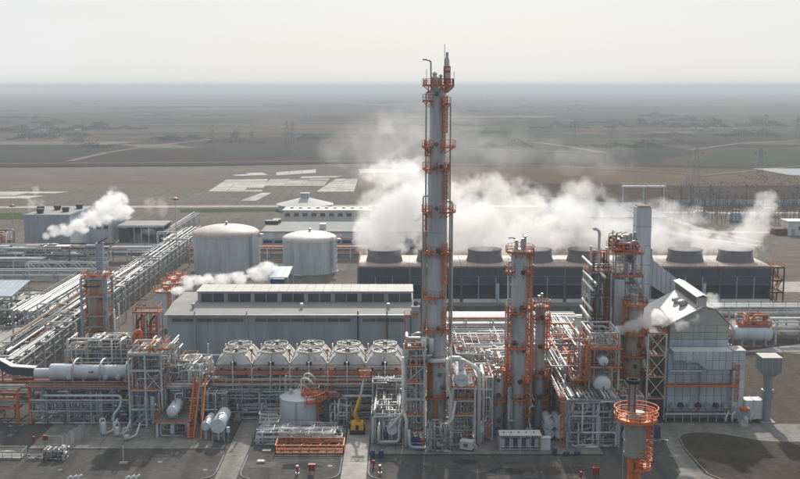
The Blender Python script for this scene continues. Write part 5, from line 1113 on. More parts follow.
# ---- twin receding exchangers
def exchanger(label, x, y0, y1, z, r, legs=True, m='vessel_white', group=None, channel=True):
    t = Thing('heat_exchanger', label, 'heat exchanger', (x, (y0 + y1) / 2, 0), group)
    sh = t.vessel((x, y0 + 0.3, z), (x, y1, z), r, m, 'shell', 0.35, 24, bands=3, cap=m)
    if channel:
        ch = t.lathe('channel_head', [(0, 0), (r * 1.02, 0.02), (r * 1.12, 0.02), (r * 1.12, 0.2), (r * 1.02, 0.2), (r * 1.02, 0.9), (r * 1.14, 0.9), (r * 1.14, 1.1), (r * 1.0, 1.1)], (x, y0, z), m, 24, axis=(0, 1, 0))
        for k in range(6): a = k * math.pi / 3; t.cyl('cover_bolt', (x + r * 0.8 * math.cos(a), y0 - 0.06, z + r * 0.8 * math.sin(a)), (x + r * 0.8 * math.cos(a), y0 + 0.04, z + r * 0.8 * math.sin(a)), 0.06, 'galvanised', 6, parent=ch)
    if legs:
        for y in (y0 + (y1 - y0) * 0.2, y0 + (y1 - y0) * 0.8): t.box('saddle', (x, y, (z - r * 0.8) / 2), (r * 1.6, 0.4, z - r * 0.8), 'concrete')
    t.pipe([(x, y0 + 0.6, z + r * 0.9), (x, y0 + 0.6, z + r + 0.7), (x + 0.8, y0 + 1.2, z + r + 0.7)], 0.16, 'insulation', 'nozzle_pipe'); t.pipe([(x, y0 + 0.6, z - r * 0.9), (x, y0 + 0.6, 0.3)], 0.16, 'insulation', 'nozzle_pipe')
    return t
t = exchanger('fat white horizontal exchanger beside the concrete driveway, end cover facing the yard', -30.9, 174.4, 182.0, 2.95, 1.14)
t.box('junction_box', (-29.2, 174.8, 2.2), (0.5, 0.4, 0.9), 'vessel_white'); t.bar('support_post', (-29.2, 174.8, 0), (-29.2, 174.8, 1.8), 0.12, 'steel'); t.geo('stub_frame', MB().bar((-31.9, 174.8, 0.0), (-31.9, 174.8, 1.9), 0.16).bar((-29.9, 174.8, 0.0), (-29.9, 174.8, 1.9), 0.16).bar((-32, 174.8, 1.2), (-29.8, 174.8, 1.2), 0.16), 'steel', None)
exchanger('thin white horizontal exchanger tucked against the fat one', -33.1, 175.0, 181.0, 2.7, 0.66)

# ---- white tank
tx, ty = X(299.5, 185, 2.5), 185.4; tr, th = 3.5, Z(396.5, 185.2)
t = Thing('white_tank', 'squat white cone roofed tank in front of the air cooler rack', 'tank', (tx, ty, 0))
sh = t.lathe('shell', [(tr, 0.15), (tr, th), (tr - .1, th)], (tx, ty, 0), 'vessel_white', 48); t.lathe('roof', [(tr + 0.1, th - 0.1), (tr + 0.1, th + 0.05), (0.4, th + 1.35), (0, th + 1.4)], (tx, ty, 0), 'vessel_white', 48)
for k in (1, 2): t.lathe('course_seam', [(tr, -0.03), (tr + 0.03, -0.03), (tr + 0.03, 0.03), (tr, 0.03)], (tx, ty, th * k / 3), 'vessel_white', 48, parent=sh)
t.lathe('base_ring', [(tr + 0.3, 0), (tr + 0.3, 0.2), (tr, 0.25)], (tx, ty, 0), 'concrete', 48)
t.ring_platform(tx, ty, th - 0.2, tr + 0.1, tr + 1.5, -70, 40, 'orange', 'orange', 1.2, t=0.1); t.deck(tx + 0.6, tx + 3.6, ty - 2.2, ty - 0.2, th + 1.0, 'orange', 'orange', 'orange', 'SNE')
t.ladder(tx + (tr + 0.3) * 0.9, ty - (tr + 0.3) * 0.44, 0.2, th + 0.6, R(-26))
for k, (dx, h) in enumerate(((0.4, 3.4), (0.9, 4.3), (-0.2, 2.2))): t.pipe([(tx + dx, ty - 0.5, th + 0.9), (tx + dx, ty - 0.5, th + h), (tx + dx + 1.1, ty - 0.7, th + h + 0.1), (tx + dx + 2.2, ty - 0.8, th + h - 1.0)], 0.13 if k else 0.2, 'insulation', bend=0.6)
t.lathe('roof_nozzle', [(0.3, 0), (0.3, 0.7), (0.45, 0.7), (0.45, 0.85), (0, 0.85)], (tx - 1.4, ty - 1, th + 0.7), 'galvanised', 12); t.cyl('dip_pipe', (tx - 0.3, ty - tr - 0.12, 0.3), (tx - 0.3, ty - tr - 0.12, th - 0.2), 0.07, 'galvanised')
# ---- pump skid in front, orange fenced pit
sx0, sx1 = X(259, 177, 1), X(343, 177, 1)
t = Thing('piping_skid', 'low tangle of silver pipes and valves on a frame before the white tank', 'pipe skid', ((sx0 + sx1) / 2, 178, 0))
xs = [sx0 + (sx1 - sx0) * k / 5 for k in range(6)]; t.frame(xs, [173.4, 177.6], [0.8, 1.5], 'steel_pale', 0.16, 0.14)
t.rack_pipes('x', sx0, sx1, 173.6, 177.4, 1.5, 5, 92, ('insulation', 'galvanised', 'lagging_dark'), (0.06, 0.14)); t.rack_pipes('x', sx0, sx1, 173.6, 177.4, 0.8, 4, 93, rr=(0.06, 0.14))
t.clutter(sx0, sx1, 173.2, 178.0, 0.15, 2.0, 90, 94, (0.05, 0.13), ('insulation', 'galvanised', 'lagging_dark', 'steel_pale'), up=0.6, valves=26)
t.stair((sx0 + 0.4, 174.2, 0.1), (sx0 + 1.6, 177, 2.6), 0.8, 'steel_pale'); t.deck(sx0, sx0 + 3.2, 177.5, 181, 2.6, 'steel_pale', 'grating', 'steel_pale', 'SWN', 1.4)
for px, pz in ((320, 1.0), (334, 1.0)): t.vessel((X(px - 6, 174.6, 1), 174.2, pz), (X(px + 6, 174.6, 1), 174.2, pz), 0.34, 'white', 'pump_barrel', 0.3, 16, saddles=2, to_z=0.1)
qx0, qx1 = X(276.5, 170.4), X(344, 170.4)
t = Thing('fenced_pit', 'rectangular sump ringed by a low bright orange railing', 'railing', ((qx0 + qx1) / 2, 170.5, 0))
c = [(qx0, 168.9, 0.1), (qx1, 168.9, 0.1), (qx1, 172.8, 0.1), (qx0, 172.8, 0.1)]
for a, b in zip(c, c[1:] + c[:1]): t.rail([a, b], 'orange_bright', 1.35, t=0.12, step=1.4)
for a, b in zip(c, c[1:] + c[:1]): t.rail([(a[0], a[1], a[2] + 0.35), (b[0], b[1], b[2] + 0.35)], 'orange', 0.5, t=0.09, step=2.6, toe=False, name='mid_railing')
t.box('pit_floor', ((qx0 + qx1) / 2, 170.85, 0.06), (qx1 - qx0, 3.9, 0.12), 'rust'); t.box('hatch', (qx0 - 1.6, 170.2, 0.12), (1.4, 0.9, 0.24), 'concrete')
for k in range(7): t.pipe([(qx0 + 0.8 + 1.5 * k, 170.2, 0.15), (qx0 + 0.8 + 1.5 * k, 170.2, 0.8), (qx0 + 1.5 + 1.5 * k, 172, 0.8)], 0.1, 'rust' if k % 2 else 'orange')

# ---- yellow boom lift
bx, by = X(357.5, 180), 180.0
t = Thing('boom_lift', 'yellow telescopic boom lift parked on the driveway with its basket raised', 'boom lift', (bx, by, 0))
t.box('chassis', (bx, by, 0.75), (2.2, 3.6, 0.5), 'dark_metal'); 
for a in (-1, 1):
    for b in (-1.2, 1.2):
        w = t.lathe('wheel', [(0, -0.2), (0.3, -0.2), (0.5, -0.18), (0.52, 0), (0.5, 0.18), (0.3, 0.2), (0, 0.2)], (bx + a * 1.1, by + b, 0.52), 'tyre', 16, axis=(1, 0, 0)); t.lathe('hub', [(0, -0.24), (0.22, -0.24), (0.22, 0.24), (0, 0.24)], (bx + a * 1.1, by + b, 0.52), 'yellow', 10, parent=w, axis=(1, 0, 0))
v = [(bx - 1.15, by - 1.9, 1.0), (bx + 1.15, by - 1.9, 1.0), (bx + 1.15, by + 1.4, 1.0), (bx - 1.15, by + 1.4, 1.0), (bx - 1.05, by - 1.7, 2.0), (bx + 1.05, by - 1.7, 2.0), (bx + 1.05, by + 1.2, 1.9), (bx - 1.05, by + 1.2, 1.9)]
bd = t.put('turret', mesh_of('turret', v, BOXF, 'yellow')); t.box('grille', (bx, by - 1.86, 1.45), (0.5, 0.1, 0.8), 'opening', parent=bd)
p1 = Vector((bx - 0.45, by - 0.4, 3.4)); p2 = Vector((X(360.5, by + 1, 6.5), by + 1.0, 6.2)); p3 = Vector((X(364, by + 2, 9), by + 2.0, 9.4))
t.bar('boom', (bx + 0.3, by + 0.2, 1.8), p1, 0.5, 'yellow', 0.6); t.bar('boom', p1, p2, 0.45, 'yellow', 0.45); t.bar('boom_extension', p2, p3, 0.28, 'steel_pale', 0.28); t.bar('lift_cylinder', (bx, by, 2.0), p1.lerp(p2, 0.3), 0.16, 'galvanised')
kb = t.box('basket_floor', p3 + Vector((0.2, -0.3, 0.1)), (2.0, 0.9, 0.12), 'orange'); q = p3 + Vector((0.2, -0.3, 0.15)); t.rail([q + Vector((a, b, 0)) for a, b in ((-1, -.45), (1, -.45), (1, .45), (-1, .45))], 'orange', 1.1, kb, closed=True, step=0.7, t=0.1); t.box('control_box', q + Vector((0, -0.3, 1.0)), (0.6, 0.3, 0.3), 'dark_metal', parent=kb)

# ---- pipe cluster right of the lift
kx0, kx1 = X(372, 178, 4), X(402, 178, 4)
t = Thing('pipe_cluster', 'cluster of upright silver pipes between the boom lift and the tallest column', 'piping', ((kx0 + kx1) / 2, 178, 0))
t.frame([kx0, kx0 + 1.9, kx1], [173.6, 184], [3.2, 5.4], 'steel', 0.2, 0.16); t.clutter(kx0, kx1, 173.6, 184, 0.2, 6.2, 60, 101, (0.06, 0.17), ('insulation', 'lagging_dark', 'galvanised', 'steel', 'lagging_dark'), up=0.6, valves=12)
t.pipe([(kx0 + .3, 173.2, 0.4), (kx0 + .3, 173.2, 5.0), (kx1, 173.4, 5.0)], 0.16, 'insulation'); t.pipe([(kx0 + 1.3, 172.4, 0.9), (kx1 - .5, 172.4, 0.9), (kx1 - 0.5, 172.6, 4.0), (kx1 + .6, 175, 5.4)], 0.26, 'insulation'); t.pipe([(kx0 + 1.3, 172.4, 0.9), (kx0 + 1.3, 172.4, 3.4), (kx0 + 1.3, 178, 3.4)], 0.24, 'insulation')
exchanger('short white exchanger with its round cover facing the yard right of the lift', X(392, 173, 3), 172.6, 178, 2.9, 0.8)

# ---- frame left of main column
ax0, ax1 = X(405.5, 173.5, 8), X(424, 173.5, 8)
t = Thing('access_frame', 'narrow pale steel frame hugging the left side of the tallest column', 'steel frame', ((ax0 + ax1) / 2, 175, 0))
LV = [2.6, 5.4, 8.2, 11.0, 13.9, 16.8]; t.frame([ax0, ax1], [172.4, 177.6], LV, 'steel_pale', 0.3, 0.26, brace=[(0, 4, 0, '/')])
for z, sd in zip(LV, ('W', 'SW', '', 'SW', 'S', 'SWN')): t.deck(ax0, ax1, 172.4, 177.6, z + 0.2, 'orange' if sd else 'steel_pale', 'grating', 'orange', sd)
t.clutter(ax0 + .2, ax1 - .2, 172.7, 177.4, 3, 16.5, 80, 111, (0.05, 0.16), ('insulation', 'galvanised', 'insulation', 'orange', 'steel_pale'), up=0.5, valves=10); t.clutter(ax0 + .2, ax1 + 1.2, 173, 177, 15, 18.5, 14, 112, (0.12, 0.3), ('insulation',), up=0.3)
t.pipe([(ax0 - 0.4, 172.0, 15.6), (ax0 - 0.4, 172.0, 6.4), (ax0 + 0.2, 171.6, 4.9), (ax0 + 0.2, 171.6, 0.5)], 0.26, 'insulation'); t.pipe([(ax0 - 2.6, 172.4, 3.3), (ax0 - 0.2, 172.2, 6.2)], 0.3, 'insulation'); t.pipe([(ax0 + 1.2, 176, 16.8), (ax0 + 1.2, 176, 18.6), (ax1, 176, 18.6)], 0.3, 'insulation')
# blue motors
for k, pz in enumerate((0.75, 1.75)):
    p = Vector((X(416, 171.2, 1), 171.0, pz)); t = Thing('pump_motor', ('blue pump motor with orange guard, lower of two at the tallest column foot', 'blue pump motor with orange guard, upper of two at the tallest column foot')[k], 'motor', (p.x, p.y, pz - 0.4), 'blue pump motors')
    t.lathe('motor', [(0, -0.8), (0.42, -0.8), (0.42, 0.5), (0.3, 0.75), (0, 0.75)], p, 'blue', 16, axis=(1, 0, 0)); t.lathe('coupling_guard', [(0, 0), (0.3, 0), (0.3, 0.55), (0, 0.55)], p + Vector((0.8, 0, 0)), 'orange', 12, axis=(1, 0, 0)); t.box('base_frame', p + Vector((0, 0, -0.5)), (2.4, 0.9, 0.16), 'steel'); t.box('terminal_box', p + Vector((-0.2, -0.35, 0.35)), (0.4, 0.3, 0.35), 'blue')
t = Thing('foot_piping', 'looped silver pipework on the pad at the foot of the tallest column', 'piping', (mxc, 171, 0))
t.pipe([(X(409, 171), 170.6, 3.6), (X(409.5, 171), 170.6, 0.6), (X(431, 171), 170.2, 0.6), (X(432, 171), 170.4, 3.4)], 0.24, 'insulation'); t.pipe([(X(436, 171), 170.6, 0.8), (X(445, 171), 170.6, 0.9), (X(445, 171), 170.8, 4.0), (X(452, 171), 171.5, 4.9), (X(455, 172), 172.5, 8)], 0.3, 'insulation')
t.frame([X(428, 171), X(442, 171)], [170, 172.6], [1.7, 2.9], 'steel_pale', 0.16, 0.14); t.clutter(X(426, 171), X(450, 171), 169.6, 172.6, 0.2, 4.6, 60, 121, (0.06, 0.16), ('insulation', 'galvanised'), up=0.5, valves=10)

# ---- frame right of main column with the round-ended exchanger
ex0, ex1 = X(452, 173.5, 6), X(474.5, 173.5, 6)
t = Thing('exchanger_frame', 'steel frame with orange decks right of the tallest column, round exchanger on top', 'steel frame', ((ex0 + ex1) / 2, 175, 0))
t.frame([ex0, ex1], [172.6, 180.5], [5.4, 7.9, 10.1], 'steel_pale', 0.34, 0.28)
for z in (5.5, 8.0, 10.2): t.deck(ex0, ex1, 172.6, 180.5, z + 0.1, 'orange', 'grating', 'orange', 'SNEW')
t.clutter(ex0 + .3, ex1 - .3, 173, 180, 5.7, 10, 46, 131, (0.05, 0.16), ('insulation', 'orange', 'galvanised'), up=0.5, valves=6); t.clutter(ex0 + .3, ex1 - .3, 174, 180, 0.2, 5.2, 46, 132, (0.05, 0.16), ('insulation', 'galvanised', 'steel_pale'), up=0.6); t.stair((ex1 - 1.0, 173.2, 0.1), (ex1 - 0.8, 179, 5.4), 0.9)
t.pipe([(ex0 - 0.5, 172.0, 0.4), (ex0 - 0.5, 172.0, 4.3), (ex0 - 0.2, 172.0, 8.4), (ex0 - 0.9, 172.4, 10.6), (ex0 - 0.9, 173, 15)], 0.26, 'insulation'); t.pipe([(ex1 + 0.7, 173, 0.3), (ex1 + 0.7, 173, 13.2), (ex0 + 1.4, 174.8, 14.6), (ex0 + 1.4, 174.8, 12.6)], 0.34, 'insulation', bend=1.2); t.pipe([(ex1 + 1.5, 174, 0.3), (ex1 + 1.5, 174, 12.0), (ex1 + 1.5, 180, 12.0)], 0.24, 'insulation')
exx = X(461.5, 173, 11.6); t2 = Thing('round_exchanger', 'white exchanger with a round cover high on the frame right of the tallest column', 'heat exchanger', (exx, 175, 10.3))
t2.vessel((exx, 172.4, 11.55), (exx, 179.5, 11.55), 1.0, 'vessel_white', 'shell', 0.3, 28, saddles=2, to_z=10.37, bands=3); t2.lathe('channel_cover', [(0, 0), (1.08, 0.05), (1.14, 0.05), (1.14, 0.3), (1.0, 0.3)], (exx, 172.2, 11.55), 'vessel_white', 28, axis=(0, 1, 0)); t2.bar('cover_rib', (exx - 0.7, 172.2, 11.6), (exx + 0.7, 172.2, 11.6), 0.12, 'galvanised')
t = Thing('white_generator', 'small white cabin sided machine lying askew on the pad edge', 'generator', (X(467, 170.4), 170.4, 0)); p = Vector((X(467, 170.4), 170.6, 1.0))
mb = t.box('housing', p, (2.1, 1.3, 1.3), 'white', R(-22)); t.box('roof_cap', p + Vector((0, 0, 0.72)), (2.2, 1.4, 0.14), 'white', R(-22)); t.box('skid', p + Vector((0, 0, -0.8)), (2.2, 1.2, 0.24), 'dark_metal', R(-22)); t.box('vent', p + Vector((-0.3, -0.62, 0.1)), (0.7, 0.1, 0.6), 'lagging_dark', R(-22)); t.pipe([p + Vector((1.1, -0.5, 0.2)), p + Vector((1.5, -0.7, 0.2)), p + Vector((1.5, -0.8, -0.8))], 0.09, 'insulation', 'exhaust_pipe')
exchanger('slim white exchanger end beside the tall silver pipe loops', X(481, 173.5, 2), 173.2, 181, 2.7, 0.52)
t = Thing('pipe_bundle', 'silver pipework between the exchanger frame and the stubby drum', 'piping', (X(484, 178), 178, 0)); t.clutter(X(477, 178), X(491, 178), 175, 186, 0.2, 11, 70, 141, (0.06, 0.18), ('insulation', 'galvanised', 'insulation', 'steel_pale', 'orange'), up=0.6, valves=6); t.frame([X(477, 178), X(491, 178)], [176, 185], [4, 7.5, 11], 'steel_pale', 0.26, 0.22)
t = Thing('column_piping', 'dense silver piping and orange rails round the feet of the second and third columns', 'piping', (21, 184, 0))
xs = [X(487, 184, 3), X(507, 184, 3), X(530, 184, 3), X(552, 184, 3)]; t.frame(xs, [185.4, 191.5], [3.0, 6.2, 9.4], 'steel_pale', 0.24, 0.2)
t.clutter(xs[0], xs[-1], 184.8, 191.5, 0.2, 9.4, 150, 143, (0.05, 0.18), ('insulation', 'insulation', 'galvanised', 'steel_pale', 'lagging_dark', 'orange'), up=0.5, valves=24)
t.clutter(xs[0], xs[-1], 185, 192, 9.6, 13.0, 60, 144, (0.05, 0.16), ('insulation', 'insulation', 'galvanised', 'orange'), up=0.35, valves=6)
for a, b, z in ((0, 1, 6.4), (2, 3, 9.6), (1, 2, 9.6)): t.deck(xs[a], xs[b], 185.4, 191, z, 'orange', 'grating', 'orange', 'SEW')
for (a, b, sd_) in ((487, 491, 148), (507, 511, 149), (528, 534, 150)): t.clutter(X(a, 179, 3), X(b, 179, 3), 177, 184, 0.2, 8.5, 18, sd_, (0.05, 0.15), ('insulation', 'galvanised', 'steel_pale'), up=0.7, valves=4)
t = Thing('lift_side_piping', 'thin grey piping and stands under the rack beside the boom lift', 'piping', (-4, 186, 0)); t.clutter(X(330, 184, 2), X(352, 184, 2), 181.5, 187, 0.2, 4.2, 50, 145, (0.05, 0.14), ('insulation', 'galvanised', 'steel_pale', 'lagging_dark'), up=0.6, valves=10); t.clutter(X(372, 184, 2), X(408, 184, 2), 183, 189, 0.2, 8.4, 110, 146, (0.05, 0.16), ('insulation', 'galvanised', 'steel_pale', 'lagging_dark'), up=0.6, valves=14)
t = Thing('driveway_piping', 'thin grey piping and valves under the rack behind the fat white exchanger', 'piping', (-33, 186, 0)); t.clutter(X(204, 186, 2), X(228, 186, 2), 183.5, 189, 0.2, 6.0, 60, 147, (0.05, 0.14), ('insulation', 'galvanised', 'steel_pale', 'lagging_dark'), up=0.55, valves=10)
# ---- canopy, stacked exchangers
cx0, cx1 = X(499, 171, 2), X(541, 171, 2)
t = Thing('instrument_shelter', 'low white roofed open shelter on the pad before the second column', 'shelter', ((cx0 + cx1) / 2, 171, 0))
for k in range(4): a, b = cx0 + (cx1 - cx0) * k / 4, cx0 + (cx1 - cx0) * (k + 1) / 4; t.box('roof_sheet', ((a + b) / 2, 171.4, 2.75 + 0.01 * (k % 2)), (b - a - 0.03, 2.9, 0.12), 'roof_white')
for k in range(5):
    x = cx0 + 0.1 + (cx1 - cx0 - 0.2) * k / 4
    for y in (170.1, 172.7): t.bar('post', (x, y, 0.05), (x, y, 2.68), 0.12, 'steel_pale')
for k in range(9): t.box('cabinet', (cx0 + 0.7 + (cx1 - cx0 - 1.4) * k / 8, 171.6, 1.0), (0.62, 0.6, 1.5), 'lagging_dark' if k % 2 else 'vessel_white')
t.bar('rail', (cx0, 170.0, 0.9), (cx1, 170.0, 0.9), 0.08, 'steel_pale'); t.bar('rail', (cx0, 170.0, 0.45), (cx1, 170.0, 0.45), 0.08, 'steel_pale')
for k in range(6): t.lathe('roof_vent', [(0.1, 0), (0.1, 0.15), (0.16, 0.15), (0, 0.25)], (cx0 + 0.8 + 1.25 * k, 171.3, 2.8), 'dark_metal', 8)
t = Thing('grey_cabinet', 'pale grey electrical cabinet at the end of the white roofed shelter', 'cabinet', (X(545.5, 170.8), 170.8, 0)); p = Vector((X(545.5, 170.8), 170.9, 1.1)); t.box('body', p, (1.5, 0.9, 2.1), 'vessel_white'); t.box('door', p + Vector((-.36, -0.47, 0)), (0.68, 0.05, 1.9), 'vessel_white'); t.box('door', p + Vector((.36, -0.47, 0)), (0.68, 0.05, 1.9), 'vessel_white'); t.box('top_plate', p + Vector((0, 0, 1.1)), (1.7, 1.1, 0.1), 'roof_white')
k = 0
for j, pz in enumerate((1.35, 3.0)):
    for i, px in enumerate((549.5, 559)):
        t = exchanger(['white end capped exchanger, lower one of the left pair in the stack of four', 'white end capped exchanger, lower one of the right pair in the stack of four', 'white end capped exchanger, upper one of the left pair in the stack of four', 'white end capped exchanger, upper one of the right pair in the stack of four'][k], X(px, 175.5, 2), 175, 181, pz, 0.72, legs=(j == 0), group='exchangers stacked two by two'); k += 1

# ---- right pipe rack running away from the camera
rx0, rx1 = 28.0, 36.6
t = Thing('receding_rack', 'blue grey pipe rack running away from the yard with rows of silver pipes', 'pipe rack', ((rx0 + rx1) / 2, 174, 0))
ys = [172.2, 178.5, 185, 192, 199, 206, 213, 220, 227, 234]
for y in ys:
    for x in (rx0, 32.3, rx1) if y == ys[0] else (rx0, rx1): t.bar('column', (x, y, 0), (x, y, 8.3), 0.4, 'steel')
    for z in (2.6, 4.4, 6.2, 8.2): t.bar('beam', (rx0, y, z), (rx1, y, z), 0.26, 'steel', 0.32)
for x in (rx0, rx1):
    for z in (4.4, 8.2): t.bar('beam', (x, ys[0], z - 0.02), (x, ys[-1], z - 0.02), 0.22, 'steel', 0.3)
t.rack_pipes('y', 172, 236, rx0 + 0.3, rx1 - 0.3, 8.3, 13, 151, ('insulation', 'insulation', 'galvanised', 'lagging_dark'), (0.1, 0.34)); t.rack_pipes('y', 172.6, 236, rx0 + 0.3, rx1 - 0.3, 6.3, 12, 152); t.rack_pipes('y', 172.6, 236, rx0 + 0.3, rx1 - 0.3, 4.5, 11, 153)
t.clutter(rx0 + 0.2, rx1 + 0.4, 171.8, 181, 0.2, 8.0, 150, 154, (0.05, 0.17), ('insulation', 'galvanised', 'steel_pale', 'lagging_dark', 'insulation'), up=0.5, valves=16); t.clutter(rx0 - 1.5, rx1, 180, 222, 8.6, 11.5, 110, 155, (0.06, 0.18), ('insulation', 'insulation', 'galvanised', 'orange'), up=0.25, valves=6)
t.deck(rx0 - 1.3, rx0 - 0.3, 173, 232, 8.4, 'orange', 'grating', 'galvanised', 'W'); t.ladder(rx0 - 0.9, 171.9, 0.2, 8.6, R(-90), 'orange')
t.bar('brace', (rx0, 172.0, 4.4), (32.3, 172.0, 8.1), 0.14, 'steel'); t.bar('brace', (32.3, 172.0, 0.2), (rx1, 172.0, 4.3), 0.14, 'steel')
# drum frame with two round-ended drums
dx0, dx1 = X(588, 178, 8), X(617, 178, 8)
t = Thing('drum_structure', 'orange railed frame stacked above the receding pipe rack holding two drums', 'steel frame', ((dx0 + dx1) / 2, 180, 8.4))
t.frame([dx0, dx1], [177.2, 186], [12.4, 15.6, 18.4], 'steel_pale', 0.28, 0.26, z0=8.4)
for z, sd in ((8.0, 'EW'), (12.5, 'SNEW'), (15.7, 'SNEW')): t.deck(dx0 - .3, dx1 + .3, 176.6, 186.4, z, 'orange', 'grating', 'orange', sd, 0.9)
t.deck(dx0 - 3.0, dx0 - .4, 177, 184, 10.2, 'orange', 'grating', 'orange', 'SWN', 1.2); t.ladder(dx0 - 0.5, 176.4, 8.6, 16.5, R(-90)); t.stair((dx0 - 2.2, 177.4, 8.7), (dx0 - 2.0, 183, 12.4)); t.clutter(dx0 - 2.5, dx1, 178, 186, 8.8, 18, 90, 161, (0.05, 0.15), ('insulation', 'orange', 'galvanised', 'insulation'), up=0.5, valves=6)
for nm, px, py, r in (('large white drum with a bulging round end on the lower orange platform', 601.5, 383.5, 1.55), ('smaller white drum end one platform above the large round ended drum', 602.5, 360, 0.85)):
    p = S(px, py, 177.3); t = Thing('round_drum', nm, 'drum', (p.x, 180, p.z - r), 'drums on the orange railed frame'); t.vessel((p.x, 175.9, p.z), (p.x, 185, p.z), r, 'vessel_white', 'shell', 0.55, 32, bands=2, saddles=2, to_z=8.1 if r > 1 else 12.6); t.cyl('drain_pipe', (p.x + 0.1, 175.8, p.z - r - 0.5), (p.x + 0.1, 175.8, p.z - 0.1), 0.09, 'lagging_dark'); t.lathe('nozzle', [(0.2, 0), (0.2, 0.5), (0.32, 0.5), (0.32, 0.62), (0, 0.62)], (p.x, 180, p.z + r - 0.05), 'galvanised', 12)

# ---- reactor structure
qx0, qx1 = X(610, 196, 15), X(640, 196, 15)
t = Thing('reactor_structure', 'tall dense steel reactor frame full of silver risers with orange decks at its head', 'steel frame', ((qx0 + qx1) / 2, 199, 0))
LV = [4.2, 8.4, 12.6, 16.8, 21.0, 25.0]; t.frame([qx0, (qx0 + qx1) / 2 - .6, qx1], [194.5, 204], LV, 'steel', 0.42, 0.32, brace=[(0, 3, 0, 'X'), (1, 4, 0, 'X'), (1, 5, 0, 'V'), (0, 4, 0, 'V'), (0, 1, 0, '/')])
for z, sd in ((8.4, 'SE'), (12.6, 'W'), (16.8, 'SEW'), (21.0, 'EW'), (25, 'SNEW')): t.deck(qx0, qx1, 194.3, 204, z + 0.2, 'orange', 'grating', 'orange', sd)
t.box('riser_duct', (X(617, 194, 12), 194.0, 12.4), (1.9, 1.5, 24.4), 'steel_pale'); t.box('riser_duct', (X(625.5, 194, 12), 195.2, 20), (0.7, 0.9, 12), 'steel')
t.clutter(qx0, qx1, 194.0, 203.6, 1, 25, 170, 171, (0.06, 0.24), ('insulation', 'galvanised', 'steel_pale', 'lagging_dark'), up=0.7, valves=6)
hz = Z(256, 196); t.vessel((X(624, 196, hz), 196.4, hz), (X(637, 196, hz), 196.4, hz), 1.3, 'galvanised', 'head_drum', 0.4, 24, saddles=2, to_z=25.3); t.manhole((X(630, 195, hz), 195.1, hz), (0, -1, 0), 0.55)
t.frame([qx0 + .5, qx1 - .3], [195, 203], [29.2], 'steel', 0.3, 0.26, z0=25.2); t.deck(qx0 + .3, qx1, 194.8, 203.2, 29.3, 'orange', 'grating', 'orange', 'SNEW')
t.clutter(qx0 + .6, qx1 - .5, 195, 203, 29.5, 31.6, 60, 172, (0.09, 0.22), ('orange', 'rust', 'galvanised', 'orange'), up=0.4, valves=6)
for px, py in ((617, 232), (624, 236), (631, 233), (627, 235), (635, 232), (613, 230)): p = S(px, py, 197); t.cyl('vent_pipe', (p.x, 197, 29), (p.x, 197, p.z), 0.12 if px < 626 else 0.25, 'galvanised', 10)
for px in (609, 616, 621): p = S(px, 234, 196); t.pipe([(p.x, 196, 29), (p.x, 196, p.z), (p.x + 1.1, 196, p.z + 0.4)], 0.07, 'dark_metal', 'lamp_arm')
# reactor inside the frame and the lower regenerator
rx = X(631, 192, 8)
tower('reactor', 'beige banded reactor vessel standing inside the tall steel frame', rx, 190.6, [(1.9, 0), (1.9, 7.5), (1.65, 8.0), (1.65, 15), (1.3, 16.5), (1.3, 20.5)], [(7.6, 130, 330, 0.9), (11.2, 150, 350, 1.0), (15.2, 130, 345, 1.1), (20.6, -200, 160, 1.0)], [(7.8, 11.2, 205), (11.4, 15.3, -60), (15.4, 20.6, 205), (0.4, 7.6, 210)], [(9.5, -90, 0.4), (13.4, -70, 0.4)], [(200, 0.4, 0.2, 2, 18, 'lagging_dark')], m='beige_shell', bands=[3, 5.5, 7.8, 10, 12.5, 15, 18], seg=36, top=((0, 0, 0.5, 1.4), (140, 0.7, 0.2, 1.0)))
# left pipes of the structure
t = Thing('riser_bank', 'bank of tall vertical pipes with bright stubs left of the reactor frame', 'piping', (X(598, 192), 192, 0))
for k, (px, top_, r, m) in enumerate(((591, 246, 0.2, 'galvanised'), (594, 250, 0.24, 'lagging_dark'), (599.5, 231, 0.26, 'steel_pale'), (604, 252, 0.22, 'rust'), (607, 247, 0.3, 'insulation'), (588, 282, 0.16, 'galvanised'))):
    p = S(px, top_, 191 + k); b = X(px, 191 + k, 0) if 0 else p.x
    if k == 2: t.pipe([(p.x, 193, 0), (p.x, 193, p.z), (p.x - 0.9, 193, p.z + 0.5), (p.x - 1.2, 193, p.z + 0.3)], r, m, 'riser', bend=0.5)
    else: t.pipe([(p.x, 191 + k, 0), (p.x, 191 + k, p.z)], r, m, 'riser')
xa, xb = X(588, 191, 15), X(609, 191, 15)
t.frame([xa, xb], [190.5, 197], [5, 10, 14, 18, 22, 26.5], 'steel_pale', 0.26, 0.22)
for k, (px, py) in enumerate(((592, 266), (593, 281), (593, 290), (605, 277), (592, 310), (590, 318), (596, 284), (594, 327))):
    p = S(px, py, 186); t.pipe([p, (p.x + 0.2, 197, p.z - 0.1)], 0.24, 'insulation', 'pipe_stub')
for z in (10.2, 18.2, 26.6): t.deck(xa, xb, 190.5, 197, z, 'orange', 'grating', 'orange', 'SEW')
t.ladder(xb - 0.7, 190.2, 10, 26, R(-90), 'rust'); t.clutter(xa, xb, 190.2, 197, 1, 26, 110, 181, (0.05, 0.18), ('insulation', 'galvanised', 'rust', 'lagging_dark'), up=0.75)
t.clutter(xa, xb, 191, 197, 26.5, 30, 12, 182, (0.08, 0.18), ('orange', 'rust', 'galvanised'), up=0.6)
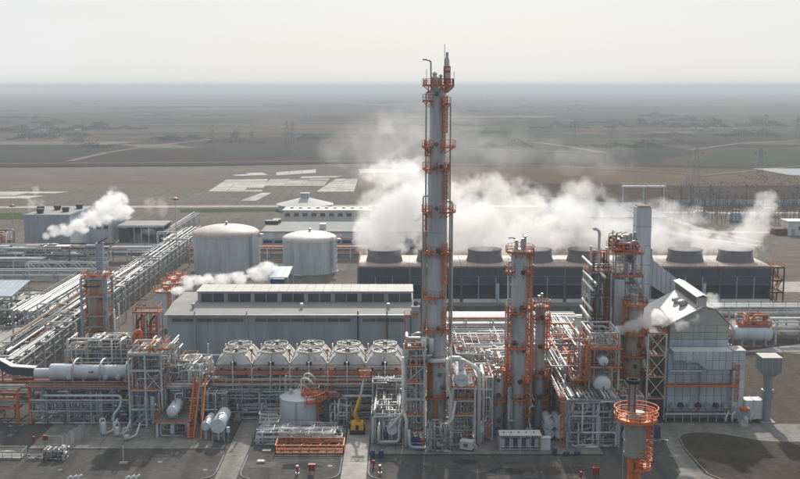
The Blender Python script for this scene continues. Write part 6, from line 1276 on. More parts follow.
# stair tower with X bracing
wx0, wx1 = X(646, 188, 8), X(664, 188, 8)
t = Thing('braced_stair_tower', 'white X braced steel stair tower with orange landings beside the boiler house', 'stair tower', ((wx0 + wx1) / 2, 189, 0))
LV = [4, 8, 12, 16]; t.frame([wx0, wx1], [187.2, 192], LV, 'white', 0.28, 0.26)
for j in range(4):
    z = 4 * j
    if j: t.bar('brace', (wx0, 187.1, z), (wx1, 187.1, z + 4), 0.14, 'white'); t.bar('brace', (wx1, 187.05, z), (wx0, 187.05, z + 4), 0.14, 'white')
    t.deck(wx0, wx1, 187.2, 192, z + 4.1, 'orange', 'grating', 'orange', 'NEW'); t.stair((wx0 + .8, 188, z + .2), (wx0 + .8, 191.4, z + 4.1)) if j % 2 == 0 else t.stair((wx1 - .8, 191.4, z + .2), (wx1 - .8, 188, z + 4.1))
t.clutter(wx0 + .3, wx1 - .3, 188, 192, 0.3, 15, 12, 191, (0.07, 0.16), ('rust', 'orange', 'lagging_dark'), up=0.7)
# skid between
t = Thing('valve_skid', 'beige and silver valve piping on the ground right of the receding rack', 'pipe skid', (X(625, 180), 180, 0))
t.frame([X(617, 178), X(627, 178)], [176, 186], [2.6, 5.2], 'steel', 0.3, 0.24); t.clutter(X(616, 178), X(640, 178), 176, 187, 0.2, 7.5, 110, 201, (0.06, 0.2), ('beige_shell', 'insulation', 'galvanised', 'steel_pale'), up=0.5, valves=12)

# ---- vent stack nearest the camera
VY = 150.0; vx = X(635.5, VY, 9); vz = lambda py: Z(py, VY)
t = Thing('vent_stack', 'near round grey stack circled by bright orange hoop railings at the yard edge', 'vent stack', (vx, VY, 0))
t.lathe('shell', [(1.45, vz(456)), (1.6, vz(455)), (1.6, vz(417)), (1.45, vz(416)), (1.2, vz(412)), (0, vz(411.5))], (vx, VY, 0), 'stack_grey', 40); t.lathe('skirt', [(0.82, 0), (0.82, vz(456)), (0, vz(456))], (vx - 0.25, VY, 0), 'orange', 24)
t.lathe('band', [(1.6, 0), (1.66, 0), (1.66, 0.12), (1.6, 0.12)], (vx, VY, vz(440)), 'beige_shell', 40); t.lathe('band', [(1.6, 0), (1.66, 0), (1.66, 0.12), (1.6, 0.12)], (vx, VY, vz(452)), 'beige_shell', 40)
z0 = vz(419.5)
rp = t.ring_platform(vx, VY, z0, 1.64, 3.1, -200, 160, 'orange_bright', 'orange_bright', 1.1, 10, 0.3, 0.10)
for zz_ in (z0 + 0.95, z0 + 1.9): t.put('hoop', mesh_of('hoop', *tube_geo([(vx + 3.15 * math.cos(R(a)), VY + 3.15 * math.sin(R(a)), zz_) for a in range(0, 361, 10)], 0.09, 6), 'orange_bright', True), None, rp)
z1 = vz(467); rp = t.ring_platform(vx + 0.3, VY, z1, 0.9, 2.2, -110, 60, 'orange_bright', 'orange_bright', 1.2, 6, 0.3, 0.10)
for zz_ in (z1 + 1.4, z1 + 2.1, z1 + 2.9): t.put('hoop', mesh_of('hoop', *tube_geo([(vx + 1.1 + 1.25 * math.cos(R(a)), VY - 0.6 + 1.25 * math.sin(R(a)), zz_) for a in range(-140, 141, 10)], 0.10, 6), 'orange_bright', True), None, rp)
x, y = polar(vx, VY, 1.95, -35); t.ladder(x, y, z1, z0 + 1.4, R(-35), 'orange_bright'); x, y = polar(vx - .25, VY, 1.1, -70); t.ladder(x, y, 0.4, z1 + 0.6, R(-70), 'orange_bright')
for a in (60, 180, 300): x, y = polar(vx - 0.6, VY, 0.55, a); t.cyl('vent_pipe', (x, y, vz(412)), (x, y, vz(381)), 0.13, 'lagging_dark', 12)
t.lathe('neck', [(0.46, vz(412) - 0.1), (0.46, vz(383)), (0, vz(383))], (vx - 0.6, VY, 0), 'stack_grey', 24)
t.lathe('cap', [(0.9, 0), (0.95, 0.12), (0.95, 0.55), (0.8, 0.55), (0.75, 0.2), (0, 0.2)], (vx - 0.6, VY, vz(383)), 'opening', 24); t.pipe([(vx - 1.7, VY - .6, vz(419)), (vx - 1.9, VY - .8, vz(440)), (vx - 1.9, VY - .8, 0.2)], 0.07, 'galvanised')
t.box('stiffener', (vx - .6, VY - 0.7, vz(404)), (1.6, 0.1, 0.12), 'rust')

# ---- thin conduits, impulse lines and cable runs threaded through the units
def conduits(key, x0, x1, y0, y1, z0, z1, n, seed):
    for lb, th in THINGS.items():
        if key in lb: th.clutter(x0, x1, y0, y1, z0, z1, n, seed, (0.03, 0.07), ('insulation', 'insulation', 'steel_pale', 'galvanised', 'white'), up=0.5, name='conduit'); return
    print('no thing', key)
conduits('under the long white drum', X(31, 185, 3), X(133, 185, 3), 183.8, 192, 0.3, 6.5, 90, 601)
conduits('gallery behind the white drum', X(70, 196, 9), X(136, 196, 9), 193, 199, 8.6, 13.6, 90, 602)
conduits('right of the long white drum', X(134, 186, 9), X(166, 186, 9), 182, 190, 0.3, 15, 110, 603)
conduits('upper deck crowded', X(166, 186, 7), X(206, 186, 7), 183.6, 191, 0.3, 11.5, 100, 604)
conduits('carrying the five air coolers', -37, 0.5, 186.8, 190, 0.3, 8.2, 170, 605)
conduits('hugging the left side', X(405, 173, 8), X(425, 173, 8), 172, 177.6, 0.5, 17.5, 90, 606)
conduits('round exchanger on top', X(450, 173, 6), X(476, 173, 6), 172.2, 180, 0.3, 12.5, 90, 607)
conduits('exchanger frame and the stubby drum', X(476, 178), X(492, 178), 175, 186, 0.2, 11, 80, 608)
conduits('feet of the second and third', X(487, 184, 3), X(552, 184, 3), 183, 191.5, 0.2, 12, 150, 609)
conduits('blue grey pipe rack running away', 27.5, 37, 171.6, 184, 0.2, 9, 150, 610)
conduits('holding two drums', X(586, 178, 8), X(618, 178, 8), 176.4, 186, 8.6, 18, 70, 611)
conduits('left of the reactor frame', X(588, 191, 15), X(610, 191, 15), 190, 197, 0.5, 27, 110, 612)
conduits('tall dense steel reactor', X(610, 196, 15), X(641, 196, 15), 193.8, 204, 0.5, 30, 130, 613)
conduits('beige and silver valve', X(616, 178), X(645, 178), 175.6, 187, 0.2, 7, 90, 614)
conduits('low tangle of silver', X(259, 177), X(343, 177), 173, 178.4, 0.2, 2.4, 110, 615)
conduits('cluster of upright silver', X(372, 178, 4), X(402, 178, 4), 173, 184, 0.2, 6.6, 90, 616)

# ================================================================== RACKS AND UNITS FURTHER BACK
def rack(label, axis, a0, a1, b0, b1, zs, bay, seed, per=9, m='steel_pale', name='pipe_rack', pm=('insulation', 'galvanised', 'insulation', 'lagging_dark'), rr=(0.1, 0.32), cw=0.36):
    c = ((a0 + a1) / 2, (b0 + b1) / 2) if axis == 'x' else ((b0 + b1) / 2, (a0 + a1) / 2)
    t = Thing(name, label, 'pipe rack', (c[0], c[1], 0))
    P = (lambda a, b, z: (a, b, z)) if axis == 'x' else (lambda a, b, z: (b, a, z))
    n = max(1, int(round((a1 - a0) / bay)))
    for i in range(n + 1):
        a = a0 + (a1 - a0) * i / n
        for b in (b0, b1): t.bar('column', P(a, b, 0), P(a, b, zs[-1]), cw, 'concrete' if cw > 0.5 else m)
        for z in zs: t.bar('beam', P(a, b0, z), P(a, b1, z), 0.26, m, 0.32)
    for b in (b0, b1):
        for z in zs: t.bar('beam', P(a0, b, z - 0.02), P(a1, b, z - 0.02), 0.2, m, 0.28)
    for k, z in enumerate(zs): t.rack_pipes(axis, a0 - 1, a1 + 1, b0 + 0.3, b1 - 0.3, z + 0.1, per, seed + k, pm, rr)
    return t
t = rack('long silver pipe rack receding past the tanks on the left', 'y', 197, 398, -81.5, -74, [3.6, 5.4, 7.0], 6.2, 301, 4, cw=0.62, pm=('insulation', 'lagging_dark', 'galvanised', 'lagging_dark'), rr=(0.12, 0.34)); t.clutter(-81.5, -74, 200, 330, 7.4, 8.4, 40, 302, (0.1, 0.25), ('insulation', 'rust', 'galvanised'), up=0.1)
g = random.Random(8)
for k in range(16):
    L = g.uniform(8, 24); yy = g.uniform(200, 385); t.box('cable_tray', (g.choice((-80.6, -79.2, -77.8, -76.0, -75)), yy, 7.9 + 0.12 * (k % 4)), (g.uniform(0.5, 1.3), L, 0.16), g.choice(('insulation', 'galvanised', 'roof_pale', 'lagging_dark')))
for k in range(14): yy = 202 + 13.5 * k; t.box('cross_girder', (-77.8, yy, 7.45 + 0.5 * (k % 3 == 0)), (9.0, 0.5, 0.4), 'steel_pale')
for k in range(9): yy = 206 + 21 * k; t.pipe([(-77, yy, 8.2), (-77, yy, 9.2), (-70.5, yy, 9.2), (-70.5, yy, 0.3)] if k % 2 else [(-79, yy, 8.2), (-79, yy, 8.9), (-86, yy, 8.9), (-86, yy, 5.0)], 0.2, 'insulation')
t = rack('lower pipe rack with pale pipes to the left of the long receding rack', 'y', 262, 302, -93, -88, [3.6, 5.6], 8, 311, 6, pm=('insulation', 'lagging_dark', 'galvanised'), rr=(0.12, 0.34)); t.rail([(-93, 262, 5.9), (-93, 302, 5.9)], 'galvanised', 1.1, t=0.08)
rack('pipe rack crossing the left background below the tall box building', 'x', -165, -116, 338, 343, [2.8, 4.4], 8, 321, 8, rr=(0.15, 0.4)); rack('farther pipe rack crossing the left background at the foot of the box building', 'x', -170, -84, 360, 366, [2.4, 4.4], 8, 331, 7, 'steel', rr=(0.15, 0.4))
rack('pipe rack crossing the left middle ground near the blue canopy', 'x', -165, -94, 312, 316, [3.4, 5.2], 9, 341, 6, 'steel', rr=(0.15, 0.4))
rack('pipe rack running across behind the second column towards the vessel', 'x', 9, 40, 240, 248, [4.0, 6.6], 6, 351, 14, rr=(0.08, 0.24), pm=('insulation', 'insulation', 'galvanised', 'orange', 'insulation'))
t = rack('galvanised pipe rack crossing the right side before the cooling tower', 'x', 52, 150, 254, 260, [3.8, 6.2], 7, 361, 9, rr=(0.12, 0.35)); t.rail([(52, 254, 6.8), (150, 254, 6.8)], 'galvanised', 1.6, t=0.1, step=3)
rack('low rack of pipes crossing between columns and cooling tower', 'x', 10, 52, 254, 258, [3.6], 7, 371, 6, rr=(0.12, 0.3))
rack('second low pipe rack at the right edge behind the white vessel', 'x', 88, 150, 244, 248, [3.2, 5.4], 7, 381, 5)
rack('orange and silver pipe rack running between the two storage tanks and warehouse', 'x', -75, -10, 366, 371, [2.6, 4.2], 7, 391, 6, pm=('insulation', 'orange', 'galvanised', 'rust'))
rack('narrow high pipe bridge in the left background beside the dark shed', 'y', 402, 470, -92, -89, [4.2], 12, 395, 3, 'steel', 'pipe_bridge', pm=('galvanised', 'lagging_dark'), rr=(0.1, 0.2))
rack('process rack at the extreme left below the white topped duct', 'x', -95, -68.5, 185, 192, [2.8, 4.6, 6.0], 6, 397, 7, 'orange', pm=('insulation', 'galvanised', 'rust', 'insulation'))
# mid unit behind the second column: exchangers and orange piping
t = Thing('piping_unit', 'low unit of bright silver pipes and orange rails behind the three columns', 'piping', (20, 208, 0)); t.frame([9, 14, 19, 24], [196, 204, 212], [4.2, 7.2], 'steel_pale', 0.3, 0.26)
t.rack_pipes('x', 8, 26, 197, 211, 7.3, 14, 401, ('insulation', 'insulation', 'galvanised'), (0.06, 0.2)); t.rack_pipes('x', 8, 26, 197, 211, 4.3, 9, 402); t.clutter(9, 25, 196, 212, 7.4, 11.0, 130, 403, (0.06, 0.18), ('insulation', 'insulation', 'galvanised', 'orange', 'steel_pale'), up=0.3, valves=10); t.deck(8.6, 24.4, 194.6, 196, 7.4, 'orange', 'grating', 'orange', 'S'); t.clutter(9, 25, 196, 212, 0.3, 7, 40, 404, up=0.6)
t = Thing('rear_piping', 'mass of silver piping left of the receding rack behind the thin column', 'piping', (26, 200, 0)); t.frame([25.5, 27.4], [190, 200, 210, 222], [4, 7.5], 'steel_pale', 0.28, 0.22); t.clutter(24.8, 28, 186, 225, 0.3, 10, 100, 411, (0.06, 0.2), ('insulation', 'insulation', 'galvanised', 'steel_pale'), up=0.4, valves=10)
t = Thing('deck_piping', 'pipes and orange rails between the receding rack and the reactor frame', 'piping', (40, 205, 0)); t.frame([37.6, 41, 45], [206, 214], [4, 7.5, 11], 'steel', 0.3, 0.24); t.clutter(37.5, 46, 204, 216, 0.3, 12, 50, 421, (0.1, 0.3), ('insulation', 'galvanised', 'orange', 'lagging_dark'), up=0.5)
t = Thing('truss_bridge', 'pale lattice truss pipe bridge in the left background', 'pipe bridge', (-105, 330, 0)); zb, zt = Z(270, 330), Z(262.5, 330)
for y in (328.6, 331.4):
    for z in (zb, zt): t.bar('chord', (-117, y, z), (-92, y, z), 0.24, 'steel_pale')
    for k in range(10): a = -117 + 2.5 * k; t.bar('diagonal', (a, y, zb if k % 2 else zt), (a + 2.5, y, zt if k % 2 else zb), 0.14, 'steel_pale')
for x in (-117, -92):
    for y in (328.6, 331.4): t.bar('leg', (x, y, 0), (x, y, zt), 0.4, 'steel_pale')
t.rack_pipes('x', -117, -92, 329, 331, zb + 0.1, 4, 511)
t = Thing('treatment_unit', 'jumble of grey frames, tanks and pipes in the left distance before the box building', 'process unit', (-125, 350, 0))
t.frame([-160, -150, -140, -130, -120, -110, -100], [346, 354], [3.2, 6.2], 'steel', 0.3, 0.24); t.clutter(-162, -96, 345, 356, 0.3, 7.4, 120, 512, (0.1, 0.3), ('insulation', 'galvanised', 'steel_pale', 'lagging_dark', 'rust'), up=0.45, valves=10)
for k in range(5): x = -156 + 12 * k; t.vessel((x, 349, 0.3), (x, 349, 4.6 + k % 3), 1.3, 'tank_blue', 'upright_tank', 0.3, 18)
for k in range(6): t.box('equipment_box', (-152 + 10 * k, 351, 6.9), (4.5, 4, 1.2 + 0.4 * (k % 2)), ('roof_grey', 'steel_pale', 'cladding_grey')[k % 3])
t = Thing('pipe_jumble', 'rusty and silver pipe ends left of the tall box building', 'piping', (-140, 372, 0)); t.clutter(-152, -138.5, 366, 380, 0.3, 9, 50, 513, (0.12, 0.3), ('rust', 'insulation', 'galvanised', 'orange'), up=0.5); t.frame([-151, -145, -139.5], [368, 378], [4, 8], 'steel_pale', 0.3, 0.24)
for lb, th in list(THINGS.items()):
    if lb.startswith('low unit of bright silver'): th.clutter(8.5, 26, 195, 212, 4, 12, 140, 617, (0.03, 0.07), ('insulation', 'steel_pale', 'galvanised', 'white'), up=0.4, name='conduit')
# small exhaust beside hall end
t = Thing('exhaust_vent', 'short grey exhaust pipe with a black mouth at the right end of the hall', 'exhaust', (X(415.5, 222), 222, 0)); p = X(415.5, 222, 10)
t.lathe('pipe_section', [(0.9, 0), (0.9, Z(306, 222)), (0.75, Z(306, 222)), (0.7, Z(308, 222))], (p, 222, 0), 'cladding_grey', 20); t.lathe('mouth', [(0.74, 0), (0, 0.01)], (p, 222, Z(306.4, 222)), 'opening', 20); t.deck(p - 2.4, p + 0.4, 220, 220.9, Z(316, 220), 'orange', 'grating', 'orange', 'SEW'); t.bar('post', (p - 2.2, 220.4, 0), (p - 2.2, 220.4, Z(316, 220)), 0.24, 'orange')
t.manhole((p, 221.1, Z(302.5, 222)), (0, -1, 0.2), 0.5)
# right vessel with orange pipework
vy = 243.0; xa, xb = X(733, vy, 3), X(772, vy, 3)
t = Thing('condensate_drum', 'white horizontal drum topped by orange piping right of the boiler house', 'drum', ((xa + xb) / 2, vy, 0)); t.vessel((xa, vy, 3.0), (xb, vy, 3.0), 1.75, 'vessel_white', 'shell', 0.5, 32, saddles=3, to_z=0.0, bands=3)
t.deck(xa + 1, xb - 0.5, vy - 1, vy + 1.2, 4.95, 'orange', 'orange', 'orange', 'SEW', 0.9); t.clutter(xa + 1, xb - 1, vy - 1, vy + 3, 5.1, 7.2, 18, 431, (0.12, 0.25), ('orange', 'orange', 'rust', 'insulation'), up=0.4)
for k in range(4): p = S(735 + 7.5 * k, 319 - (k % 2) * 4, vy + 3); t.pipe([(p.x, vy + 3, p.z), (p.x + 2.6, vy - 0.6, 5.4)], 0.28, 'roof_white', 'inclined_pipe')
t.clutter(xa - 2.2, xa - 0.2, vy - 1, vy + 2, 0.2, 6, 14, 432, (0.1, 0.2), ('orange', 'insulation', 'galvanised'), up=0.5)
# left tall frame with square stack
fy = 236.0; fx0, fx1 = X(82, fy, 10), X(107, fy, 10)
t = Thing('absorber_frame', 'blue grey framed column with orange levels in front of the left racks', 'steel frame', ((fx0 + fx1) / 2, fy, 0)); zt = Z(279, fy)
t.frame([fx0, fx1], [fy, fy + 5], [4.5, 8.5, 13, zt], 'steel', 0.5, 0.36)
for z in (4.6, 8.6, 13.1, zt + 0.1): t.deck(fx0, fx1, fy, fy + 5, z, 'orange', 'rust', 'orange')
t.lathe('shell', [(1.5, 0), (1.5, zt - 0.6), (0, zt)], ((fx0 + fx1) / 2 - 0.2, fy + 2.5, 0), 'beige_shell', 28); t.clutter(fx0 + .3, fx1 + 1.5, fy + .3, fy + 4.6, 0.3, zt + 1.2, 30, 441, (0.1, 0.25), ('insulation', 'orange', 'rust', 'galvanised'), up=0.6)
zs_ = Z(243, fy + 7); xx = X(100.5, fy + 7, 20)
t = Thing('square_chimney', 'slim square pale grey chimney rising behind the framed column', 'chimney', (xx, fy + 7, 0))
for k in range(5): t.box('stack_section', (xx, fy + 7, zs_ * (k + 0.5) / 5), (1.55, 1.55, zs_ / 5 - 0.05), 'cladding_grey'); t.box('joint_flange', (xx, fy + 7, zs_ * (k + 1) / 5 - 0.02), (1.65, 1.65, 0.1), 'cladding_grey')
pz = Z(240, fy + 7); t.put('rain_flap', mesh_of('rain_flap', [(xx - 0.3, fy + 6, zs_), (xx + 1.9, fy + 6, zs_ + 1.1), (xx + 1.9, fy + 8, zs_ + 1.1), (xx - .3, fy + 8, zs_), (xx - 0.3, fy + 6, zs_ + .25), (xx + 1.9, fy + 6, zs_ + 1.35), (xx + 1.9, fy + 8, zs_ + 1.35), (xx - .3, fy + 8, zs_ + .25)], BOXF, 'rust'))
# small orange topped tanks behind hall corner
for k, (px, yy, r, top, lb) in enumerate(((164.5, 262, 1.95, 292, 'small round tank with an orange rimmed top, nearest of three behind the hall corner'), (172, 272, 2.0, 284, 'small round tank with an orange rimmed top, middle of three behind the hall corner'), (177, 282, 2.0, 278.5, 'small round tank with an orange rimmed top, farthest of three behind the hall corner'))):
    x = X(px, yy, 6); z = Z(top, yy - r); t = Thing('round_tank', lb, 'tank', (x, yy, 0), 'small tanks behind the hall corner')
    sh = t.lathe('shell', [(r, 0), (r, z), (0, z + 0.5)], (x, yy, 0), 'tank_blue', 28); t.lathe('rim_platform', [(r, z - 0.2), (r + 0.8, z - 0.2), (r + 0.8, z), (r, z)], (x, yy, 0), 'orange', 28); t.rail([(x + (r + .7) * math.cos(a), yy + (r + .7) * math.sin(a), z) for a in [2 * math.pi * i / 16 for i in range(16)]], 'orange', 1.0, closed=True, step=1.5, t=0.09)
    t.box('top_hatch', (x + 0.6, yy, z + 0.7), (1.4, 1.2, 0.7), 'orange'); t.ladder(x + r * 0.7 + .2, yy - r * .7 - .2, 0.2, z + 0.6, R(-45)); t.box('side_box', (x + r + 0.2, yy - 0.8, 3.0), (0.5, 1.6, 5.8), 'rust')
# canopy behind hall roof
t = Thing('tilted_canopy', 'small tilted blue grey roof sheet behind the hall by the tanks', 'canopy', (X(283, 262), 262, 0)); a = [S(269, 278, 258), S(288, 278, 258), S(293, 267, 264), S(274, 267, 264)]
for k in range(3):
    p = [a[0].lerp(a[1], k / 3), a[0].lerp(a[1], (k + 1) / 3 - 0.01), a[3].lerp(a[2], (k + 1) / 3 - 0.01), a[3].lerp(a[2], k / 3)]; u = Vector((0, 0, 0.2)); t.put('roof_sheet', mesh_of('roof_sheet', p + [q + u for q in p], BOXF, 'roof_blue'))
for q in a: t.bar('post', (q.x, q.y, 0), (q.x, q.y, q.z), 0.25, 'steel')
t.box('cabin', ((a[0].x + a[1].x) / 2 - .6, 261.5, a[0].z / 2 - 0.3), (3.4, 3, a[0].z - 0.8), 'blue')
# left canopy with pumps
cy0, cy1 = 268.0, 282.0; q0, q1 = X(-20, cy0, 6), X(12, cy0, 6)
t = Thing('pump_canopy', 'open sided shelter with a plain blue grey roof at the left edge', 'canopy', ((q0 + q1) / 2, 275, 0))
for k in range(6): a, b = q0 + (q1 - q0) * k / 6, q0 + (q1 - q0) * (k + 1) / 6; t.put('roof_sheet', mesh_of('roof_sheet', [(a, cy0, 6.6), (b - .04, cy0, 6.6), (b - .04, cy1, 8.2), (a, cy1, 8.2), (a, cy0, 6.8), (b - .04, cy0, 6.8), (b - .04, cy1, 8.4), (a, cy1, 8.4)], BOXF, 'roof_blue'))
for x in (q0, (q0 + q1) / 2, q1 - .2):
    for y in (cy0 + .3, cy1 - .3): t.bar('post', (x, y, 0), (x, y, 6.6 + 1.6 * (y - cy0) / 14), 0.3, 'steel')
t.clutter(q0, q1 + 3, cy0 - 6, cy1, 0.2, 5.0, 50, 451, (0.1, 0.3), ('insulation', 'galvanised', 'beige_shell', 'lagging_dark'), up=0.4, valves=10)
t = Thing('side_frame', 'blue steel frame with pale pipe tops between the left racks', 'steel frame', (-87, 255, 0)); t.frame([-92, -89, -86.5], [248, 256, 264], [3.5, 6.6], 'steel', 0.3, 0.26); t.rack_pipes('y', 247, 266, -92, -86.5, 6.8, 6, 461, ('insulation', 'galvanised', 'insulation'), (0.2, 0.4))
# wall by hall corner (low white concrete wall)
t = Thing('low_wall', 'pale low concrete wall just left of the hall', 'wall', (X(150, 218), 218, 0)); w0, w1 = X(112, 218), X(168, 218)
for k in range(8): a, b = w0 + (w1 - w0) * k / 8, w0 + (w1 - w0) * (k + 1) / 8; t.box('wall_panel', ((a + b) / 2, 218 + 0.02 * (k % 2), 2.4), (b - a - 0.05, 0.3, 4.8), 'roof_pale')
t.box('coping', ((w0 + w1) / 2, 218, 4.88), (w1 - w0, 0.5, 0.14), 'steel')

# ================================================================== SMALL THINGS IN THE YARD
def hydrant(label, px, py, big=False, white=False):
    p = G(px, py); t = Thing('fire_box' if big else 'fire_hydrant', label, 'fire box' if big else 'hydrant', p, 'red fire points along the yard')
    if big:
        t.box('cabinet', p + Vector((0, 0, 1.05)), (1.0, 0.5, 1.0), 'red'); t.box('roof', p + Vector((0, 0, 1.6)), (1.12, 0.62, 0.08), 'red')
        for s_ in (-.4, .4): t.bar('leg', p + Vector((s_, 0, 0)), p + Vector((s_, 0, 0.55)), 0.08, 'dark_metal')
        t.box('door', p + Vector((0, -0.27, 1.05)), (0.84, 0.04, 0.84), 'red')
    else:
        t.lathe('body', [(0.28, 0), (0.28, 0.12), (0.17, 0.14), (0.17, 0.9), (0.26, 0.95), (0.22, 1.25), (0, 1.35)], p, 'red', 14); t.lathe('outlet', [(0, 0), (0.1, 0), (0.13, 0.3), (0, 0.32)], p + Vector((0.1, 0, 0.8)), 'white' if white else 'red', 10, axis=(1, 0, 0))
        if white: t.lathe('base_collar', [(0.32, 0), (0.32, 0.25), (0, 0.25)], p, 'white', 14); t.lathe('cap', [(0.27, 0), (0.2, 0.16), (0, 0.18)], p + Vector((0, 0, 1.25)), 'white', 14)
hydrant('red hydrant with a white collar left of the red fire box, below the orange fence', 297.5, 474, white=True); hydrant('red fire box on short legs below the orange fenced pit', 312, 474, True); hydrant('slim red hydrant beside the pale driveway, left of the white footed one', 373.5, 468); hydrant('red hydrant with white foot and cap right of the pale driveway', 380, 473.5, white=True)
hydrant('slim red hydrant on the asphalt before the receding rack', 581, 479.5); hydrant('red fire box on the asphalt before the receding rack', 596, 477.5, True); hydrant('leaning red hydrant in the left yard by the wire fence', 33.5, 443.5)
def drum(label, px, py, lying=False):
    p = G(px, py); t = Thing('blue_drum', label, 'drum', p, 'blue plastic drums at the pad edge'); pr = [(0, 0), (0.3, 0), (0.32, 0.05), (0.34, 0.3), (0.32, 0.32), (0.34, 0.34), (0.34, 0.62), (0.32, 0.64), (0.34, 0.66), (0.32, 0.9), (0.28, 0.95), (0, 0.93)]
    if lying: t.lathe('body', pr, p + Vector((-0.45, 0, 0.34)), 'blue', 16, axis=(1, 0.3, 0)); t.lathe('bung', [(0, 0), (0.06, 0), (0.06, 0.06), (0, 0.06)], p + Vector((0.45, 0.25, 0.5)), 'white', 8, axis=(1, 0.3, 0))
    else: t.lathe('body', [(a * 1.25, b * 1.35) for a, b in pr], p, 'blue', 16); t.lathe('bung', [(0, 0), (0.07, 0), (0.07, 0.08), (0, 0.08)], p + Vector((0.15, 0, 1.26)), 'white', 8)
drum('short blue drum at the pad edge beside the driveway, left of a taller one', 372.5, 457.8); drum('upright blue drum at the pad edge beside the driveway, the taller of two', 381, 457.5); drum('upright blue drum just left of the receding rack foot', 554.5, 455); drum('blue drum lying on its side at the receding rack foot', 566.5, 456, True); drum('blue drum lying on its side inside the receding rack foot', 577.5, 455.5, True)
p = G(655, 441)
t = Thing('blue_skip', 'blue and red cabinet beside the near orange hooped stack', 'cabinet', p); t.box('body', p + Vector((0, 0, 1.6)), (1.5, 1.2, 1.8), 'blue'); t.box('side_cabinet', p + Vector((-1.3, 0, 1.5)), (1.0, 1.1, 1.7), 'red'); t.box('stand', p + Vector((-.4, 0, 0.3)), (2.6, 1.0, 0.5), 'steel'); t.box('lid', p + Vector((0, 0, 2.55)), (1.6, 1.3, 0.1), 'blue'); t.pipe([p + Vector((1, 0, .3)), p + Vector((2, -.4, .3)), p + Vector((2, -1, .3))], 0.12, 'insulation')
# lamp / sign pole on a slab
p = G(123.5, 464); t = Thing('sign_post', 'thin white post on a concrete foot in the left yard', 'post', p); t.box('foot', p + Vector((0, 0, 0.15)), (1.3, 1.0, 0.3), 'concrete'); t.cyl('pole', p + Vector((0, 0, 0.3)), p + Vector((0, 0, 2.9)), 0.06, 'white', 8); t.lathe('cap', [(0.06, 0), (0.09, 0.05), (0, 0.15)], p + Vector((0, 0, 2.9)), 'white', 8)
p = G(261, 462.5); t = Thing('concrete_block', 'low pale concrete hatch lying on the asphalt beside the driveway', 'hatch', p); t.box('slab', p + Vector((0, 0, 0.15)), (1.3, 1.1, 0.3), 'concrete'); t.box('lid', p + Vector((0, 0, 0.33)), (0.9, 0.8, 0.08), 'steel_pale'); t.bar('lifting_lug', p + Vector((-.15, 0, .42)), p + Vector((.15, 0, .42)), 0.06, 'galvanised')
# left manifold and wire-fence ramp
m0, m1 = G(27, 461), G(70, 455)
t = Thing('pipe_manifold', 'low galvanised valve manifold inside guard rails in the left yard', 'pipe manifold', ((m0.x + m1.x) / 2, m0.y + 1, 0))
t.rail([(m0.x, m0.y, 0), (m0.x + 2.7, m0.y, 0), (m0.x + 2.7, m0.y + 1.5, 0)], 'galvanised', 1.1, t=0.08); t.box('sump', (m0.x + 1.4, m0.y + 1, 0.15), (2.6, 1.7, 0.3), 'dark_metal'); t.frame([m0.x + 2.8, m0.x + 5, m1.x - .2], [m0.y + .3, m0.y + 2.4], [0.9, 1.5], 'galvanised', 0.12, 0.1); t.clutter(m0.x + 2.6, m1.x, m0.y + .2, m0.y + 2.6, 0.2, 1.7, 34, 471, (0.05, 0.1), ('galvanised', 'lagging_dark', 'beige_shell'), up=0.4, valves=16)
p = G(45.5, 452); t = Thing('fire_cabinet', 'small red cabinet on a galvanised post in the left yard', 'cabinet', p); t.bar('post', p, p + Vector((0, 0, 2.9)), 0.14, 'galvanised'); t.box('cabinet', p + Vector((0.1, -0.1, 2.5)), (0.8, 0.4, 0.8), 'red'); t.bar('arm', p + Vector((0, 0, 2.7)), p + Vector((2.6, 0, 2.7)), 0.1, 'galvanised'); t.bar('arm_post', p + Vector((2.6, 0, 0)), p + Vector((2.6, 0, 2.8)), 0.12, 'galvanised')
t = Thing('guard_fence', 'tall pale wire fence running back from the manifold to the drum deck', 'fence', G(60, 452)); a, b = G(60, 452), G(85, 437); n = 5
for i in range(n + 1): q = a.lerp(b, i / n); t.bar('post', q, q + Vector((0, 0, 2.6)), 0.12, 'galvanised')
for i in range(n):
    p, q = a.lerp(b, i / n), a.lerp(b, (i + 1) / n); mb = MB()
    for k in range(1, 10): mb.bar(p + Vector((0, 0, 0.26 * k)), q + Vector((0, 0, 0.26 * k)), 0.035)
    for k in range(1, 8): r_ = p.lerp(q, k / 8); mb.bar(r_ + Vector((0, 0, 0.1)), r_ + Vector((0, 0, 2.5)), 0.03)
    t.geo('wire_panel', mb, 'galvanised')
p = G(4, 459); t = Thing('railed_pit', 'small railed sump at the left edge of the yard', 'railing', p); t.box('floor', p + Vector((0, 1, 0.1)), (6, 3, 0.2), 'concrete'); t.rail([p + Vector((-3, -.5, .2)), p + Vector((3, -.5, .2)), p + Vector((3, 2.5, .2)), p + Vector((-3, 2.5, .2))], 'galvanised', 1.1, t=0.08); t.pipe([p + Vector((-2, 1, .2)), p + Vector((-2, 1, .9)), p + Vector((1.5, 1, .9))], 0.15, 'insulation')
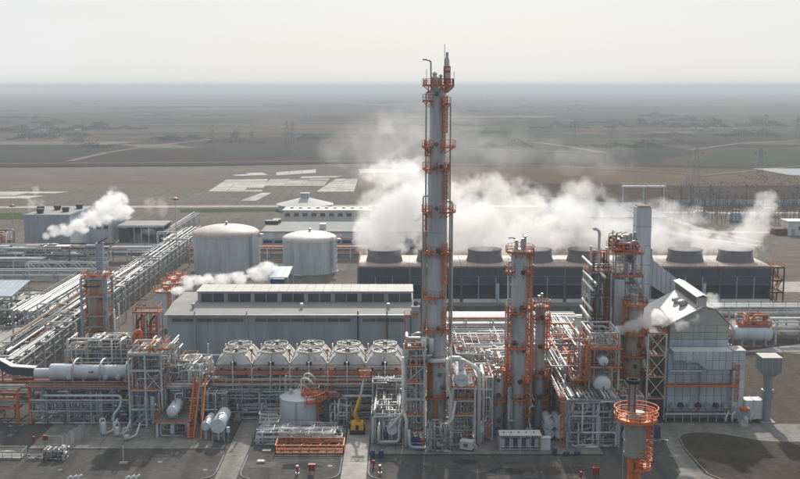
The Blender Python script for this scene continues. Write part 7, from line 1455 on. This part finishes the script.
# vertical pot filters under the drum deck
for k, (px, py, lb) in enumerate(((104, 436, 'pale blue pot with an inverted U pipe under the drum deck'), (117.5, 437, 'pale blue pump barrel under the drum deck, left of the low one'), (127, 441, 'low pale blue pump barrel nearest the yard under the drum deck'))):
    p = G(px, py); t = Thing('filter_pot', lb, 'filter', p); t.vessel(p + Vector((0, 0, 0.3)), p + Vector((0, 0, 2.6 - .7 * k)), 0.42, 'vessel_white', 'shell', 0.5, 16); t.pipe([p + Vector((-.5, 0, .3)), p + Vector((-.6, 0, 3.0 - .4 * k)), p + Vector((.1, 0, 3.2 - .4 * k)), p + Vector((.4, .6, 2 - .4 * k))], 0.15, 'vessel_white')
    for a in (0, 120, 240): x, y = polar(p.x, p.y, 0.38, a); t.bar('leg', (x, y, 0), (x, y, 0.6), 0.1, 'steel')
    t.pipe([p + Vector((.3, 0, .5)), p + Vector((1.2, 1.5, .5)), p + Vector((1.6, 3, 2.2))], 0.16, 'vessel_white')
# white pipe ends poking up at the bottom edge
for k, (px, lb) in enumerate(((73, 'white pipe stubs at the bottom edge, left group'), (131, 'white pipe stubs at the bottom edge, right group'))):
    p = G(px, 484); t = Thing('pipe_stub', lb, 'pipe', p)
    for j in range(3): q = p + Vector((-0.8 + 0.8 * j, 0, 0)); t.pipe([q, q + Vector((0, 0, 0.9 + 0.1 * j)), q + Vector((0.6, 0.2, 1.2 + 0.1 * j))], 0.16, 'roof_white')
    t.box('footing', p + Vector((0, 0, 0.1)), (2.6, 0.8, 0.2), 'concrete')
# floodlight masts
for px, py, yy, lb in ((175, 198, 350, 'tall lamp mast with an orange head left of the tan roofed tank'), (303, 243, 395, 'lamp mast between the two storage tanks'), (124, 215, 420, 'lamp mast behind the dark shed'), (12, 205, 400, 'lamp mast at the far left by the box building')):
    p = S(px, py, yy); t = Thing('lamp_mast', lb, 'lamp mast', (p.x, yy, 0)); t.lathe('pole', [(0.2, 0), (0.09, p.z), (0, p.z)], (p.x, yy, 0), 'galvanised', 10); t.lathe('head', [(0, -0.3), (0.8, -0.25), (0.9, 0), (0.3, 0.3), (0, 0.3)] if px == 175 else [(0, -0.3), (0.6, -0.25), (0.7, 0), (0.2, 0.3), (0, 0.3)], (p.x, yy, p.z), 'orange' if px == 175 else 'lagging_dark', 12)
    for a in (0, 90, 180, 270): x, y = polar(p.x, yy, 0.9, a); t.box('floodlight', (x, y, p.z - 0.5), (0.5, 0.5, 0.3), 'dark_metal')

# ================================================================== SUBSTATION, PYLONS, FAR TREES
def lattice(mb, x, y, z0, z1, w0, w1, n, t_=0.16):
    for i in range(n):
        a, b = z0 + (z1 - z0) * i / n, z0 + (z1 - z0) * (i + 1) / n; wa, wb = w0 + (w1 - w0) * i / n, w0 + (w1 - w0) * (i + 1) / n
        ca = [(x - wa, y - wa, a), (x + wa, y - wa, a), (x + wa, y + wa, a), (x - wa, y + wa, a)]; cb = [(x - wb, y - wb, b), (x + wb, y - wb, b), (x + wb, y + wb, b), (x - wb, y + wb, b)]
        for k in range(4): mb.bar(ca[k], cb[k], t_ * 1.3); mb.bar(ca[k], cb[(k + 1) % 4], t_ * 0.8); mb.bar(ca[(k + 1) % 4], cb[k], t_ * 0.8)
def pylon(label, px, base, top, m='grey_dark'):
    p = G(px, base); h = Z(top, p.y); k = max(1.0, p.y / 520)
    t = Thing('pylon', label, 'pylon', p, 'power line pylons on the plain'); mb = MB(); lattice(mb, p.x, p.y, 0, h, 3.0 * h / 35, 0.5, 7, 0.06 * k); t.geo('lattice_tower', mb, m)
    for zf, w in ((0.62, 6.5), (0.76, 5.0), (0.9, 4.0)):
        z = h * zf; w = w * h / 35; t.geo('cross_arm', MB().bar((p.x - w, p.y, z), (p.x + w, p.y, z), 0.10 * k).bar((p.x - w, p.y, z), (p.x, p.y, z + 1.6), 0.08 * k).bar((p.x + w, p.y, z), (p.x, p.y, z + 1.6), 0.08 * k), m)
        for s_ in (-1, 1): t.bar('insulator', (p.x + s_ * w, p.y, z - 1.6), (p.x + s_ * w, p.y, z), 0.12 * k, 'dark_metal')
for px, b_, t_, lb in ((695, 203, 147, 'tallest lattice pylon, left of two near the substation'), (759, 190, 148, 'lattice pylon beyond the substation, right of the tallest'), (287, 152, 121, 'lattice pylon on the far plain, left of its twin'), (293, 152, 122, 'lattice pylon on the far plain, right of its twin'), (765, 134, 114, 'hazy pylon far out to the right'), (252, 146, 131, 'hazy short pylon far out left of centre'), (36, 133, 115, 'hazy pylon above the far tree line on the left'), (612, 140, 122, 'hazy pylon far out right of centre'), (574, 143, 120, 'hazy pylon far out just right of centre'), (797, 138, 118, 'hazy pylon at the right edge'), (687, 206, 176, 'short lattice pylon beside the tallest one'), (213, 150, 130, 'hazy pylon far out left, by the field track')): pylon(lb, px, b_, t_)
g = random.Random(77); n = 0
for row, (py, sp) in enumerate(((206, 9.5), (211, 10), (217, 11.5), (224, 13))):
    px = 658 + g.uniform(0, 4)
    while px < 812:
        p = G(px, py); h = g.choice((6, 7, 8, 9, 11)); t = Thing('substation_gantry', ('slim steel gantry post in the farthest row of the substation', 'slim steel gantry post in the third row of the substation', 'slim steel gantry post in the second row of the substation', 'slim steel gantry post in the substation row nearest the cooling tower')[row], 'gantry', p, 'substation gantries'); mb = MB(); lattice(mb, p.x, p.y, 0, h, 0.35, 0.25, 4, 0.05); t.geo('lattice_post', mb, 'lagging_dark')
        wv = (G(px + sp, py).x - p.x) * 0.92
        if g.random() < 0.65: t.bar('gantry_beam', (p.x, p.y, h - 0.4), (p.x + wv, p.y, h - 0.4), 0.22, 'lagging_dark')
        for k in range(2): t.lathe('insulator', [(0.1, 0), (0.22, 0.3), (0.1, 0.6), (0.22, 0.9), (0.1, 1.4), (0, 1.4)], (p.x + wv * (0.3 + 0.3 * k), p.y - 1.5, 2.6), 'rust', 8); t.bar('stand', (p.x + wv * (0.3 + 0.3 * k), p.y - 1.5, 0), (p.x + wv * (0.3 + 0.3 * k), p.y - 1.5, 2.6), 0.18, 'lagging_dark')
        px += sp * g.uniform(0.8, 1.2); n += 1
for k, (px, py, lb) in enumerate(((700, 219, 'grey oil transformer in the substation, left one'), (735, 221, 'grey oil transformer in the substation, middle one'), (768, 216, 'grey oil transformer in the substation, right one'))):
    p = G(px, py); t = Thing('transformer', lb, 'transformer', p, 'substation transformers'); t.box('tank', p + Vector((0, 0, 2)), (4.5, 3, 3.6), 'steel'); t.vessel(p + Vector((-2, 0, 4.9)), p + Vector((2, 0, 4.9)), 0.55, 'steel', 'conservator', 0.3, 14)
    for s_ in (-1, 1): t.box('radiator', p + Vector((s_ * 2.8, 0, 1.9)), (0.7, 2.6, 2.8), 'steel_pale')
    for j in range(3): t.lathe('bushing', [(0.15, 0), (0.3, 0.4), (0.15, 0.8), (0.3, 1.2), (0.1, 1.9), (0, 1.9)], p + Vector((-1.4 + 1.4 * j, -0.8, 3.8)), 'rust', 8)
t = Thing('boundary_wall', 'low blue grey boundary wall running behind the substation', 'wall', G(735, 205)); a, b = G(668, 205), G(830, 205)
for k in range(24): p = a.lerp(b, (k + 0.5) / 24); t.box('wall_panel', p + Vector((0, 0.03 * (k % 2), 1.3)), ((b.x - a.x) / 24 - 0.1, 0.3, 2.6), 'tank_blue')
ribbon('road', [(590, 213), (640, 225), (690, 237), (760, 246)], 4.5, 0.06, 'paving_pale'); ribbon('road', [(660, 215), (700, 229), (760, 242)], 4, 0.065, 'paving_pale'); ribbon('road', [(640, 212.5), (820, 213)], 7, 0.07, 'paving_pale'); ribbon('road', [(690, 232), (900, 233)], 6, 0.075, 'paving_pale')
# far tree belts: bare winter trees that read as one mass
def tree_belt(label, spots, seed):
    g = random.Random(seed); mb = MB()
    for (px, py, wpx, hm) in spots:
        c = G(px, py); w = wpx / F * c.y; ph = g.uniform(0, 9)
        for i in range(min(2200, int(w * (34 if hm > 3 else 12)))):
            x = c.x + g.uniform(-w / 2, w / 2); y = c.y + g.uniform(-22, 22); e = 1 - abs((x - c.x) / (w / 2)) ** 3
            h = hm * e * (0.42 + 0.3 * math.sin(x * 0.21 + ph) + 0.28 * math.sin(x * 0.077 + 2 * ph)); h = max(h, 1.2)
            q = Vector((x, y, h * g.random() ** 0.7)); s_ = g.uniform(0.3, 0.95) * max(0.5, hm / 11)
            d1 = Vector((g.uniform(-1, 1), g.uniform(-1, 1), g.uniform(-1, 1.4))) * s_; d2 = Vector((g.uniform(-1, 1), g.uniform(-1, 1), g.uniform(-1, 1.4))) * s_
            mb.add([q - d1, q + d2, q + d1 * 0.8 - d2 * 0.6], [(0, 1, 2)])
            if i % 40 == 0: mb.bar((x, y, 0), (x + g.uniform(-.5, .5), y, h * 0.9), 0.22)
    o = bpy.data.objects.new('treeline', mb.mesh('treeline', 'twigs')); col.objects.link(o); o['kind'] = 'stuff'; o['label'] = label; o['category'] = 'trees'
tree_belt('dark belt of bare trees on the far left plain', [(10, 131, 40, 12), (45, 130, 30, 11), (75, 130, 26, 16), (100, 129, 30, 16), (130, 129, 30, 10), (165, 139, 26, 9), (-20, 131, 60, 12), (170, 141, 20, 10), (235, 139, 5, 14)], 1)
tree_belt('hazy belt of bare trees across the far right plain', [(640, 127, 70, 14), (700, 127, 60, 16), (760, 126, 50, 13), (560, 128, 60, 9), (575, 165, 16, 7), (615, 163, 20, 6), (460, 126, 50, 8)], 2)
g2 = random.Random(55); tree_belt('dark hedgerows and scattered copses strung across the far plain', [(g2.uniform(-20, 820), y, g2.uniform(12, 70), g2.uniform(5, 11)) for y in (93, 94.5, 96, 97.5, 99, 100.5, 102, 104, 106, 108, 111, 113, 116, 118, 121, 123, 126, 133, 136, 139, 143, 147) for _ in range(3)], 4)
tree_belt('low scrub around the pond and substation', [(770, 178, 60, 3), (730, 186, 60, 2.4), (790, 186, 50, 3), (700, 192, 50, 2.4), (740, 199, 80, 2.2), (790, 196, 40, 2.6)], 3)
for k, (px, py) in enumerate(((42, 132.6), (78, 132.2), (691, 130.6), (700, 130.9), (712, 130.4), (735, 131.2), (340, 100), (372, 101.5))):
    p = G(px, py); t = Thing('farmhouse', ['white farmhouse by the left tree belt, nearer the edge', 'white farmhouse by the left tree belt, farther from the edge', 'leftmost white farmhouse by the right tree belt', 'second white farmhouse by the right tree belt', 'third white farmhouse by the right tree belt', 'rightmost white farmhouse by the right tree belt', 'pale shed far out on the plain left of the tallest column', 'second pale shed far out on the plain left of the tallest column'][k], 'house', p, 'farm buildings far out on the plain'); s_ = 1.6 if k > 5 else 0.7
    t.box('wall', p + Vector((0, 0, 2 * s_)), (11 * s_, 8 * s_, 4 * s_), 'cladding_beige'); t.put('roof', mesh_of('roof', [p + Vector(q) * s_ for q in ((-6, -4.5, 4), (6, -4.5, 4), (6, 4.5, 4), (-6, 4.5, 4), (-6, 0, 6.5), (6, 0, 6.5))], [(0, 1, 5, 4), (2, 3, 4, 5), (0, 4, 3), (1, 2, 5)], 'roof_grey')); t.box('door', p + Vector((0, -4.03 * s_, 1.2 * s_)), (1.4 * s_, 0.1, 2.4 * s_), 'lagging_dark')

# ================================================================== STEAM AND AIR
def steam(label, blobs, dens, seed, scale=0.12, thr=0.42, soft=0.22, aniso=0.5, step=None):
    """drifting vapour: blobs = (centre, (rx, ry, rz)); the closed skin follows the plume, the density inside is uneven and thins to its edge"""
    import bmesh
    bm = bmesh.new()
    for c, r in blobs:
        bmesh.ops.create_icosphere(bm, subdivisions=2, radius=1.0, matrix=Matrix.Translation(c) @ Matrix.Diagonal((r[0], r[1], r[2], 1)))
    me = bpy.data.meshes.new('steam'); bm.to_mesh(me); bm.free()
    o = bpy.data.objects.new('steam_plume', me); col.objects.link(o)
    md = o.modifiers.new('skin', 'REMESH'); md.mode = 'VOXEL'; md.voxel_size = max(0.3, min(min(r) for c, r in blobs) * 0.28)
    o['kind'] = 'stuff'; o['label'] = label; o['category'] = 'steam'
    m = bpy.data.materials.new('steam'); m.use_nodes = True; n, l = m.node_tree.nodes, m.node_tree.links
    n.remove(n['Principled BSDF']); out = n['Material Output']
    pv = n.new('ShaderNodeVolumePrincipled'); pv.inputs['Color'].default_value = (1.0, 1.0, 1.0, 1); pv.inputs['Anisotropy'].default_value = aniso
    l.new(pv.outputs['Volume'], out.inputs['Volume'])
    geo = n.new('ShaderNodeNewGeometry')
    prev = None
    for c, r in blobs:
        a = n.new('ShaderNodeVectorMath'); a.operation = 'SUBTRACT'; a.inputs[1].default_value = c; l.new(geo.outputs['Position'], a.inputs[0])
        d = n.new('ShaderNodeVectorMath'); d.operation = 'DIVIDE'; d.inputs[1].default_value = r; l.new(a.outputs['Vector'], d.inputs[0])
        q = n.new('ShaderNodeVectorMath'); q.operation = 'LENGTH'; l.new(d.outputs['Vector'], q.inputs[0])
        if prev is None: prev = q.outputs['Value']
        else:
            mn = n.new('ShaderNodeMath'); mn.operation = 'SMOOTH_MIN'; mn.inputs[2].default_value = 0.25; l.new(prev, mn.inputs[0]); l.new(q.outputs['Value'], mn.inputs[1]); prev = mn.outputs[0]
    no = n.new('ShaderNodeTexNoise'); no.inputs['Scale'].default_value = scale; no.inputs['Detail'].default_value = 5.0; no.inputs['Roughness'].default_value = 0.66
    of = n.new('ShaderNodeVectorMath'); of.operation = 'ADD'; of.inputs[1].default_value = (seed * 13.7, seed * 7.1, seed * 3.3); l.new(geo.outputs['Position'], of.inputs[0]); l.new(of.outputs['Vector'], no.inputs['Vector'])
    # value = (1 - distance) + (noise - 0.5) * k
    inv = n.new('ShaderNodeMath'); inv.operation = 'SUBTRACT'; inv.inputs[0].default_value = 1.0; l.new(prev, inv.inputs[1])
    nk = n.new('ShaderNodeMath'); nk.operation = 'MULTIPLY_ADD'; nk.inputs[1].default_value = 3.4; nk.inputs[2].default_value = -1.7 - thr + 0.05; l.new(no.outputs['Fac'], nk.inputs[0])
    ad = n.new('ShaderNodeMath'); ad.operation = 'ADD'; l.new(inv.outputs[0], ad.inputs[0]); l.new(nk.outputs[0], ad.inputs[1])
    mr = n.new('ShaderNodeMapRange'); mr.interpolation_type = 'SMOOTHSTEP'; mr.inputs['From Min'].default_value = 0.0; mr.inputs['From Max'].default_value = soft * 2; mr.inputs['To Max'].default_value = dens; l.new(ad.outputs[0], mr.inputs['Value'])
    ed = n.new('ShaderNodeMapRange'); ed.interpolation_type = 'SMOOTHSTEP'; ed.inputs['From Max'].default_value = 0.3; l.new(inv.outputs[0], ed.inputs['Value'])
    mu = n.new('ShaderNodeMath'); mu.operation = 'MULTIPLY'; l.new(mr.outputs['Result'], mu.inputs[0]); l.new(ed.outputs['Result'], mu.inputs[1])
    l.new(mu.outputs[0], pv.inputs['Density'])
    me.materials.append(m)
    return o
fy_ = (CY0 + CY1) / 2
def sb(px, py, Y, rx, ry=None, rz=None):
    ry = ry or rx; rz = rz or rx
    return (tuple(S(px, py, Y)), (rx, ry, rz))
steam('dense white steam billowing from the first cooling tower stack left of the tallest column', [sb(381, 250, fy_, 6.5, 6, 4.5), sb(384, 236, fy_, 9, 8, 8), sb(396, 220, fy_ + 3, 11, 9, 8), sb(370, 234, fy_, 6, 6, 7), sb(408, 206, fy_ + 6, 9, 8, 7)], 0.26, 1, 0.21, 0.09)
steam('thin steam rising and fraying above the first cooling tower stack', [sb(398, 202, fy_ + 6, 13, 8, 9), sb(412, 188, fy_ + 10, 14, 8, 9), sb(380, 212, fy_ + 4, 9, 7, 8), sb(400, 176, fy_ + 12, 14, 8, 8)], 0.11, 11, 0.19, 0.20)
steam('broad bank of white steam drifting behind the tallest and second columns', [sb(434, 248, fy_, 7, 6, 5), sb(448, 232, fy_ + 2, 13, 9, 9), sb(476, 226, fy_ + 4, 14, 9, 8), sb(486, 248, fy_, 7, 6, 5), sb(508, 236, fy_ + 4, 14, 9, 7), sb(538, 247, fy_, 7, 6, 4), sb(540, 234, fy_ + 4, 12, 8, 7)], 0.17, 2, 0.20, 0.11)
steam('fraying upper edge of the steam bank behind the second column', [sb(470, 208, fy_ + 8, 18, 8, 9), sb(512, 208, fy_ + 8, 18, 8, 9), sb(550, 214, fy_ + 8, 16, 8, 8), sb(492, 192, fy_ + 10, 16, 7, 7), sb(448, 196, fy_ + 10, 12, 7, 8)], 0.10, 12, 0.18, 0.20)
steam('pale steam drifting from the middle stacks beside the reactor structure', [sb(590, 247, fy_, 8, 6, 5), sb(585, 230, fy_ + 4, 14, 9, 8), sb(610, 236, fy_ + 3, 14, 8, 7), sb(636, 247, fy_, 8, 6, 5), sb(655, 238, fy_ + 4, 12, 8, 6)], 0.085, 3, 0.18, 0.14)
steam('thin torn wisps above the middle cooling tower stacks', [sb(578, 206, fy_ + 8, 11, 7, 9), sb(586, 192, fy_ + 10, 8, 6, 6), sb(612, 218, fy_ + 8, 15, 7, 8), sb(668, 220, fy_ + 8, 14, 7, 8), sb(640, 226, fy_ + 6, 12, 7, 8)], 0.07, 13, 0.21, 0.20)
steam('steam column leaning right off the last cooling tower stacks', [sb(690, 249, fy_, 8, 6, 4), sb(704, 241, fy_ + 2, 11, 7, 5), sb(741, 249, fy_, 7, 6, 4.5), sb(747, 238, fy_, 7, 6, 7), sb(756, 222, fy_ + 2, 6, 5, 7), sb(766, 207, fy_ + 4, 5, 4, 6), sb(726, 244, fy_, 8, 6, 4)], 0.13, 4, 0.22, 0.15)
steam('faint smoky vapour drifting high over the plain left of the tallest column', [sb(398, 168, 380, 22, 14, 12), sb(380, 142, 430, 26, 16, 14), sb(412, 128, 470, 24, 16, 14), sb(352, 150, 440, 18, 14, 10)], 0.010, 14, 0.09, 0.2)
steam('faint smoky vapour drifting over the plain between the tall columns', [sb(470, 160, 400, 26, 14, 12), sb(520, 150, 440, 26, 14, 10), sb(590, 160, 420, 24, 14, 9), sb(455, 134, 460, 22, 14, 12)], 0.007, 15, 0.09, 0.2)
yb = 370.0
steam('white plume curling right from the roof pipe before the tall box building', [sb(46, 236, yb, 1.6, 1.6, 1.6), sb(54, 231, yb, 3, 3, 2.6), sb(66, 230, yb, 4, 3.5, 3), sb(80, 226, yb, 4.5, 4, 3.6), sb(92, 218, yb, 5.5, 4, 4.5), sb(104, 212, yb, 5.5, 4, 5.5), sb(115, 203, yb, 5.5, 4, 5), sb(120, 212, yb, 6, 4, 3.6)], 0.5, 5, 0.32, 0.12)
steam('low steam rolling behind the hall roof from the small tanks', [sb(178, 290, 256, 2.2, 2.2, 1.6), sb(190, 283, 257, 3.2, 2.6, 2.4), sb(205, 279, 258, 3.4, 2.6, 2.2), sb(222, 280, 259, 4, 2.6, 2.2), sb(240, 279, 260, 4, 2.6, 2.2), sb(258, 275, 261, 4, 2.6, 2.6), sb(268, 268, 262, 3, 2.4, 2.4)], 0.6, 6, 0.42, 0.14)
yv = 186.0
steam('jet of white steam blowing right across the reactor structure', [sb(604, 334.5, yv, 0.5, 0.5, 0.35), sb(612, 332.5, yv, 1.1, 1, 0.75), sb(622, 329.5, yv, 1.5, 1.3, 1.1), sb(633, 326, yv, 1.9, 1.5, 1.4), sb(645, 321, yv, 2.1, 1.6, 1.7), sb(657, 317, yv, 2.2, 1.6, 1.8)], 1.6, 7, 0.9, 0.06)
steam('wisps of steam over the boiler house roof', [sb(670, 320, 190, 2.0, 1.4, 1.6), sb(682, 325, 190, 2.2, 1.4, 1.6), sb(697, 318, 190.5, 1.6, 1.2, 1.5), sb(712, 300, 198, 1.8, 1.4, 1.9), sb(717, 306, 198, 1.4, 1.2, 1.6)], 0.4, 8, 0.7, 0.28)
steam('thin vertical wisp of steam far left beyond the box building', [sb(31, 204, 480, 3.2, 3, 4), sb(36, 194, 482, 3, 3, 5), sb(113, 196, 500, 4, 4, 6), sb(40, 203, 482, 3, 3, 4)], 0.09, 9, 0.26, 0.24)
steam('faint steam wisps over the dark shed and pipe bridge', [sb(140, 238, 402, 4, 3, 4), sb(150, 205, 470, 4, 4, 6), sb(162, 207, 470, 4, 4, 6), sb(148, 232, 402, 3.5, 3, 3)], 0.04, 10, 0.24, 0.24)

# one box of pale air round the camera and the whole plain
hb = bpy.data.objects.new('haze', mesh_of('haze', boxv((0, 28000, 33.75), (88000, 62000, 70.5)), BOXF, 'white')); col.objects.link(hb); hb['kind'] = 'stuff'; hb['label'] = 'pale bluish winter haze over the plain'
m = bpy.data.materials.new('haze'); m.use_nodes = True; n, l = m.node_tree.nodes, m.node_tree.links; n.remove(n['Principled BSDF'])
pv = n.new('ShaderNodeVolumePrincipled'); pv.inputs['Color'].default_value = (0.735, 0.81, 0.875, 1); pv.inputs['Density'].default_value = 2.7e-4; pv.inputs['Anisotropy'].default_value = 0.0
l.new(pv.outputs['Volume'], n['Material Output'].inputs['Volume'])
hb.data.materials.clear(); hb.data.materials.append(m)
